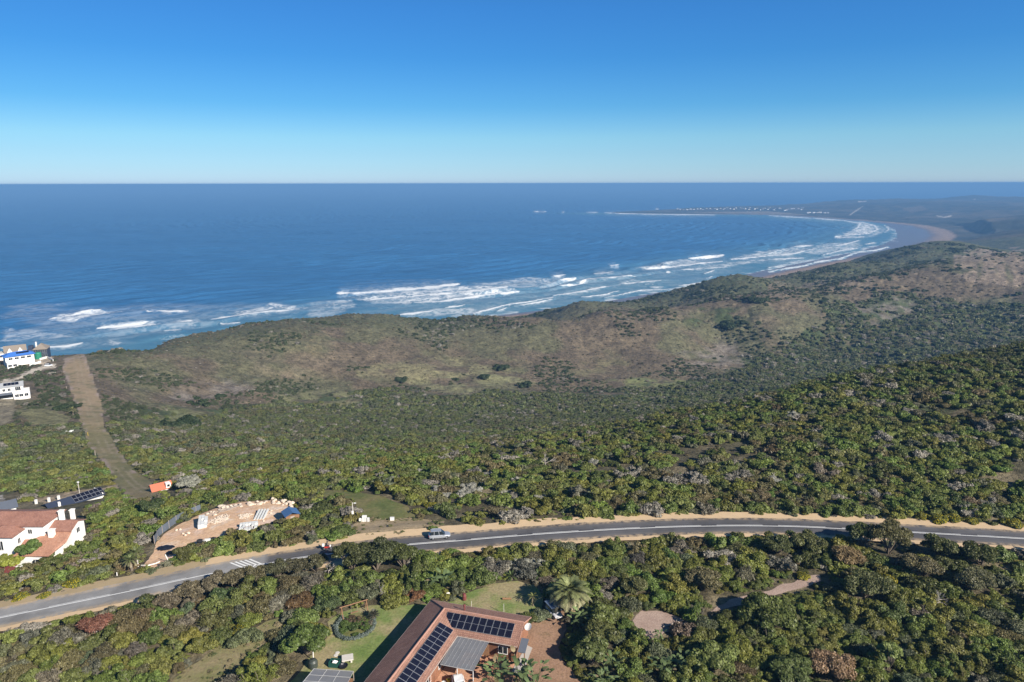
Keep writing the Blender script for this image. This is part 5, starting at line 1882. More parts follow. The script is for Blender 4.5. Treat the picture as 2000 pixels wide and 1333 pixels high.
# ------------------------------------------------------------------ builder for made things
class MB:
    def __init__(self):
        self.V, self.F, self.M = [], [], []

    def add(self, V, Fs, m=0):
        o = len(self.V)
        self.V += [tuple(map(float, v)) for v in V]
        self.F += [tuple(i + o for i in f) for f in Fs]
        self.M += [m] * len(Fs)
        return self

    def box(self, x0, y0, z0, x1, y1, z1, m=0, rot=0.0, piv=None):
        V = [(x, y, z) for z in (z0, z1) for y in (y0, y1) for x in (x0, x1)]
        if rot:
            px, py = piv if piv else ((x0 + x1) / 2, (y0 + y1) / 2)
            c, s = math.cos(rot), math.sin(rot)
            V = [(px + (x - px) * c - (y - py) * s, py + (x - px) * s + (y - py) * c, z) for x, y, z in V]
        return self.add(V, [(0, 2, 3, 1), (4, 5, 7, 6), (0, 1, 5, 4), (2, 6, 7, 3), (0, 4, 6, 2), (1, 3, 7, 5)], m)

    def hull(self, bottom, top, m=0):
        """prism between two polygons of equal count"""
        n = len(bottom)
        Fs = [tuple(reversed(range(n))), tuple(range(n, 2 * n))]
        Fs += [(i, (i + 1) % n, n + (i + 1) % n, n + i) for i in range(n)]
        return self.add(list(bottom) + list(top), Fs, m)

    def slab(self, quad, t, m=0):
        """thin plate: polygon given by its upper face, thickness t along its normal"""
        P = np.array(quad, float)
        nrm = np.cross(P[1] - P[0], P[2] - P[0])
        nrm /= np.linalg.norm(nrm)
        if nrm[2] < 0:
            P = P[::-1]
            nrm = -nrm
        return self.hull(P - nrm * t, P, m)

    def tube(self, p0, p1, r0, r1=None, n=8, m=0):
        r1 = r0 if r1 is None else r1
        p0, p1 = np.array(p0, float), np.array(p1, float)
        d = unit(p1 - p0)
        a = unit(np.cross(d, np.array([.31, .17, .9]) if abs(d[2]) < .9 else np.array([1., .1, 0])))
        b = np.cross(d, a)
        A = [p0 + (a * math.cos(i * 2 * math.pi / n) + b * math.sin(i * 2 * math.pi / n)) * r0 for i in range(n)]
        B = [p1 + (a * math.cos(i * 2 * math.pi / n) + b * math.sin(i * 2 * math.pi / n)) * r1 for i in range(n)]
        return self.hull(A, B, m)

    def lathe(self, prof, n=12, c=(0, 0, 0), m=0):
        V, Fs = [], []
        for r, z in prof:
            for i in range(n):
                V.append((c[0] + r * math.cos(i * 2 * math.pi / n), c[1] + r * math.sin(i * 2 * math.pi / n), c[2] + z))
        for k in range(len(prof) - 1):
            for i in range(n):
                j = (i + 1) % n
                Fs.append((k * n + i, k * n + j, k * n + n + j, k * n + n + i))
        Fs.append(tuple(reversed(range(n))))
        Fs.append(tuple(range((len(prof) - 1) * n, len(prof) * n)))
        return self.add(V, Fs, m)

    def rock(self, c, r, seed, m=0, flat=.6):
        rr = np.random.default_rng(seed)
        bm = bmesh.new()
        bmesh.ops.create_icosphere(bm, subdivisions=1, radius=1)
        V = [(c[0] + v.co.x * r * rr.uniform(.7, 1.2), c[1] + v.co.y * r * rr.uniform(.7, 1.2), c[2] + v.co.z * r * flat * rr.uniform(.7, 1.2)) for v in bm.verts]
        Fs = [tuple(v.index for v in f.verts) for f in bm.faces]
        bm.free()
        return self.add(V, Fs, m)

    def build(self, name, mats, parent=None, loc=None, rotz=0.0, label=None, cat=None, group=None, kind=None, bevel=0.0, smooth=False):
        me = bpy.data.meshes.new(name)
        me.from_pydata(self.V, [], self.F)
        for m in (mats if isinstance(mats, (list, tuple)) else [mats]):
            me.materials.append(m)
        me.polygons.foreach_set("material_index", np.array(self.M, np.int32))
        bm = bmesh.new()
        bm.from_mesh(me)
        bmesh.ops.recalc_face_normals(bm, faces=bm.faces)
        if bevel:
            bmesh.ops.bevel(bm, geom=[e for e in bm.edges if len(e.link_faces) == 2 and e.calc_face_angle(0) > .5], offset=bevel, segments=1, affect='EDGES', clamp_overlap=True)
        bm.to_mesh(me)
        bm.free()
        if smooth:
            me.polygons.foreach_set("use_smooth", np.ones(len(me.polygons), bool))
        me.update()
        return link(name, me, parent, loc, kind, label, cat, group, rotz)


def root(name, loc, label, cat, group=None, rotz=0.0):
    return link(name, None, None, loc, None, label, cat, group, rotz)


def copy_tree(o, parent=None):
    c = o.copy()
    COL.objects.link(c)
    if parent is not None:
        c.parent = parent
    for ch in list(o.children):
        copy_tree(ch, c)
    return c


# ------------------------------------------------------------------ materials of made things
def tile_mat(name, c1, c2, ang=0.0, row=.32):
    """concrete roof tiles: courses and joints"""
    m, t, b = nt(name)
    tc = N(t, "ShaderNodeTexCoord")
    mp = N(t, "ShaderNodeMapping")
    t.links.new(tc.outputs['Object'], mp.inputs[0])
    mp.inputs['Rotation'].default_value = (0, 0, ang)
    br = N(t, "ShaderNodeTexBrick")
    br.inputs['Scale'].default_value = 1.0
    br.inputs['Brick Width'].default_value = .30
    br.inputs['Row Height'].default_value = row
    br.inputs['Mortar Size'].default_value = .028
    br.inputs['Mortar Smooth'].default_value = .4
    br.inputs['Color1'].default_value = (*c1, 1)
    br.inputs['Color2'].default_value = (*c2, 1)
    br.inputs['Mortar'].default_value = (*[x * .5 for x in c1], 1)
    t.links.new(mp.outputs[0], br.inputs['Vector'])
    n1 = noise(t, 0.5, 5, .65)
    n2 = noise(t, 5.0, 3, .6)
    c = mixc(t, 1.0, br.outputs['Color'], ramp(t, n1, [(.3, (.78, .74, .74)), (.55, (1, 1, 1)), (.75, (1.15, 1.1, 1.05))]), 'MULTIPLY')
    c = mixc(t, 1.0, c, ramp(t, n2, [(.3, .82), (.7, 1.15)]), 'MULTIPLY')
    t.links.new(c, b.inputs['Base Color'])
    b.inputs['Roughness'].default_value = .82
    b.inputs['Specular IOR Level'].default_value = .3
    bump(t, b, br.outputs['Fac'], -.5, .03)
    return m


M_TILE_B = tile_mat("roof_tiles", (.32, .172, .125), (.38, .218, .162))
M_TILE_A = tile_mat("roof_tiles_long_wing", (.32, .172, .125), (.38, .218, .162), math.radians(90))
M_RIDGE = simple("ridge_tiles", (.40, .22, .165), .8, .15, 2)
M_BRICK = tile_mat("face_brick", (.36, .17, .10), (.42, .21, .125), 0, .09)
M_WHITE = simple("white_plaster", (.80, .78, .74), .8, .04, .5)
M_TRIM = simple("white_trim", (.72, .71, .69), .55, .05, 1)
M_PANEL = simple("solar_cells", (.010, .010, .020), .12, .25, 4, spec=.6)
M_FRAME = simple("aluminium_frame", (.55, .56, .58), .35, .05, 2, metal=.6)
M_GLASS = simple("dark_glass", (.02, .025, .03), .08, .1, 1, spec=.7)
M_TERRA = tile_mat("terracotta_roof", (.33, .165, .12), (.38, .20, .15))
M_TERRA2 = tile_mat("orange_terracotta_roof", (.46, .235, .155), (.51, .28, .19))
M_SLATE = simple("slate_roof", (.10, .115, .145), .7, .12, 1.5)
M_DARKSLATE = simple("charcoal_roof", (.035, .045, .075), .5, .15, 1.5)
M_BLUE = simple("blue_roof_sheet", (.055, .17, .52), .45, .08, 1)
M_NAVY = simple("blue_shed_roof", (.06, .13, .27), .5, .12, 1.5)
M_THATCH = simple("grey_brown_thatch", (.24, .20, .16), .95, .2, 3, bmp=.5)
M_RED = simple("red_roof_sheet", (.52, .16, .09), .6, .1, 1)
M_PLANK = simple("weathered_wood", (.25, .135, .07), .85, .2, 3)
M_GREYWOOD = simple("grey_timber", (.36, .30, .25), .9, .15, 3)
M_CONC = simple("pale_concrete", (.56, .53, .48), .9, .12, 2, bmp=.3)
M_BLOCK = simple("cement_blocks", (.60, .61, .60), .9, .1, 3)
M_RUBBLE = simple("pale_rubble", (.60, .50, .40), .95, .18, 2)
M_TARP = simple("black_sheet", (.012, .014, .022), .35, .3, 3)
M_NET = simple("shade_net", (.10, .12, .15), .9, .2, 4)
M_RUBBER = simple("tyre_rubber", (.02, .02, .02), .85, .1, 5)
M_CHROME = simple("bare_metal", (.50, .51, .52), .35, .05, 3, metal=.8)
M_GREENTANK = simple("green_plastic", (.02, .20, .12), .5, .08, 2)
M_LAMPGL = simple("lamp_glass", (.75, .76, .78), .15, .03, 2)
M_TAIL = simple("tail_lamp_red", (.35, .02, .02), .25, .05, 2)
M_RUSTY = simple("maroon_metal", (.17, .045, .04), .6, .2, 3)
M_YELLOW = simple("yellow_plastic", (.75, .50, .03), .5, .08, 2)
M_LAV = simple("blue_grey_foliage_ring", (.16, .21, .20), .9, .3, 6, bmp=.8)


def paint_mat(name, col, metal=.3):
    m, t, b = nt(name)
    n1 = noise(t, 1.2, 3)
    t.links.new(mixc(t, n1, [c * .92 for c in col], [min(1, c * 1.06) for c in col]), b.inputs['Base Color'])
    b.inputs['Metallic'].default_value = metal
    b.inputs['Roughness'].default_value = .35
    b.inputs['Coat Weight'].default_value = .6
    b.inputs['Coat Roughness'].default_value = .08
    return m


def clear_sheet():
    """corrugated translucent roofing over a yard"""
    m, t, b = nt("translucent_roofing")
    tc = N(t, "ShaderNodeTexCoord")
    wv = N(t, "ShaderNodeTexWave")
    wv.inputs['Scale'].default_value = 2.2
    wv.inputs['Distortion'].default_value = 0
    t.links.new(tc.outputs['Object'], wv.inputs['Vector'])
    n1 = noise(t, .5, 4)
    c = mixc(t, n1, (.17, .175, .19), (.25, .255, .265))
    c = mixc(t, 1.0, c, ramp(t, wv.outputs[0], [(.2, .92), (.8, 1.05)]), 'MULTIPLY')
    t.links.new(c, b.inputs['Base Color'])
    b.inputs['Roughness'].default_value = .3
    b.inputs['Alpha'].default_value = .80
    bump(t, b, wv.outputs[0], .4, .03)
    return m


M_CLEAR = clear_sheet()
M_BATTEN = simple("grey_batten", (.38, .38, .38), .5, .08, 2)
M_GUTTER = simple("brown_gutter", (.42, .33, .28), .6, .08, 2)


def windowed(parent, mb_frame, mb_glass):
    pass


def window(parent, x, y, z, w, h, nx, ny, frame=None, bars=1):
    """a window set in a wall; (x,y,z) centre on the wall face, (nx,ny) its outward normal"""
    fr = MB()
    tx, ty = -ny, nx
    fm = frame or M_TRIM

    def b(mb, a0, a1, z0, z1, d0, d1, m=0):
        Q = []
        for d in (d0, d1):
            Q.append([(x + tx * a + nx * d, y + ty * a + ny * d, z + q) for a, q in ((a0, z0), (a1, z0), (a1, z1), (a0, z1))])
        mb.hull(Q[0], Q[1], m)
    t = .07
    b(fr, -w / 2, w / 2, h / 2 - t, h / 2, -.02, .06)
    b(fr, -w / 2, w / 2, -h / 2, -h / 2 + t, -.02, .09)
    b(fr, -w / 2, -w / 2 + t, -h / 2 + t, h / 2 - t, -.02, .06)
    b(fr, w / 2 - t, w / 2, -h / 2 + t, h / 2 - t, -.02, .06)
    for k in range(bars):
        a = -w / 2 + w * (k + 1) / (bars + 1)
        b(fr, a - .03, a + .03, -h / 2 + t, h / 2 - t, -.02, .055)
    o = fr.build("window", fm, parent)
    gl = MB()
    b(gl, -w / 2 + t, w / 2 - t, -h / 2 + t, h / 2 - t, -.02, .025)
    gl.build("pane", M_GLASS, o)
    return o


# ------------------------------------------------------------------ the tiled house in front
def on_plane(u, v, p0, nrm):
    x, y, w = ray(float(u), float(v))
    r = np.array([x, y, w])
    p0 = np.array(p0) - np.array([0, 0, CH])
    return r * ((p0 @ nrm) / (r @ nrm)) + np.array([0, 0, CH])


def tiled_house():
    gz0 = float(gz(*hl(0, 0))[0])
    rt = root('tiled_house', (HOUSE_O[0], HOUSE_O[1], gz0), 'single storey face brick house with an L-shaped brown tiled roof and solar panels', 'house', None, math.radians(-16.4))
    RZ, EZ = 154.6 - gz0, 152.75 - gz0
    W = 4.35
    k = .055                                       # the long wing runs slightly off square
    sh = lambda x, y: (x + k * y, y)
    YE = -25.0
    XB = 13.0
    XI = 3.7                                       # inner eave of the long wing
    ov = .0
    # roof planes
    rb = MB()
    ra = MB()
    J = (0, 0, RZ)
    C = (*sh(-W, W), EZ)
    iz = RZ - (RZ - EZ) * XI / W
    V_ = (*sh(XI, -XI * 1.0), iz)
    # short wing: back slope, front slope
    rb.slab([J, (XB, 0, RZ), (XB, W, EZ), C], .16)
    rb.slab([J, V_, (XB, -XI, iz), (XB, 0, RZ)], .16)
    rb.build('roof', M_TILE_B, rt)
    # long wing: outer and inner slope
    ra.slab([J, C, (*sh(-W, YE), EZ), (*sh(0, YE), RZ)], .16)
    ra.slab([J, (*sh(0, YE), RZ), (*sh(XI, YE), iz), V_], .16)
    ra.build('roof', M_TILE_A, rt)
    rc = MB()
    rc.tube((0, 0, RZ + .02), (XB, 0, RZ + .02), .13, n=8)
    rc.tube((0, 0, RZ + .02), (*sh(0, YE), RZ + .02), .13, n=8)
    rc.tube((0, 0, RZ + .02), (C[0], C[1], C[2] + .02), .12, n=8)
    rc.build('ridge_capping', M_RIDGE, rt)
    # walls (inside the eaves)
    wl = MB()
    i = .55
    wl.hull([(*sh(-W + i, YE), -.4), (*sh(XI - i, YE), -.4), (*sh(XI - i, -XI + i), -.4), (*sh(-W + i, -XI + i), -.4)], [(*sh(-W + i, YE), EZ - .05), (*sh(XI - i, YE), EZ + .1), (*sh(XI - i, -XI + i), EZ + .1), (*sh(-W + i, -XI + i), EZ - .05)])
    wl.hull([(*sh(-W + i, -XI + i), -.4), (XB - .35, -XI + i, -.4), (XB - .35, W - i, -.4), (*sh(-W + i, W - i), -.4)], [(*sh(-W + i, -XI + i), EZ - .05), (XB - .35, -XI + i, EZ - .05), (XB - .35, W - i, EZ - .05), (*sh(-W + i, W - i), EZ - .05)])
    # gable
    wl.hull([(XB - .35, -XI + i, EZ - .06), (XB - .35, W - i, EZ - .06), (XB - .35, 0, RZ - .25)], [(XB - .14, -XI + i, EZ - .06), (XB - .14, W - i, EZ - .06), (XB - .14, 0, RZ - .25)])
    wl.build('wall', M_BRICK, rt)
    gt = MB()
    gt.tube((C[0], C[1] + .06, EZ - .08), (XB, W + .06, EZ - .08), .055, n=6)
    gt.tube((C[0] - .06, C[1], EZ - .08), (sh(-W, YE)[0] - .06, YE, EZ - .08), .055, n=6)
    gt.tube((V_[0] + .05, V_[1] - .06, iz - .1), (XB, -XI - .06, iz - .1), .075, n=6)
    gt.tube((V_[0] + .06, V_[1], iz - .1), (sh(XI, YE)[0] + .06, YE, iz - .1), .075, n=6)
    gt.build('gutter', M_GUTTER, rt)
    # barge boards on the gable
    bb = MB()
    for y1, z1 in ((W, EZ), (-XI, iz)):
        bb.hull([(XB + .01, 0, RZ - .18), (XB + .05, 0, RZ - .18), (XB + .05, y1, z1 - .18), (XB + .01, y1, z1 - .18)], [(XB + .01, 0, RZ + .03), (XB + .05, 0, RZ + .03), (XB + .05, y1, z1 + .03), (XB + .01, y1, z1 + .03)])
    bb.build('barge_board', M_RIDGE, rt)
    # solar panels, two courses of cells per panel
    frame = Matrix.Rotation(math.radians(16.4), 3, 'Z')

    def loc(p):
        q = np.array(frame @ Vector((p[0] - HOUSE_O[0], p[1] - HOUSE_O[1], 0)))
        return np.array([q[0], q[1], p[2] - gz0])
    slope = (RZ - EZ) / W

    def panels(x_or_y0, step, n, lo, hi, wing):
        for i in range(n):
            a0 = x_or_y0 + i * step
            a1 = a0 + step - .05
            P = []
            for a, b in ((a0, lo), (a1, lo), (a1, hi), (a0, hi)):
                if wing == 'B':
                    P.append((a, -b, RZ - slope * b + .16))
                else:
                    P.append((*sh(b, -a), RZ - slope * b + .16))
            P = np.array(P)
            fm = MB().slab(P, .05).build('solar_panel', M_FRAME, rt)
            cl = MB()
            Q = P.copy()
            up = np.array([0, 0, .006])
            d1 = unit(Q[1] - Q[0])
            d2 = unit(Q[3] - Q[0])
            L1, L2 = np.linalg.norm(Q[1] - Q[0]), np.linalg.norm(Q[3] - Q[0])
            e = .03
            for h0, h1 in ((e, L2 / 2 - .02), (L2 / 2 + .02, L2 - e)):
                cl.slab([Q[0] + d1 * e + d2 * h0 + up, Q[0] + d1 * (L1 - e) + d2 * h0 + up, Q[0] + d1 * (L1 - e) + d2 * h1 + up, Q[0] + d1 * e + d2 * h1 + up], .01)
            cl.build('cells', M_PANEL, fm)
    panels(.80, 1.10, 10, .55, 2.85, 'B')
    panels(3.30, 1.10, 14, .75, 2.95, 'A')
    # vent pipe and flue on the roof
    vp = MB()
    vp.lathe([(.13, 0), (.13, .75), (.22, .78), (.22, .98), (.10, 1.04)], 10, (2.9, 1.2, RZ - slope * 1.2 - .05))
    vp.build('roof_vent', M_RUSTY, rt)
    # satellite dish and water heater on the gable end
    ds = MB()
    dc = np.array([XB + .75, -.35, RZ - .35])
    dn = unit(np.array([-.25, -.55, .75]))
    a = unit(np.cross(dn, [0, 0, 1]))
    b = np.cross(dn, a)
    rings = []
    for q, dep in ((.02, -.16), (.25, -.12), (.45, -.05), (.58, 0)):
        rings.append([dc + (a * math.cos(t) + b * math.sin(t)) * q + dn * dep for t in np.arange(14) * 2 * math.pi / 14])
    for r0, r1 in zip(rings[:-1], rings[1:]):
        for j in range(14):
            jj = (j + 1) % 14
            ds.add([r0[j], r0[jj], r1[jj], r1[j]], [(0, 1, 2, 3)])
    ds.tube(dc - dn * .16, (XB - .2, -.35, RZ - 1.0), .04, n=6)
    ds.tube(dc - b * .5, dc + dn * .55, .02, n=5)
    ds.build('satellite_dish', M_WHITE, rt)
    wh = MB()
    wz = 2.0
    wh.slab([(XB + .1, -3.9, wz + .2), (XB + 1.25, -3.9, wz + .2), (XB + 1.25, -1.7, wz + 1.1), (XB + .1, -1.7, wz + 1.1)], .1)
    heater = wh.build('solar_heater', M_SLATE, rt)
    MB().box(XB + .15, -4.0, -.2, XB + .28, -3.85, wz + .2).box(XB + 1.1, -4.0, -.2, XB + 1.23, -3.85, wz + .2).build('post', M_PLANK, heater)
    # canopy over the yard between the wings
    cn = MB()
    z1 = iz - .12
    A0 = np.array([XI + k * -4.0 + .10, -XI - .12, z1])
    A1 = np.array([8.6, -XI - .12, z1])
    B1 = np.array([8.3, -9.9, z1 - .45])
    B0 = np.array([XI + k * -9.9 + .10, -9.9, z1 - .45])
    cn.slab([A0, A1, B1, B0], .03)
    canopy = cn.build('canopy', M_CLEAR, rt)
    ba = MB()
    for i in range(9):
        t = i / 8
        p, q = A0 + (A1 - A0) * t, B0 + (B1 - B0) * t
        ba.tube(p + [0, 0, .03], q + [0, 0, .03], .018, n=4)
    for t in (0.0, .33, .66, 1.0):
        p, q = A0 + (B0 - A0) * t, A1 + (B1 - A1) * t
        ba.tube(p + [0, 0, -.07], q + [0, 0, -.07], .05, n=4)
    ba.build('batten', M_BATTEN, canopy)
    MB().tube(B1 + [-.1, .1, -.1], (B1[0] - .1, B1[1] + .1, -.2), .06, n=6).tube((B0 + B1) / 2 + [0, .1, -.1], ((B0 + B1)[0] / 2, B1[1] + .1, -.2), .06, n=6).build('post', M_TRIM, canopy)
    # windows and a door looking on the yard
    for wy in (-8.5, -12.5, -17):
        window(rt, sh(XI - .55, wy)[0], wy, 1.5, 1.6, 1.3, 1, 0)
    for wy in (-4, -9, -14, -19):
        window(rt, sh(-W + .55, wy)[0], wy, 1.5, 1.8, 1.3, -1, 0)
    for wx in (5.5, 10.6):
        window(rt, wx, -XI + .55, 1.5, 1.5, 1.3, 0, -1)
    for wx in (-1, 3.5, 8.5):
        window(rt, wx, W - .55, 1.5, 1.6, 1.2, 0, 1)
    d = MB().box(7.4, -XI + .47, -.05, 8.4, -XI + .54, 2.05).build('door', M_PLANK, rt)
    MB().tube((8.25, -XI + .44, 1.0), (8.25, -XI + .38, 1.0), .03, n=6).build('handle', M_CHROME, d)
    # paving strip at the gable
    return rt, gz0


HOUSE, HZ = tiled_house()


def hw(x, y, z=0.0):
    p = hl(x, y)
    return np.array([p[0], p[1], HZ + z])


# paved yard between the wings
M_PAVE = soil("yard_brick_paving", [(.35, (.42, .21, .13)), (.6, (.50, .28, .18))], .5, 5)
patch('yard_paving', [hl(3.0, -3.2), hl(13.6, -3.2), hl(14.5, -5), hl(13, -13), hl(9, -22), hl(2, -22)], M_PAVE, .06, .1, 1.0, 'structure', True, 5)
patch('side_path', [hl(13.2, 1.0), hl(14.2, .6), hl(14.3, -4.2), hl(13.5, -6.0), hl(12.6, -6)], simple("path_concrete", (.42, .40, .37), .9, .1, 2), .09, .05, 1.0, 'structure', True, 6)


# ------------------------------------------------------------------ vehicles
def car(name, loc, yaw, label, paint, L=4.5, W=1.82, H=1.62, suv=True, cat='car', roofpaint=None):
    """wheels on the ground at local z = 0, front towards +x"""
    rt = root(name, loc, label, cat, None, yaw)
    h = H
    # stations along the body: x, half width, sill z, shoulder z
    st = [(-L / 2, .62, .48, .78), (-L / 2 + .12, .80, .36, .95), (-L * .36, .89, .30, 1.00), (-L * .1, .91, .28, .98), (L * .12, .91, .28, .96), (L * .26, .90, .30, .93), (L * .40, .84, .34, .84), (L / 2 - .10, .74, .38, .74), (L / 2, .55, .46, .64)]
    b = MB()
    ring = []
    for x, w, z0, z1 in st:
        w *= W / 1.82
        ring.append([(x, -w * .92, z0), (x, -w, z0 + .18), (x, -w, z1 - .10), (x, -w * .86, z1), (x, w * .86, z1), (x, w, z1 - .10), (x, w, z0 + .18), (x, w * .92, z0)])
    n = 8
    V = [p for r in ring for p in r]
    Fs = []
    for k in range(len(ring) - 1):
        for i in range(n):
            j = (i + 1) % n
            Fs.append((k * n + i, k * n + j, k * n + n + j, k * n + n + i))
    Fs.append(tuple(range(n)))
    Fs.append(tuple(range((len(ring) - 1) * n, len(ring) * n)))
    b.add(V, Fs)
    # roof on pillars
    xr0, xr1 = (-L * .40, L * .08) if suv else (-L * .30, L * .06)
    roofp = [(xr0, -.60, h - .03), (xr0 + .35, -.64, h), (xr1 - .2, -.64, h), (xr1, -.60, h - .05), (xr1, .60, h - .05), (xr1 - .2, .64, h), (xr0 + .35, .64, h), (xr0, .60, h - .03)]
    b.hull([(x, y, z - .07) for x, y, z in roofp], roofp)
    body = b.build('body', paint, rt, bevel=.03, smooth=False)
    # glasshouse
    g = MB()
    bx0, bx1 = -L / 2 + .30, L * .25
    bot = [(bx0, -.74, .97), (-L * .1, -.79, .97), (bx1, -.74, .93), (bx1, .74, .93), (-L * .1, .79, .97), (bx0, .74, .97)]
    top = [(xr0 + .03, -.60, h - .08), (-L * .1, -.635, h - .08), (xr1, -.59, h - .08), (xr1, .59, h - .08), (-L * .1, .635, h - .08), (xr0 + .03, .60, h - .08)]
    g.hull(bot, top)
    g.build('windows', M_GLASS, rt)
    p = MB()
    for s in (-1, 1):
        for xb, xt in ((-L * .26, -L * .24), (-L * .02, -L * .04)):
            p.hull([(xb - .04, s * .785, .95), (xb + .05, s * .785, .95), (xb + .05, s * .805, .95), (xb - .04, s * .805, .95)], [(xt - .04, s * .63, h - .07), (xt + .05, s * .63, h - .07), (xt + .05, s * .655, h - .07), (xt - .04, s * .655, h - .07)])
    p.build('door_pillar', paint, rt)
    if suv:
        rl = MB()
        for s in (-1, 1):
            rl.tube((xr0 + .35, s * .60, h + .05), (xr1 - .25, s * .60, h + .05), .025, n=5)
        rl.build('roof_rail', M_CHROME, rt)
    for s in (-1, 1):
        MB().box(L * .40, s * .55 - .16, .62, L * .475, s * .55 + .16, .74).build('headlight', M_LAMPGL, rt)
        MB().box(-L / 2 - .01, s * .62 - .12, .72, -L / 2 + .06, s * .62 + .12, .90).build('tail_light', M_TAIL, rt)
        MB().box(L * .17, s * .98 - .08, .95, L * .205, s * .98 + .08, 1.07).build('wing_mirror', paint, rt)
    r = .345
    for x in (-L * .30, L * .31):
        for s in (-1, 1):
            w = root('wheel', None, None, None)
            w.parent = rt
            w.location = (x, s * W * .43, r)
            ty = MB()
            V_ = [(.20, -.11), (r - .03, -.11), (r, -.07), (r, .07), (r - .03, .11), (.20, .11)]
            pts, fs = [], []
            m = 16
            for q, yy in V_:
                for i in range(m):
                    pts.append((q * math.cos(i * 2 * math.pi / m), yy, q * math.sin(i * 2 * math.pi / m)))
            for k in range(len(V_)):
                for i in range(m):
                    j = (i + 1) % m
                    kk = (k + 1) % len(V_)
                    fs.append((k * m + i, k * m + j, kk * m + j, kk * m + i))
            ty.add(pts, fs)
            ty.build('tyre', M_RUBBER, w)
            rm = MB()
            rm.tube((0, -.09, 0), (0, .09, 0), .205, n=14)
            for i in range(5):
                a = i * 1.2566
                rm.tube((0, s * .10, 0), (.19 * math.cos(a), s * .10, .19 * math.sin(a)), .03, n=4)
            rm.build('rim', M_CHROME, w)
    pl = MB().box(L / 2 - .01, -.26, .46, L / 2 + .015, .26, .57).build('bumper_plate', M_TRIM, rt)
    return rt


def road_at(u, off):
    pu, _, _ = pix(ROADC[:, 0], ROADC[:, 1], ROADC[:, 2])
    i = int(np.argmin(np.abs(pu - u)))
    p = ROADC[i].copy()
    p[:2] += ROADN[i] * off
    p[2] += .055
    d = ROADC[min(i + 3, len(ROADC) - 1)] - ROADC[max(i - 3, 0)]
    return p, math.atan2(d[1], d[0])


P_SILVER = paint_mat("silver_paint", (.55, .57, .60), .55)
P_WHITE = paint_mat("white_paint", (.80, .80, .79), .0)
P_BUGGY = paint_mat("pale_grey_paint", (.52, .52, .55), .1)
p, yaw = road_at(855, 1.75)
car('silver_car', p, yaw, 'silver sport utility car driving along the road', P_SILVER, 4.4, 1.86, 1.74)
p = hw(6.6, -11.3, .07)
car('white_car', p, math.radians(-16.4 - 62), 'white car parked at the edge of the translucent canopy', P_WHITE, 4.2, 1.75, 1.45, False)
p = gp(1082, 1200)
bg_ = car('parked_car', p, math.radians(-64), 'small blue-grey roofed car parked under the large date palm', P_BUGGY, 3.6, 1.6, 1.65, True)
MB().slab([(-1.75, -.88, 1.78), (.75, -.88, 1.78), (.75, .88, 1.78), (-1.75, .88, 1.78)], .08).build('sun_roof', simple("blue_grey_sheet", (.10, .14, .22), .5, .1, 2), bg_)
cy = gp(95, 716)
car('pale_car', cy, math.radians(25), 'pale car parked on the gravel road by the blue-roofed house', P_WHITE, 4.4, 1.8, 1.6)


def skin_body(name, joints, edges, radii, mat, parent):
    me = bpy.data.meshes.new(name)
    me.from_pydata(joints, edges, [])
    o = link(name, me, parent)
    md = o.modifiers.new("skin", 'SKIN')
    for i, r in enumerate(radii):
        me.skin_vertices[0].data[i].radius = (r, r)
    me.skin_vertices[0].data[0].use_root = True
    o.modifiers.new("sub", 'SUBSURF').levels = 1
    o.modifiers["sub"].render_levels = 2
    me.materials.append(mat)
    return o


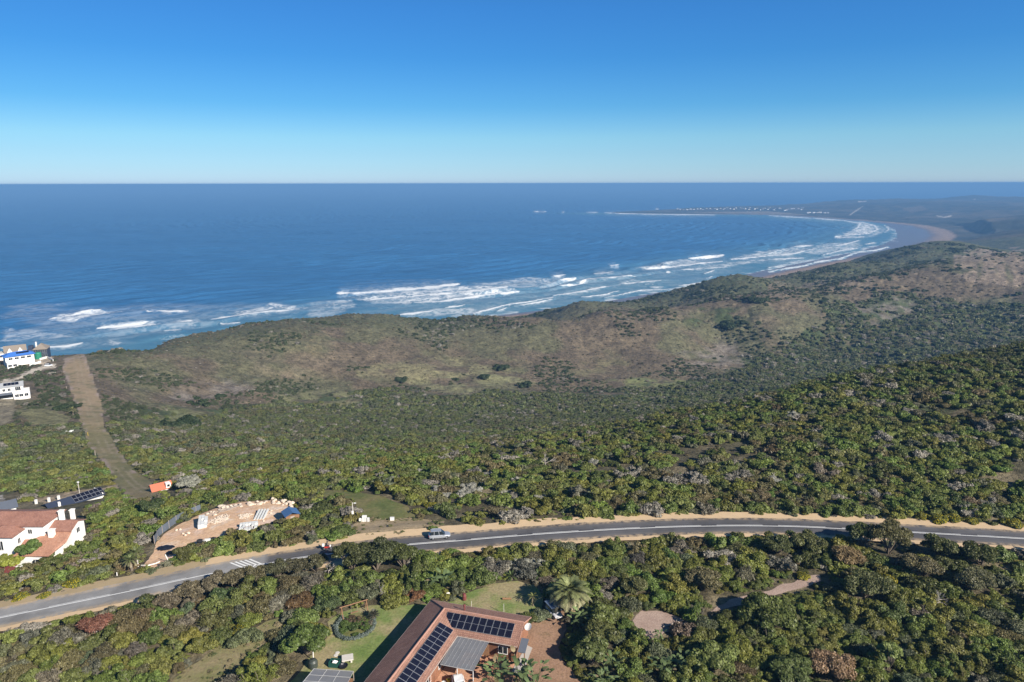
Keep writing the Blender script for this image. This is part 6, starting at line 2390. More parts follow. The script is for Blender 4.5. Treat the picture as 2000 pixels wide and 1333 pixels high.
def motorbike():
    p, yaw = road_at(640, 1.55)
    rt = root('delivery_motorbike', p, 'white and red delivery motorbike riding along the road', 'motorbike', None, yaw)
    for x in (-.62, .64):
        w = MB()
        m = 16
        prof = [(.20, -.045), (.30, -.05), (.31, 0), (.30, .05), (.20, .045)]
        pts, fs = [], []
        for q, yy in prof:
            for i in range(m):
                pts.append((x + q * math.cos(i * 2 * math.pi / m), yy, .31 + q * math.sin(i * 2 * math.pi / m)))
        for k in range(5):
            for i in range(m):
                j, kk = (i + 1) % m, (k + 1) % 5
                fs.append((k * m + i, k * m + j, kk * m + j, kk * m + i))
        w.add(pts, fs)
        o = w.build('wheel', M_RUBBER, rt)
        MB().tube((x, -.05, .31), (x, .05, .31), .17, n=10).build('rim', M_CHROME, o)
    red = paint_mat("red_fairing", (.50, .045, .03), 0)
    f = MB()
    f.hull([(-.55, -.09, .45), (.05, -.12, .38), (.35, -.08, .5), (.35, .08, .5), (.05, .12, .38), (-.55, .09, .45)], [(-.75, -.10, .80), (.0, -.14, .74), (.42, -.12, .86), (.42, .12, .86), (.0, .14, .74), (-.75, .10, .80)])
    f.build('fairing', red, rt, bevel=.03)
    MB().box(.38, -.16, .62, .62, .16, 1.02).build('front_cowl', P_WHITE, rt, bevel=.05)
    MB().hull([(-.62, -.13, .80), (.12, -.12, .78), (.12, .12, .78), (-.62, .13, .80)], [(-.62, -.12, .88), (.10, -.11, .84), (.10, .11, .84), (-.62, .12, .88)]).build('seat', M_RUBBER, rt)
    MB().tube((.40, -.36, 1.06), (.40, .36, 1.06), .02, n=6).tube((.42, 0, 1.05), (.62, 0, .35), .03, n=6).build('handlebar', M_CHROME, rt)
    MB().box(-1.02, -.27, .88, -.58, .27, 1.36).build('top_box', P_WHITE, rt, bevel=.04)
    MB().tube((.60, 0, .90), (.68, 0, .90), .09, n=10).build('headlight', M_LAMPGL, rt)
    # rider
    q = root('person', p, 'rider in dark clothes and a helmet sitting on the delivery motorbike', 'person', None, yaw)
    J = [(-.22, 0, .95), (-.20, 0, 1.12), (-.14, 0, 1.34), (-.10, 0, 1.46), (-.06, 0, 1.56), (-.03, 0, 1.68),
         (-.12, .19, 1.40), (.08, .27, 1.20), (.34, .29, 1.10), (-.12, -.19, 1.40), (.08, -.27, 1.20), (.34, -.29, 1.10),
         (-.16, .11, .93), (.20, .18, .88), (.10, .16, .46), (.24, .17, .38), (-.16, -.11, .93), (.20, -.18, .88), (.10, -.16, .46), (.24, -.17, .38)]
    E = [(0, 1), (1, 2), (2, 3), (3, 4), (4, 5), (3, 6), (6, 7), (7, 8), (3, 9), (9, 10), (10, 11), (0, 12), (12, 13), (13, 14), (14, 15), (0, 16), (16, 17), (17, 18), (18, 19)]
    R = [.15, .15, .17, .10, .065, .10, .075, .055, .045, .075, .055, .045, .10, .085, .06, .05, .10, .085, .06, .05]
    skin_body('body', J, E, R, simple("dark_jacket", (.035, .035, .05), .85, .2, 4), q)
    hl_ = MB()
    hl_.lathe([(.05, -.13), (.13, -.08), (.155, .02), (.14, .11), (.08, .165), (.01, .18)], 12, (-.02, 0, 1.70))
    h = hl_.build('helmet', simple("black_helmet", (.02, .02, .025), .25, .1, 3), q, smooth=True)
    MB().hull([(.085, -.10, 1.66), (.125, -.05, 1.66), (.125, .05, 1.66), (.085, .10, 1.66)], [(.085, -.10, 1.76), (.13, -.05, 1.76), (.13, .05, 1.76), (.085, .10, 1.76)]).build('visor', M_GLASS, h)
    bp = MB().box(-.42, -.16, 1.02, -.26, .16, 1.44).build('backpack', simple("black_bag", (.02, .02, .02), .8, .1, 3), q, bevel=.04)


motorbike()

# ------------------------------------------------------------------ houses on the left
def frame_of(u0, v0, u1, v1, z):
    """local frame along a picture line at height z: origin at the first end, x towards the second"""
    a, b = at(u0, v0, z), at(u1, v1, z)
    d = b - a
    return a, math.atan2(d[1], d[0]), float(np.hypot(d[0], d[1]))


def hip(mb, x0, y0, x1, y1, z, h, t=.14, ov=.5, gable=False):
    """hipped (or gabled) roof over a rectangle, ridge along the longer side"""
    x0, y0, x1, y1 = x0 - ov, y0 - ov, x1 + ov, y1 + ov
    if x1 - x0 >= y1 - y0:
        m = (y1 - y0) / 2
        k = 0 if gable else m
        r0, r1 = (x0 + k, y0 + m, z + h), (x1 - k, y0 + m, z + h)
        A, B, C, D = (x0, y0, z), (x1, y0, z), (x1, y1, z), (x0, y1, z)
    else:
        m = (x1 - x0) / 2
        k = 0 if gable else m
        r0, r1 = (x0 + m, y1 - k, z + h), (x0 + m, y0 + k, z + h)
        A, B, C, D = (x0, y1, z), (x0, y0, z), (x1, y0, z), (x1, y1, z)
    mb.slab([A, B, r1, r0], t)
    mb.slab([D, r0, r1, C], t)
    if not gable:
        mb.slab([B, C, r1], t)
        mb.slab([D, A, r0], t)
    return r0, r1


def gable_wall(mb, x, y0, y1, z, h, th=.25):
    mb.hull([(x, y0, z), (x, y1, z), (x, (y0 + y1) / 2, z + h)], [(x + th, y0, z), (x + th, y1, z), (x + th, (y0 + y1) / 2, z + h)])


def white_house():
    a, yaw, L = frame_of(0, 1028, 84, 1028, 149.2)
    base = 141.6
    a = np.array([a[0], a[1], base])
    rt = root('white_house', a, 'large white plastered house with terracotta hipped roofs and white chimneys', 'house', None, yaw)
    E = 149.2 - base
    w = MB()
    w.box(-6, .3, -2, L - .3, 7.4, E)                       # main block
    w.box(L - .3, 1.8, -2, L + 4.5, 6.6, E - 1.9)           # right wing
    w.box(L - 3.2, -4.6, -2, L + 3.4, .3, E - 4.2)          # lower front room
    w.box(-1.2, -3.2, -2, 4.6, .3, E - .8)                  # tower
    w.box(4.6, -2.4, -2, L - 3.2, .3, E - 4.6)
    w.build('wall', M_WHITE, rt)
    r1 = MB()
    hip(r1, -6, .3, L - .3, 7.4, E + .02, 1.5)
    r1.build('roof', M_TERRA, rt)
    r2 = MB()
    r2.slab([(L - .3, 1.3, E - 1.88), (L + 4.9, 1.3, E - 1.88), (L + 4.9, 4.2, E - .75), (L - .3, 4.2, E - .75)], .14)
    r2.slab([(L - .3, 4.2, E - .75), (L + 4.9, 4.2, E - .75), (L + 4.9, 7.1, E - 1.88), (L - .3, 7.1, E - 1.88)], .14)
    gw = MB()
    gable_wall(gw, L + 4.25, 1.8, 6.6, E - 1.95, 1.0)
    gw.build('gable', M_WHITE, rt)
    r2.build('roof', M_TERRA, rt)
    r3 = MB()
    r3.slab([(L - 3.6, -5.1, E - 4.15), (L + 3.9, -5.1, E - 4.15), (L + 3.0, 1.7, E - 2.0), (L - .1, 1.7, E - 2.0)], .14)
    r3.slab([(L + 3.9, -5.1, E - 4.15), (L + 5.1, -1.0, E - 3.2), (L + 4.8, 1.7, E - 2.1), (L + 3.0, 1.7, E - 2.0)], .14)
    r3.slab([(L - 3.6, -5.1, E - 4.15), (L - .1, 1.7, E - 2.0), (L - .45, 1.7, E - 2.0), (L - 3.6, .3, E - 3.6)], .14)
    r3.build('roof', M_TERRA2, rt)
    r4 = MB()
    hip(r4, -1.2, -3.2, 4.6, 1.6, E - .75, 1.3)
    r4.build('roof', M_TERRA, rt)
    r5 = MB()
    r5.slab([(4.6, -3.0, E - 4.5), (L - 3.3, -3.0, E - 4.5), (L - 3.3, .3, E - 3.2), (4.6, .3, E - 3.2)], .14)
    r5.build('roof', M_TERRA, rt)
    for x, y, z0, z1, s in ((L + .9, 4.9, E - 1.4, E + 1.1, .42), (L + 2.2, 6.6, E - 1.8, E + .5, .36), (L + 1.4, .3, E - 3.2, E - 1.1, .5)):
        c = MB().box(x - s, y - s, z0, x + s, y + s, z1).box(x - s - .12, y - s - .12, z1 - .01, x + s + .12, y + s + .12, z1 + .16)
        c.build('chimney', M_WHITE, rt)
    MB().tube((L + 2.4, 4.6, E - .8), (L + 2.4, 4.6, E + 1.3), .09, n=8).lathe([(.15, 0), (.15, .12), (.03, .2)], 8, (L + 2.4, 4.6, E + 1.3)).build('flue', M_RUBBER, rt)
    window(rt, 6.0, .3, E - 1.4, 1.0, 1.1, 0, -1)
    window(rt, 2.0, -3.2, E - 2.8, 1.1, 2.1, 0, -1)
    window(rt, 4.6, -1.4, E - 2.6, .9, 1.3, 1, 0)
    window(rt, -3.5, .3, E - 1.5, 1.2, 1.3, 0, -1)
    window(rt, L + 4.5, 4.2, E - 3.0, 1.2, 1.2, 1, 0)
    window(rt, L + 1.0, -4.6, E - 6.0, 2.4, 1.8, 0, -1, bars=2)
    # porch with columns and stairs
    pr = MB()
    pr.box(L - 6.2, -7.4, E - 5.4, L + .2, -4.6, E - 5.15)
    for x in (L - 6.0, L - 3.6, L - .1):
        pr.box(x - .22, -7.3, -2, x + .22, -6.9, E - 5.4)
    pr.box(L - 6.2, -7.4, E - 7.6, L - 3.6, -7.2, E - 6.7)
    pr.build('porch', M_WHITE, rt, bevel=.02)
    stt = MB()
    for i in range(9):
        stt.box(L - 3.4 + i * 0, -7.6 - i * .32, -2, L - 1.9, -7.6 - (i - 1) * .32, 1.6 - i * .2)
    stt.box(L - 3.65, -10.4, -2, L - 3.42, -7.4, 1.2)
    stt.build('stairs', M_WHITE, rt)
    return rt


white_house()


def small_houses():
    # dark roof with two rows of solar panels, white walls below
    a, yaw, L = frame_of(98, 1000, 205, 966, 134.5)
    g = float(gz(a[0], a[1])[0])
    rt = root('panel_roof_house', (a[0], a[1], g), 'low house with a long charcoal roof carrying solar panels', 'house', None, yaw)
    E = 134.5 - g
    D = 6.5
    MB().box(.5, .5, -3, L - .5, D - .5, E - .12).build('wall', M_WHITE, rt)
    MB().slab([(0, 0, E), (L, 0, E), (L, D / 2, E + 1.25), (0, D / 2, E + 1.25)], .12).slab([(0, D / 2, E + 1.25), (L, D / 2, E + 1.25), (L, D, E), (0, D, E)], .12).build('roof', M_DARKSLATE, rt)
    sl_ = 1.25 / (D / 2)
    for i in range(7):
        for j in range(2):
            x0 = L * .46 + i * 1.12
            y0 = .45 + j * 1.42
            P = [(x0, y0, E + sl_ * y0 + .06), (x0 + 1.05, y0, E + sl_ * y0 + .06), (x0 + 1.05, y0 + 1.34, E + sl_ * (y0 + 1.34) + .06), (x0, y0 + 1.34, E + sl_ * (y0 + 1.34) + .06)]
            o = MB().slab(P, .04).build('solar_panel', M_FRAME, rt)
            P2 = np.array(P)
            c = P2.mean(0)
            MB().slab(c + (P2 - c) * .93 + [0, 0, .012], .01).build('cells', M_PANEL, o)
    MB().box(L - .48, .4, -2.0, L - .25, D - .4, E + .5).box(L * .55, .05, -2, L - .6, .48, E - .35).build('parapet', M_WHITE, rt)
    c = MB().box(L * .17, .8, E - .2, L * .17 + .6, 1.4, E + 1.5).build('chimney', M_WHITE, rt)
    for x in (L * .3, L * .7):
        window(rt, x, .5, E - 1.2, 1.4, 1.0, 0, -1)
    # two grey roofs at the picture edge
    a, yaw, L = frame_of(-40, 1008, 35, 990, 139.0)
    g = float(gz(a[0], a[1])[0])
    rt = root('grey_roof_house', (a[0], a[1], g), 'grey slate roofed house behind the white house at the left edge', 'house', None, yaw)
    E = 139.0 - g
    MB().box(.4, .4, -3, L - .4, 5.6, E - .1).build('wall', M_WHITE, rt)
    r_ = MB()
    hip(r_, .4, .4, L - .4, 5.6, E, 1.2, gable=True)
    r_.build('roof', M_SLATE, rt)
    MB().box(.6, -3.4, -3, L - 1.2, .3, E - 1.3).build('wall', M_CONC, rt)
    MB().slab([(.3, -3.7, E - 1.25), (L - .9, -3.7, E - 1.25), (L - .9, .38, E - .75), (.3, .38, E - .75)], .12).build('roof', M_SLATE, rt)
    window(rt, L * .5, -3.4, E - 2.0, 1.6, 1.0, 0, -1)
    a, yaw, L = frame_of(-30, 1018, 6, 1012, 138.5)
    # small red-roofed outbuilding
    a, yaw, L = frame_of(297, 962, 338, 952, 133.6)
    g = float(gz(a[0], a[1])[0])
    rt = root('red_roof_cottage', (a[0], a[1], g), 'small white cottage with an orange-red roof at the foot of the cleared strip', 'house', None, yaw)
    E = 133.6 - g
    MB().box(.2, .2, -3, L - .2, 4.2, E - .1).build('wall', M_WHITE, rt)
    gw = MB()
    gw.hull([(.2, .2, E - .11), (.2, 4.2, E - .11), (.2, 2.2, E + 1.25)], [(.4, .2, E - .11), (.4, 4.2, E - .11), (.4, 2.2, E + 1.25)])
    gw.build('gable', M_WHITE, rt)
    r_ = MB()
    hip(r_, .2, .2, L - .2, 4.2, E, 1.5, .12, .3, gable=True)
    r_.build('roof', M_RED, rt)
    dm = MB().box(L * .68, .1, E + .1, L * .68 + 1.3, 1.8, E + 1.5).build('dormer', M_WHITE, rt)
    MB().box(L * .68 + .3, .04, E + .5, L * .68 + 1.0, .09, E + 1.2).build('window', M_GLASS, rt)
    window(rt, L * .3, .2, E - 1.3, 1.0, 1.1, 0, -1)
    # wall of the left yard: maroon roof at the very edge
    a, yaw, L = frame_of(-40, 1124, 22, 1120, 143.6)
    g = float(gz(a[0], a[1])[0])
    rt = root('maroon_shed', (a[0], a[1], g), 'low shed with a maroon roof at the left edge below the white house', 'shed', None, yaw)
    MB().box(.2, .2, -1, L - .2, 2.8, 143.5 - g).build('wall', M_CONC, rt)
    MB().slab([(0, 0, 143.6 - g), (L, 0, 143.6 - g), (L, 3, 144.3 - g), (0, 3, 144.3 - g)], .08).build('roof', M_RUSTY, rt)


small_houses()


def coast_houses():
    # blue-roofed house
    a, yaw, L = frame_of(8, 699, 68, 690.5, 118.5)
    g = float(gz(a[0], a[1])[0])
    k = L / 21.0
    rt = root('blue_roof_house', (a[0], a[1], g), 'white house with a bright blue hipped roof overlooking the sea', 'house', None, yaw)
    E = 118.5 - g
    MB().box(.5, .5, -6, L - .5, 10 * k, E).box(.5, -2.6, -6, L * .38, .5, E - 3.2).build('wall', M_WHITE, rt)
    r_ = MB()
    hip(r_, .5, .5, L - .5, 10 * k, E + .02, 2.6 * k, .2, .9)
    r_.build('roof', M_BLUE, rt)
    for i in range(2):
        o = MB().slab([(L * (.42 + .2 * i), 2.2 * k, E + 1.25 * k), (L * (.42 + .2 * i) + 3.4, 2.2 * k, E + 1.25 * k), (L * (.42 + .2 * i) + 3.4, 4.2 * k, E + 2.2 * k), (L * (.42 + .2 * i), 4.2 * k, E + 2.2 * k)], .1).build('solar_panel', M_PANEL, rt)
    for x in (.2, .4, .6, .8):
        window(rt, L * x, .5, E - 1.5, 2.2, 1.3, 0, -1)
    for x in (.12, .28):
        window(rt, L * x, -2.6, E - 5.0, 2.0, 1.4, 0, -1)
    # grey thatched houses further towards the edge
    for (u0, v0, u1, v1, z, h, lab, nm) in ((8, 690, 52, 685, 117.5, 3.4, 'white gabled house with a grey-brown roof beyond the blue-roofed house', 'thatched_house'), (50, 685, 92, 682, 117.5, 3.2, 'dark glass fronted house with a pointed grey-brown roof at the cliff edge', 'glass_fronted_house')):
        a, yaw, L = frame_of(u0, v0, u1, v1, z)
        g = float(gz(a[0], a[1])[0])
        rt = root(nm, (a[0], a[1], g), lab, 'house', None, yaw)
        E = z - g
        MB().box(.4, .4, -8, L - .4, 9, E).build('wall', M_WHITE if nm == 'thatched_house' else M_DARKSLATE, rt)
        r_ = MB()
        if nm == 'thatched_house':
            hip(r_, .4, .4, L - .4, 9, E, h, .3, .6, gable=True)
            for x in (.25, .72):
                c = L * x
                gw = MB().hull([(c - 3, -.3, E - 3), (c + 3, -.3, E - 3), (c, -.3, E + 2.6)], [(c - 3, .38, E - 3), (c + 3, .38, E - 3), (c, .38, E + 2.6)])
                gw.build('gable', M_WHITE, rt)
                window(rt, c, -.3, E - 1.4, 1.6, 1.6, 0, -1)
        else:
            hip(r_, L * .35, .4, L * .95, 9, E, h, .3, .6)
            for i in range(9):
                window(rt, L * (.08 + .105 * i), .4, E - 1.3, L * .09, 1.9, 0, -1, M_FRAME)
                window(rt, L * (.08 + .105 * i), .4, E - 4.0, L * .09, 1.9, 0, -1, M_FRAME)
            MB().box(L * .1, 1, E, L * .3, 5, E + 2.4).build('wall', M_DARKSLATE, rt)
            MB().box(L * .38, 5.2, E + .4, L * .44, 6.2, E + 4.0).build('chimney', M_WHITE, rt)
        r_.build('roof', M_THATCH, rt)
    p = gp(75, 701)
    rt = root('water_tank', p, 'green plastic water tank beside the blue-roofed house', 'tank')
    t_ = MB().lathe([(1.9, 0), (1.95, .1), (1.95, 3.6), (1.7, 4.0), (.5, 4.3), (.4, 4.4)], 20)
    for i in range(5):
        t_.lathe([(1.95, .5 + i * .65), (2.02, .55 + i * .65), (1.95, .6 + i * .65)], 20)
    t_.build('tank_body', M_GREENTANK, rt, smooth=False)
    MB().lathe([(.42, 4.4), (.42, 4.55), (.05, 4.6)], 12).build('lid', M_RUBBER, rt)
    # white two-storey house
    a, yaw, L = frame_of(-30, 763, 56, 752, 121.5)
    g = float(gz(a[0] * .9 + .0, a[1])[0])
    g = float(gp(30, 782)[2])
    rt = root('white_villa', (a[0], a[1], g), 'white two storey house with a balcony and solar panels on its grey roof', 'house', None, yaw)
    E = 121.5 - g
    w = MB()
    w.box(0, .2, -2, L * .86, 8, E)
    w.box(L * .62, -1.6, -2, L, .2, E - 2.9)
    w.box(L * .86, .2, -2, L, 6, E - 2.6)
    w.build('wall', M_WHITE, rt)
    r_ = MB()
    hip(r_, 0, .2, L * .86, 8, E + .02, 1.6, .15, .4, gable=True)
    r_.build('roof', simple("light_grey_roof", (.36, .37, .38), .6, .08, 1), rt)
    gw = MB()
    gable_wall(gw, L * .86 - .26, .2, 8, E - .02, 1.5)
    gw.build('gable', M_WHITE, rt)
    for i in range(4):
        x0 = L * .42 + i * 1.6
        MB().slab([(x0, 1.3, E + .66), (x0 + 1.5, 1.3, E + .66), (x0 + 1.5, 3.4, E + 1.5), (x0, 3.4, E + 1.5)], .06).build('solar_panel', M_PANEL, rt)
    for x in (.30, .42, .54):
        window(rt, L * x, .2, E - 1.3, 1.3, 1.4, 0, -1)
    window(rt, L * .74, .2, E - 1.3, 2.4, 1.9, 0, -1, bars=2)
    for x in (.70, .80, .92):
        window(rt, L * x, -1.6, E - 4.4, 1.7, 1.5, 0, -1)
    v_ = MB()
    v_.slab([(L * .2, -2.3, E - 3.2), (L * .6, -2.3, E - 3.2), (L * .6, .2, E - 2.6), (L * .2, .2, E - 2.6)], .12)
    vo = v_.build('veranda_roof', M_SLATE, rt)
    MB().box(L * .22, .12, E - 5.4, L * .6, .19, E - 3.2).build('pane', M_GLASS, vo)
    rl = MB()
    for i in range(14):
        x = L * .62 + (L * .38) * i / 13
        rl.tube((x, -1.5, E - 2.9), (x, -1.5, E - 2.0), .04, n=4)
    rl.tube((L * .62, -1.5, E - 2.0), (L, -1.5, E - 2.0), .06, n=4)
    rl.build('balcony_rail', M_TRIM, rt)
    # low retaining wall and rubble by the strip
    p = gp(137, 846)
    rk = MB()
    for i in range(26):
        a_ = rng.random() * 6.28
        q = rng.random() ** .5
        rk.rock((math.cos(a_) * q * 3.2, math.sin(a_) * q * 1.6, .25 + .7 * (1 - q)), .45 + .4 * rng.random(), 700 + i)
    rk.build('rubble_heap', M_BLOCK, None, p, 0, 'heap of pale rubble beside the cleared strip', 'rubble heap')
    MB().box(-3.4, -.15, -.3, 3.4, .15, .45).box(-.6, -.2, .44, -.1, .2, .5).build('retaining_wall', M_PLANK, None, gp(140, 853), .35, 'low brown retaining wall below the rubble heap', 'wall', None, 'thing')


coast_houses()


def coast_walls():
    for pts, lab in (([(78, 704), (92, 700), (104, 706)], 'low white terrace wall right of the green water tank'), ([(58, 716), (80, 709)], 'white garden wall below the green water tank'), ([(100, 690), (118, 689)], 'thin white wall at the top of the cleared strip')):
        P = [gp(*q) for q in pts]
        m = MB()
        for a, b in zip(P[:-1], P[1:]):
            d = b - a
            L = math.hypot(d[0], d[1])
            n = np.array([-d[1], d[0], 0]) / L * .15
            a0, b0 = a - P[0], b - P[0]
            m.hull([a0 - n + [0, 0, -.8], b0 - n + [0, 0, -.8], b0 + n + [0, 0, -.8], a0 + n + [0, 0, -.8]], [a0 - n + [0, 0, 1.3], b0 - n + [0, 0, 1.3], b0 + n + [0, 0, 1.3], a0 + n + [0, 0, 1.3]])
        m.build('white_wall', M_WHITE, None, P[0], 0, lab, 'wall', None, 'thing')
    a, yaw, L = frame_of(-12, 694, 10, 691, 117.0)
    g = float(gz(a[0], a[1])[0])
    rt = root('white_flat_house', (a[0], a[1], g), 'white flat roofed house at the very left edge behind the blue roof', 'house', None, yaw)
    MB().box(0, 0, -6, L, 7, 117.0 - g).build('wall', M_WHITE, rt)
    MB().box(-.2, -.2, 117.0 - g, L + .2, 7.2, 117.3 - g).build('roof', M_CONC, rt)
    window(rt, L * .5, 0, 117.0 - g - 1.5, 2.4, 1.5, 0, -1)


coast_walls()


# ------------------------------------------------------------------ building site
def site():
    def up(u, v, dz=0):
        p = gp(u, v)
        return p + np.array([0, 0, .05 + dz])
    MB_ = MB
    # stacks of cement blocks
    def stack(u, v, nx, ny, nz, yaw, lab):
        b = MB()
        r = np.random.default_rng(int(u))
        for k in range(nz):
            for i in range(nx):
                for j in range(ny):
                    if k == nz - 1 and r.random() < .25:
                        continue
                    x, y = (i - nx / 2) * .62, (j - ny / 2) * 1.0
                    b.box(x + r.normal() * .015, y + r.normal() * .015, k * .38 + .005 * k, x + .58, y + .94, k * .38 + .375)
        b.build('block_stack', M_BLOCK, None, up(u, v), yaw, lab, 'block stack')
    stack(397, 1024, 3, 5, 3, .35, 'tall pallet stack of grey cement blocks at the left of the building site')
    stack(486, 1031, 6, 3, 2, .28, 'wide low stack of grey cement blocks at the front of the building site')
    # loose pale stone
    for cu, cv, ru, rv, n, lab in ((431, 1016, 20, 9, 420, 'patch of pale broken stone left of centre on the building site'), (478, 1009, 14, 7, 260, 'patch of pale broken stone right of centre on the building site')):
        c = up(cu, cv)
        b = MB()
        r = np.random.default_rng(cu)
        sx = ru * math.hypot(c[0], c[1]) / F
        for i in range(n):
            a_, q = r.random() * 6.28, r.random() ** .62
            q *= .75 + .4 * math.sin(a_ * 3 + cu) * .5 + .25 * r.random()
            x, y = math.cos(a_) * q * sx, math.sin(a_) * q * sx * 1.15
            b.rock((x, y, .03 + .16 * max(0, 1 - q)), .08 + .17 * r.random() ** 2, i + cu)
        o = b.build('stone_patch', M_RUBBLE, None, c, .2, lab, 'stone heap')
    # bank of boulders along the far side
    r = np.random.default_rng(5)
    line = spline(np.array([up(u, v) for u, v in ((425, 997), (455, 990), (480, 986), (505, 983), (535, 981), (560, 984), (568, 992))]), .8)
    n = 0
    for i, p in enumerate(line):
        for j in range(2):
            q = p + np.array([r.normal() * .4, r.normal() * .9, .1])
            b = MB().rock((0, 0, .1), .35 + .55 * r.random() ** 2, 800 + i * 3 + j)
            b.build('boulder', M_RUBBLE, None, q, r.random() * 6, 'pale boulder in the bank along the far side of the building site', 'boulder', 'boulders along the building site')
            n += 1
    for i, (u, v) in enumerate(((362, 1046), (368, 1042), (357, 1043), (405, 1004), (412, 1001), (530, 998), (529, 1003), (515, 1018), (420, 1006), (352, 1035), (345, 1036))):
        MB().rock((0, 0, .12), .30 + .2 * r.random(), 900 + i).build('boulder', M_RUBBLE, None, up(u, v), 0, 'small pale boulder lying loose on the building site', 'boulder', 'loose boulders on the building site')
    # timber planks and concrete beams
    for i, (u, v, L, yaw) in enumerate(((432, 997, 3.4, .9), (447, 994, 4.4, .75), (458, 992, 3.6, .85), (440, 999, 3.0, .55))):
        MB().box(-L / 2, -.14, 0, L / 2, .14, .12).build('plank', M_GREYWOOD, None, up(u, v, .1), yaw, 'weathered plank lying at the upper edge of the building site', 'plank', 'planks on the building site')
    for i in range(4):
        c = up(510, 1007)
        x = (i - 1.5) * .62
        MB().box(-.2, -2.6, 0, .2, 2.6, .32).box(-.14, -2.55, .31, .14, 2.55, .40).build('concrete_beam', M_BLOCK, None, c + np.array([x, .05 * i, 0]), .12, 'long pale concrete beam lying in a row beside the blue shed', 'beam', 'concrete beams on the building site')
    # blue-roofed shed
    a, yaw, L = frame_of(557, 1010, 586, 1003, float(gp(570, 1010)[2]) + 2.2)
    g = float(gp(570, 1010)[2])
    rt = root('site_shed', (a[0], a[1], g), 'small wooden shed with a blue roof at the right end of the building site', 'shed', None, yaw)
    MB().box(.15, .15, -.3, L - .15, 3.0, 2.05).build('wall', M_PLANK, rt)
    MB().slab([(L / 2, -.15, 2.85), (L / 2, 3.3, 2.85), (-.1, 3.3, 2.1), (-.1, -.15, 2.1)], .05).slab([(L / 2, -.15, 2.85), (L + .1, -.15, 2.1), (L + .1, 3.3, 2.1), (L / 2, 3.3, 2.85)], .05).build('roof', M_NAVY, rt)
    d = MB().box(L * .35, .10, -.1, L * .35 + .9, .14, 1.9).build('door', M_GREYWOOD, rt)
    MB().tube((L * .35 + .8, .08, .95), (L * .35 + .8, .02, .95), .03, n=6).build('handle', M_CHROME, d)
    # black sheets over heaps
    def tarp(u, v, sx, sy, h, lab, seed):
        r = np.random.default_rng(seed)
        n = 14
        gx, gy = np.meshgrid(np.linspace(-1, 1, n), np.linspace(-1, 1, n))
        q = np.maximum(0, 1 - (gx ** 2 + gy ** 2))
        z = h * q ** .7 + r.normal(size=gx.shape) * .05 + .05 * np.sin(gx * 9 + gy * 5)
        c = up(u, v)
        X, Y = gx * sx * (1 + .08 * r.normal(size=gx.shape)), gy * sy * (1 + .08 * r.normal(size=gx.shape))
        V = np.stack([X.ravel(), Y.ravel(), np.maximum(z, -.02).ravel() + .03], -1)
        keep = (gx ** 2 + gy ** 2).ravel() < 1.25
        idx = np.arange(n * n).reshape(n, n)
        f = np.stack([idx[:-1, :-1], idx[:-1, 1:], idx[1:, 1:], idx[1:, :-1]], -1).reshape(-1, 4)
        f = f[keep[f].all(1)]
        o = link('black_sheet', mesh_np('black_sheet', V, f, M_TARP), None, c, None, lab, 'plastic sheet')
        md = o.modifiers.new("thick", 'SOLIDIFY')
        md.thickness = .03
    tarp(325, 1071, 1.9, 1.0, .55, 'crumpled black plastic sheet over a heap at the site entrance', 1)
    tarp(339, 1080, 1.5, .7, .5, 'smaller black plastic sheet against the bushes at the site entrance', 2)
    tarp(417, 1055, 1.3, .6, .6, 'black sheet over materials at the front edge of the building site', 3)
    for u, v, lab in ((445, 1052, 'black bin standing at the front edge of the building site'), (391, 1066, 'black bin half hidden by bushes left of the covered heap')):
        rt = root('black_bin', up(u, v), lab, 'bin')
        MB().lathe([(.45, 0), (.55, 1.1), (.60, 1.12), (.60, 1.2)], 14).build('bin_body', M_TARP, rt)
        MB().lathe([(.62, 1.2), (.60, 1.28), (.2, 1.36), (.05, 1.38)], 14).build('lid', M_RUBBER, rt)
    MB().box(-.9, -.25, 0, .9, .25, .35).box(-.5, -.2, .34, .7, .2, .65).build('block_row', M_BLOCK, None, up(405, 1058), .3, 'short row of pale blocks beside the black sheet', 'block row')
    # metal trestle before the wide stack
    t_ = MB()
    for x in (-.9, .9):
        t_.tube((x, 0, 0), (x, 0, 1.0), .03, n=5).tube((x, .5, 0), (x, 0, 1.0), .03, n=5)
    t_.tube((-.9, 0, 1.0), (.9, 0, 1.0), .03, n=5)
    t_.build('trestle', M_RUSTY, None, up(486, 1037), .3, 'rusty metal trestle in front of the wide block stack', 'trestle')
    # net fence on the left side
    fp = spline(np.array([gp(u, v) for u, v in ((302, 1062), (312, 1046), (325, 1036), (345, 1021), (372, 1007), (392, 999))]), 1.2)
    rt = root('net_fence', fp[0], 'grey shade net fence along the left side of the building site', 'fence')
    nb = MB()
    pb = []
    for i in range(len(fp) - 1):
        p, q = fp[i] - fp[0], fp[i + 1] - fp[0]
        s = .12 * math.sin(i * 1.7)
        nb.hull([(p[0], p[1], p[2] + .05), (q[0], q[1], q[2] + .05), (q[0], q[1] + .03, q[2] + .05), (p[0], p[1] + .03, p[2] + .05)], [(p[0], p[1] + s, p[2] + 1.75), (q[0], q[1] + s, q[2] + 1.75), (q[0], q[1] + s + .03, q[2] + 1.75), (p[0], p[1] + s + .03, p[2] + 1.75)])
    nb.build('net', M_NET, rt)
    for i in range(0, len(fp), 2):
        p = fp[i] - fp[0]
        MB().tube((p[0], p[1] - .06, p[2] - .2), (p[0], p[1] - .06, p[2] + 1.95), .05, n=6).build('post', M_GREYWOOD, rt)
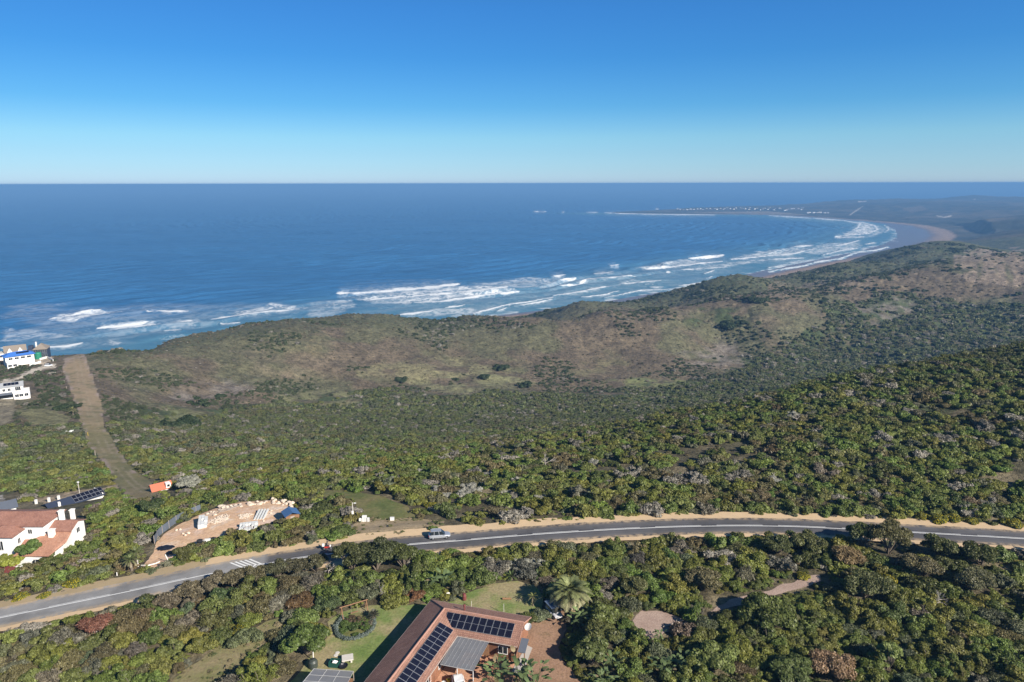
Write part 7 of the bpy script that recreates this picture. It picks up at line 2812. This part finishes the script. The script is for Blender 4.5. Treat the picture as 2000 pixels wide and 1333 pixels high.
    # white posts and barrier tape by the entrance
    for u, v, h, lab in ((270, 1108, 1.5, 'white marker post at the left of the site entrance'), (330, 1100, 1.6, 'leaning white marker post at the right of the site entrance'), (229, 1128, .6, 'short white marker stone on the road edge')):
        o = MB().tube((0, 0, -.2), (0, .05, h), .09, .08, 8).lathe([(.08, 0), (.09, .04), (.02, .08)], 8, (0, .05, h)).build('marker_post', M_WHITE, None, gp(u, v), 0, lab, 'post')
        if h == 1.6:
            o.rotation_euler = (.0, -.35, 0)
    kp = [gp(u, v) + np.array([0, 0, .1]) for u, v in ((276, 1106), (290, 1108), (304, 1104), (312, 1099))]
    kb = MB()
    for p, q in zip(kp[:-1], kp[1:]):
        kb.tube(p - kp[0], q - kp[0], .12, n=6)
    kb.build('kerb_row', M_WHITE, None, kp[0], 0, 'white kerb stones curving across the site entrance', 'kerb')


site()


# ------------------------------------------------------------------ roadside and garden things
def street_things():
    p = gp(690, 1017)
    rt = root('utility_pole', p, 'tall grey pole with a meter box standing beside the meadow', 'pole')
    MB().tube((0, 0, -.3), (0, 0, 4.3), .10, .07, 8).build('pole_shaft', M_CONC, rt)
    MB().box(-.22, -.26, 1.7, .22, -.08, 2.4).build('meter_box', M_WHITE, rt)
    MB().tube((-.05, 0, 4.15), (.5, -.1, 4.25), .035, n=6).box(.35, -.2, 4.15, .8, .05, 4.28).build('lamp_head', M_TRIM, rt)
    # white kiosks
    rt = root('meter_kiosk', gp(712, 1018), 'cluster of white electricity kiosk boxes beside the pole', 'kiosk')
    MB().box(-.45, -.3, 0, .45, .3, 1.25).box(-.5, -.35, 1.24, .5, .35, 1.32).build('cabinet', M_WHITE, rt, bevel=.02)
    MB().box(-1.1, -.5, 0, -.6, -.05, .85).build('cabinet', M_WHITE, rt, bevel=.02)
    MB().box(.62, -.4, 0, 1.1, .05, .95).build('cabinet', M_BLOCK, rt, bevel=.02)
    MB().box(-.05, -.315, .15, .42, -.302, 1.15).build('door', M_BLOCK, rt)
    rt = root('white_box', gp(766, 1016), 'single white service box on the bank right of the kiosks', 'service box')
    MB().box(-.42, -.25, 0, .42, .25, .62).build('box_body', M_WHITE, rt, bevel=.02)
    MB().box(-.46, -.29, .62, .46, .29, .70).build('lid', M_TRIM, rt)
    # road sign seen over the dark tree
    p = gp(742, 1090)
    rt = root('road_sign', p, 'blank white road sign board standing up behind the dark roadside tree', 'sign')
    MB().tube((-.3, 0, -.3), (-.3, 0, 4.2), .05, n=6).build('post', M_CHROME, rt)
    MB().tube((.3, 0, -.3), (.3, 0, 4.2), .05, n=6).build('post', M_CHROME, rt)
    MB().box(-.55, -.08, 3.5, .55, -.04, 4.5).build('board', M_WHITE, rt)
    # lamp post near the dark-roofed house and bollards
    p = gp(156, 968)
    rt = root('lamp_post', p, 'pale lamp post at the yard above the solar panel house', 'lamp post')
    MB().tube((0, 0, -.3), (0, 0, 4.0), .10, .07, 8).build('pole_shaft', M_CONC, rt)
    MB().box(-.2, -.2, 4.0, .2, .2, 4.35).build('lamp_head', M_TRIM, rt)
    MB().tube((0, 0, 3.2), (-.5, 0, 3.4), .04, n=6).build('bracket', M_CONC, rt)
    for i, (u, v) in enumerate(((71, 984), (96, 980), (115, 976))):
        rt = root('gate_pillar', gp(u, v), ('leftmost of the three white pillars at the yard above the dark roof', 'middle one of the three white pillars at the yard above the dark roof', 'rightmost of the three white pillars at the yard above the dark roof')[i], 'pillar', 'white yard pillars')
        MB().box(-.25, -.25, -.2, .25, .25, 1.15).build('shaft', M_WHITE, rt)
        MB().box(-.3, -.3, 1.15, .3, .3, 1.27).build('cap', M_TRIM, rt)
    MB().tube((0, 0, -.2), (0, 0, 1.3), .07, n=6).lathe([(.10, 1.3), (.10, 1.42), (.02, 1.48)], 8).build('marker_post', M_YELLOW, None, gp(172, 851), 0, 'yellow marker post standing on the cleared strip', 'post')
    for i, (u, v, lab) in enumerate(((130, 762, 'upper wooden stake at the left edge of the cleared strip'), (186, 890, 'pale stake low on the left edge of the cleared strip'), (212, 924, 'dark stake at the foot of the cleared strip'))):
        MB().tube((0, 0, -.2), (0, .1, 2.0), .13, .10, 6).lathe([(.10, 0), (.05, .08)], 6, (0, .1, 2.0)).build('stake', M_GREYWOOD, None, gp(u, v), 0, lab, 'stake')


street_things()


def garden():
    # swing frame and ring bed
    a = gp(668, 1208)
    b_ = gp(716, 1192)
    rt = root('swing_frame', a, 'brown wooden swing frame in the garden ring', 'swing')
    d = b_ - a
    L = math.hypot(d[0], d[1])
    yaw = math.atan2(d[1], d[0])
    rt.rotation_euler = (0, 0, yaw)
    MB().tube((-.3, 0, 2.1), (L + .3, 0, 2.1), .09, n=6).build('beam', M_PLANK, rt)
    for x in (0, L):
        for s in (-1, 1):
            MB().tube((x, s * .9, -.1), (x, 0, 2.12), .08, n=6).build('leg', M_PLANK, rt)
    for x in (L * .38, L * .62):
        MB().tube((x, 0, 2.05), (x, 0, .55), .02, n=4).build('rope', M_GREYWOOD, rt)
    MB().box(L * .35, -.15, .50, L * .65, .15, .55).build('seat', M_PLANK, rt)
    c = gp(694, 1222)
    ring = MB()
    V = []
    n = 60
    r = np.random.default_rng(3)
    rx = 40 * math.hypot(c[0], c[1]) / F
    for i in range(n):
        t = math.radians(-215 + 250 * i / (n - 1))
        wob = 1 + .03 * r.normal()
        V.append((rx * 1.0 * wob * math.cos(t), rx * 1.18 * wob * math.sin(t), 0))
    hedge_l = [(x, y, .22, .33, .33, .33) for x, y, z in V]
    v, f, cc = leaf_cloud(hedge_l, 5200, .085, 77, aspect=2.2, inner=.4)
    o = link('ring_hedge', plant_mesh('ring_hedge', [(v, f, cc, 0)]), None, c, None, 'low blue-grey hedge curving round the garden ring', 'hedge')
    o.color = (.15, .185, .165, 1)
    P = [c[:2] + np.array([rx * .93 * math.cos(t), rx * 1.1 * math.sin(t)]) for t in np.arange(24) * 2 * math.pi / 24]
    patch('ring_bed', P, M_MEADOW, .09, .1, .8, 'structure', True, 9)
    r = np.random.default_rng(8)
    for i in range(16):
        t, q = r.random() * 6.28, r.random() ** .5 * .8
        xy = c[:2] + np.array([rx * q * math.cos(t), rx * 1.1 * q * math.sin(t)])
        if q < .25:
            continue
        o = link('bed_plant', NEAR[i % 5], None, (xy[0], xy[1], gz(*xy)[0]), None, 'bright green low plant growing inside the garden ring', 'plant', 'plants in the garden ring')
        s = .45 + .4 * r.random()
        o.scale = (s, s, s * .8)
        o.color = (.085, .13, .03, 1) if i % 4 else (.12, .085, .05, 1)
    # stone table, fire pit, green crate, tank
    p = gp(679, 1291)
    rt = root('stone_table', p, 'pale stone slab table standing on the left lawn', 'table', None, .25)
    MB().box(-.85, -.75, .55, .85, .75, .72).build('table_top', M_CONC, rt, bevel=.03)
    for x in (-.55, .55):
        MB().box(x - .12, -.55, 0, x + .12, .55, .55).build('leg', M_CONC, rt)
    rt = root('fire_pit', gp(671, 1304), 'round black fire bowl beside the stone table', 'fire bowl')
    MB().lathe([(.35, .05), (.60, .30), (.66, .48), (.60, .48), (.45, .28), (.1, .18)], 18).build('bowl', M_TARP, rt)
    for i in range(3):
        MB().tube((.4 * math.cos(i * 2.09), .4 * math.sin(i * 2.09), 0), (.35 * math.cos(i * 2.09), .35 * math.sin(i * 2.09), .2), .03, n=5).build('leg', M_RUBBER, rt)
    rt = root('green_crate', gp(654, 1299), 'dark green open bin with a white bag inside on the left lawn', 'bin', None, -.15)
    g_ = MB().box(-.75, -.6, 0, .75, -.54, .8).box(-.75, .54, 0, .75, .6, .8).box(-.75, -.535, 0, -.69, .535, .8).box(.69, -.535, 0, .75, .535, .8).box(-.685, -.535, .02, .685, .535, .08)
    g_.build('bin_body', simple("dark_green_plastic", (.012, .07, .055), .5, .1, 2), rt)
    bag = MB().rock((0, 0, .55), .42, 41, flat=.9).rock((.25, .1, .5), .3, 42, flat=.9)
    bag.build('white_bag', M_WHITE, None, gp(654, 1299), 0, 'crumpled white bag lying in the dark green bin', 'bag')
    rt = root('round_tank', gp(612, 1303), 'dark rounded water tank at the edge of the left lawn', 'tank')
    MB().lathe([(.62, 0), (.68, .2), (.68, 1.0), (.5, 1.3), (.15, 1.42)], 16).build('tank_body', simple("dark_grey_green_plastic", (.05, .06, .05), .5, .15, 2), rt)
    MB().lathe([(.17, 1.42), (.17, 1.5), (.03, 1.52)], 10).build('lid', M_RUBBER, rt)
    MB().tube((0, 0, -.1), (.05, .05, 2.0), .07, n=6).lathe([(.08, 0), (.02, .05)], 6, (.05, .05, 2.0)).build('stake', M_WHITE, None, gp(612, 1291), 0, 'white stake standing next to the dark round tank', 'stake')
    for i, (u, v) in enumerate(((659, 1275), (656, 1280))):
        MB().lathe([(.34, -.02), (.36, .08), (.30, .10)], 9).build('stepping_stone', M_CONC, None, gp(u, v), i, 'flat stepping stone in the left lawn', 'stepping stone', 'stepping stones in the left lawn')
    # rounded silver shrubs along the house wall
    for i, (x, y) in enumerate(((-5.6, -16.0), (-6.4, -17.6), (-6.9, -19.3), (-7.3, -20.9))):
        p = hw(x, y)
        o = link('silver_ball_shrub', NEAR[i % 5], None, p, None, 'clipped silver grey shrub at the foot of the shaded house wall', 'shrub', 'clipped shrubs along the house wall')
        o.scale = (1.0, 1.0, 1.1)
        o.color = (.38, .36, .33, 1)
    # greenhouse-like roof at the bottom edge
    q0, q1 = at(613, 1307, 152.4), at(690, 1312, 152.4)
    gz1 = float(gz(q0[0], q0[1])[0])
    yw = math.atan2(q1[1] - q0[1], q1[0] - q0[0])
    LW = float(np.hypot(*(q1 - q0)[:2]))
    zt = 152.4 - gz1
    rt = root('lean_to', (q0[0], q0[1], gz1), 'flat translucent grey roofed shelter at the bottom edge', 'shelter', None, yw)
    A0, A1 = np.array([0, 0, zt]), np.array([LW, 0, zt])
    B1, B0 = np.array([LW - .2, -5.0, zt - .15]), np.array([-1.0, -5.0, zt - .15])
    MB().slab([A0, A1, B1, B0], .03).build('roof', M_CLEAR, rt)
    ba = MB()
    for t in (0, .33, .66, 1):
        ba.tube(A0 + (A1 - A0) * t + [0, 0, .03], B0 + (B1 - B0) * t + [0, 0, .03], .04, n=4)
    for t in (0, .25, .5, .75):
        ba.tube(A0 + (B0 - A0) * t + [0, 0, .04], A1 + (B1 - A1) * t + [0, 0, .04], .035, n=4)
    ba.build('batten', M_BATTEN, rt)
    for q in (A0, A1, B0, B1):
        MB().tube((q[0], q[1], -.3), (q[0], q[1], q[2]), .06, n=6).build('post', M_GREYWOOD, rt)
    MB().box(.1, -.12, -.1, LW - .1, -.06, 1.9).build('back_panel', M_PLANK, rt)
    # barrel, log, garden oddments on the back lawn
    rt = root('braai_drum', gp(907, 1172), 'maroon upright drum standing on the back lawn', 'drum')
    MB().lathe([(.34, .12), (.36, .2), (.36, .95), (.30, 1.05), (.24, 1.3)], 14).build('drum_body', M_RUSTY, rt)
    for i in range(3):
        MB().tube((.25 * math.cos(i * 2.09), .25 * math.sin(i * 2.09), -.05), (.22 * math.cos(i * 2.09), .22 * math.sin(i * 2.09), .16), .04, n=5).build('leg', M_RUBBER, rt)
    o = MB().tube((-.75, 0, .2), (.75, .08, .2), .2, .16, 10).tube((.3, .05, .3), (.42, .12, .62), .07, .05, 6).build('log', M_PLANK, None, gp(990, 1171), -.1, 'brown log lying on the back lawn', 'log')
    rt = root('garden_chair', gp(876, 1168), 'white garden chair near the roof corner', 'chair', None, .4)
    MB().box(-.28, -.28, .40, .28, .28, .45).build('seat', M_WHITE, rt)
    MB().box(-.28, .24, .45, .28, .28, .95).build('backrest', M_WHITE, rt)
    for x in (-.25, .25):
        for y in (-.25, .25):
            MB().tube((x, y, 0), (x, y, .40), .03, n=5).build('leg', M_WHITE, rt)
    for (u, v), lab, h in (((921, 1186), 'short pale garden stake behind the roof ridge', 1.2), ((984, 1199), 'taller pale garden stake behind the roof ridge', 1.9)):
        MB().tube((0, 0, -.1), (0, 0, h), .045, n=6).lathe([(.05, 0), (.01, .05)], 6, (0, 0, h)).build('stake', M_CONC, None, gp(u, v), 0, lab, 'stake')
    # log edging in the clearing and a trunk beside it
    a, b_ = gp(1295, 1226), gp(1337, 1212)
    d = b_ - a
    MB().tube((0, 0, .15), (d[0], d[1], d[2] + .15), .17, .14, 10).tube((d[0] * .6, d[1] * .6, .25), (d[0] * .62 + .1, d[1] * .62 + .3, .5), .06, .03, 6).build('log', M_GREYWOOD, None, a, 0, 'pale log lying across the brick clearing on the right', 'log')
    # things under and in front of the canopy
    for i, (x, y, m, lab) in enumerate(((4.7, -10.4, M_YELLOW, 'yellow tub in the yard beside the canopy'), (4.2, -11.2, M_WHITE, 'white tub in the yard beside the canopy'), (5.2, -9.6, simple("lime_plastic", (.35, .62, .10), .5, .1, 2), 'lime green tub under the canopy edge'), (4.0, -12.2, simple("dark_blue_plastic", (.04, .06, .14), .5, .1, 2), 'dark blue tub in the yard by the long roof'))):
        rt = root('garden_tub', hw(x, y, .06), lab, 'tub')
        MB().lathe([(.22, 0), (.28, .5), (.31, .52), (.31, .56), (.26, .56), (.22, .1)], 12).build('tub_body', m, rt)
        MB().tube((-.3, 0, .5), (0, 0, .8), .015, n=4).tube((0, 0, .8), (.3, 0, .5), .015, n=4).build('handle', M_CHROME, rt)


garden()


# ------------------------------------------------------------------ the settlement on the point
def town():
    r = np.random.default_rng(12)
    walls = [M_WHITE, simple("cream_plaster", (.70, .66, .58), .8, .05, 1)]
    roofs = [M_SLATE, M_THATCH, simple("pale_roof_sheet", (.62, .62, .62), .6, .06, 1)]
    px = []
    for i in range(46):
        u = 1322 + 250 * (i + r.random()) / 46
        lo, hi = np.interp(u, [1320, 1400, 1440, 1480, 1540, 1575], [410.5, 410.5, 411, 411.5, 412, 413]), np.interp(u, [1320, 1400, 1440, 1480, 1540, 1575], [409, 408, 406.5, 407, 408, 407])
        px.append((u, lo + (hi - lo) * r.random()))
    for i in range(11):
        px.append((1578 + 40 * (i + r.random()) / 11, 416 + r.random()))
    me_cache = {}
    for i, (u, v) in enumerate(px):
        p = ground(u, v, 3500, 10500)
        if p[2] < .8:
            p[2] = 1.0
        w, d_, h = r.uniform(9, 20), r.uniform(8, 13), r.uniform(3.5, 7)
        rt = root('seaside_house', p, 'white house in the small settlement on the far point' if i < 46 else 'white house in the cluster under the far dunes', 'house', 'houses on the far point' if i < 46 else 'houses under the far dunes', r.uniform(-.5, .5))
        MB().box(-w / 2, -d_ / 2, -2, w / 2, d_ / 2, h).build('wall', walls[i % 5 == 0], rt)
        m = MB()
        hip(m, -w / 2, -d_ / 2, w / 2, d_ / 2, h, 2.2, .25, .5, gable=bool(i % 2))
        m.build('roof', roofs[int(r.integers(0, 3))], rt)
    # dark trees of the settlement
    for i in range(22):
        u = 1400 + 170 * r.random()
        p = ground(u, np.interp(u, [1400, 1440, 1570], [409, 407.5, 410]) + r.normal() * .5, 3500, 10500)
        if p[2] < .5:
            continue
        o = link('far_tree', FAR[i % 4], None, p, None, 'dark tree among the houses on the far point', 'tree', 'trees on the far point')
        s = r.uniform(8, 15)
        o.scale = (s, s, s * .6)
        o.color = (.035, .05, .03, 1)


town()
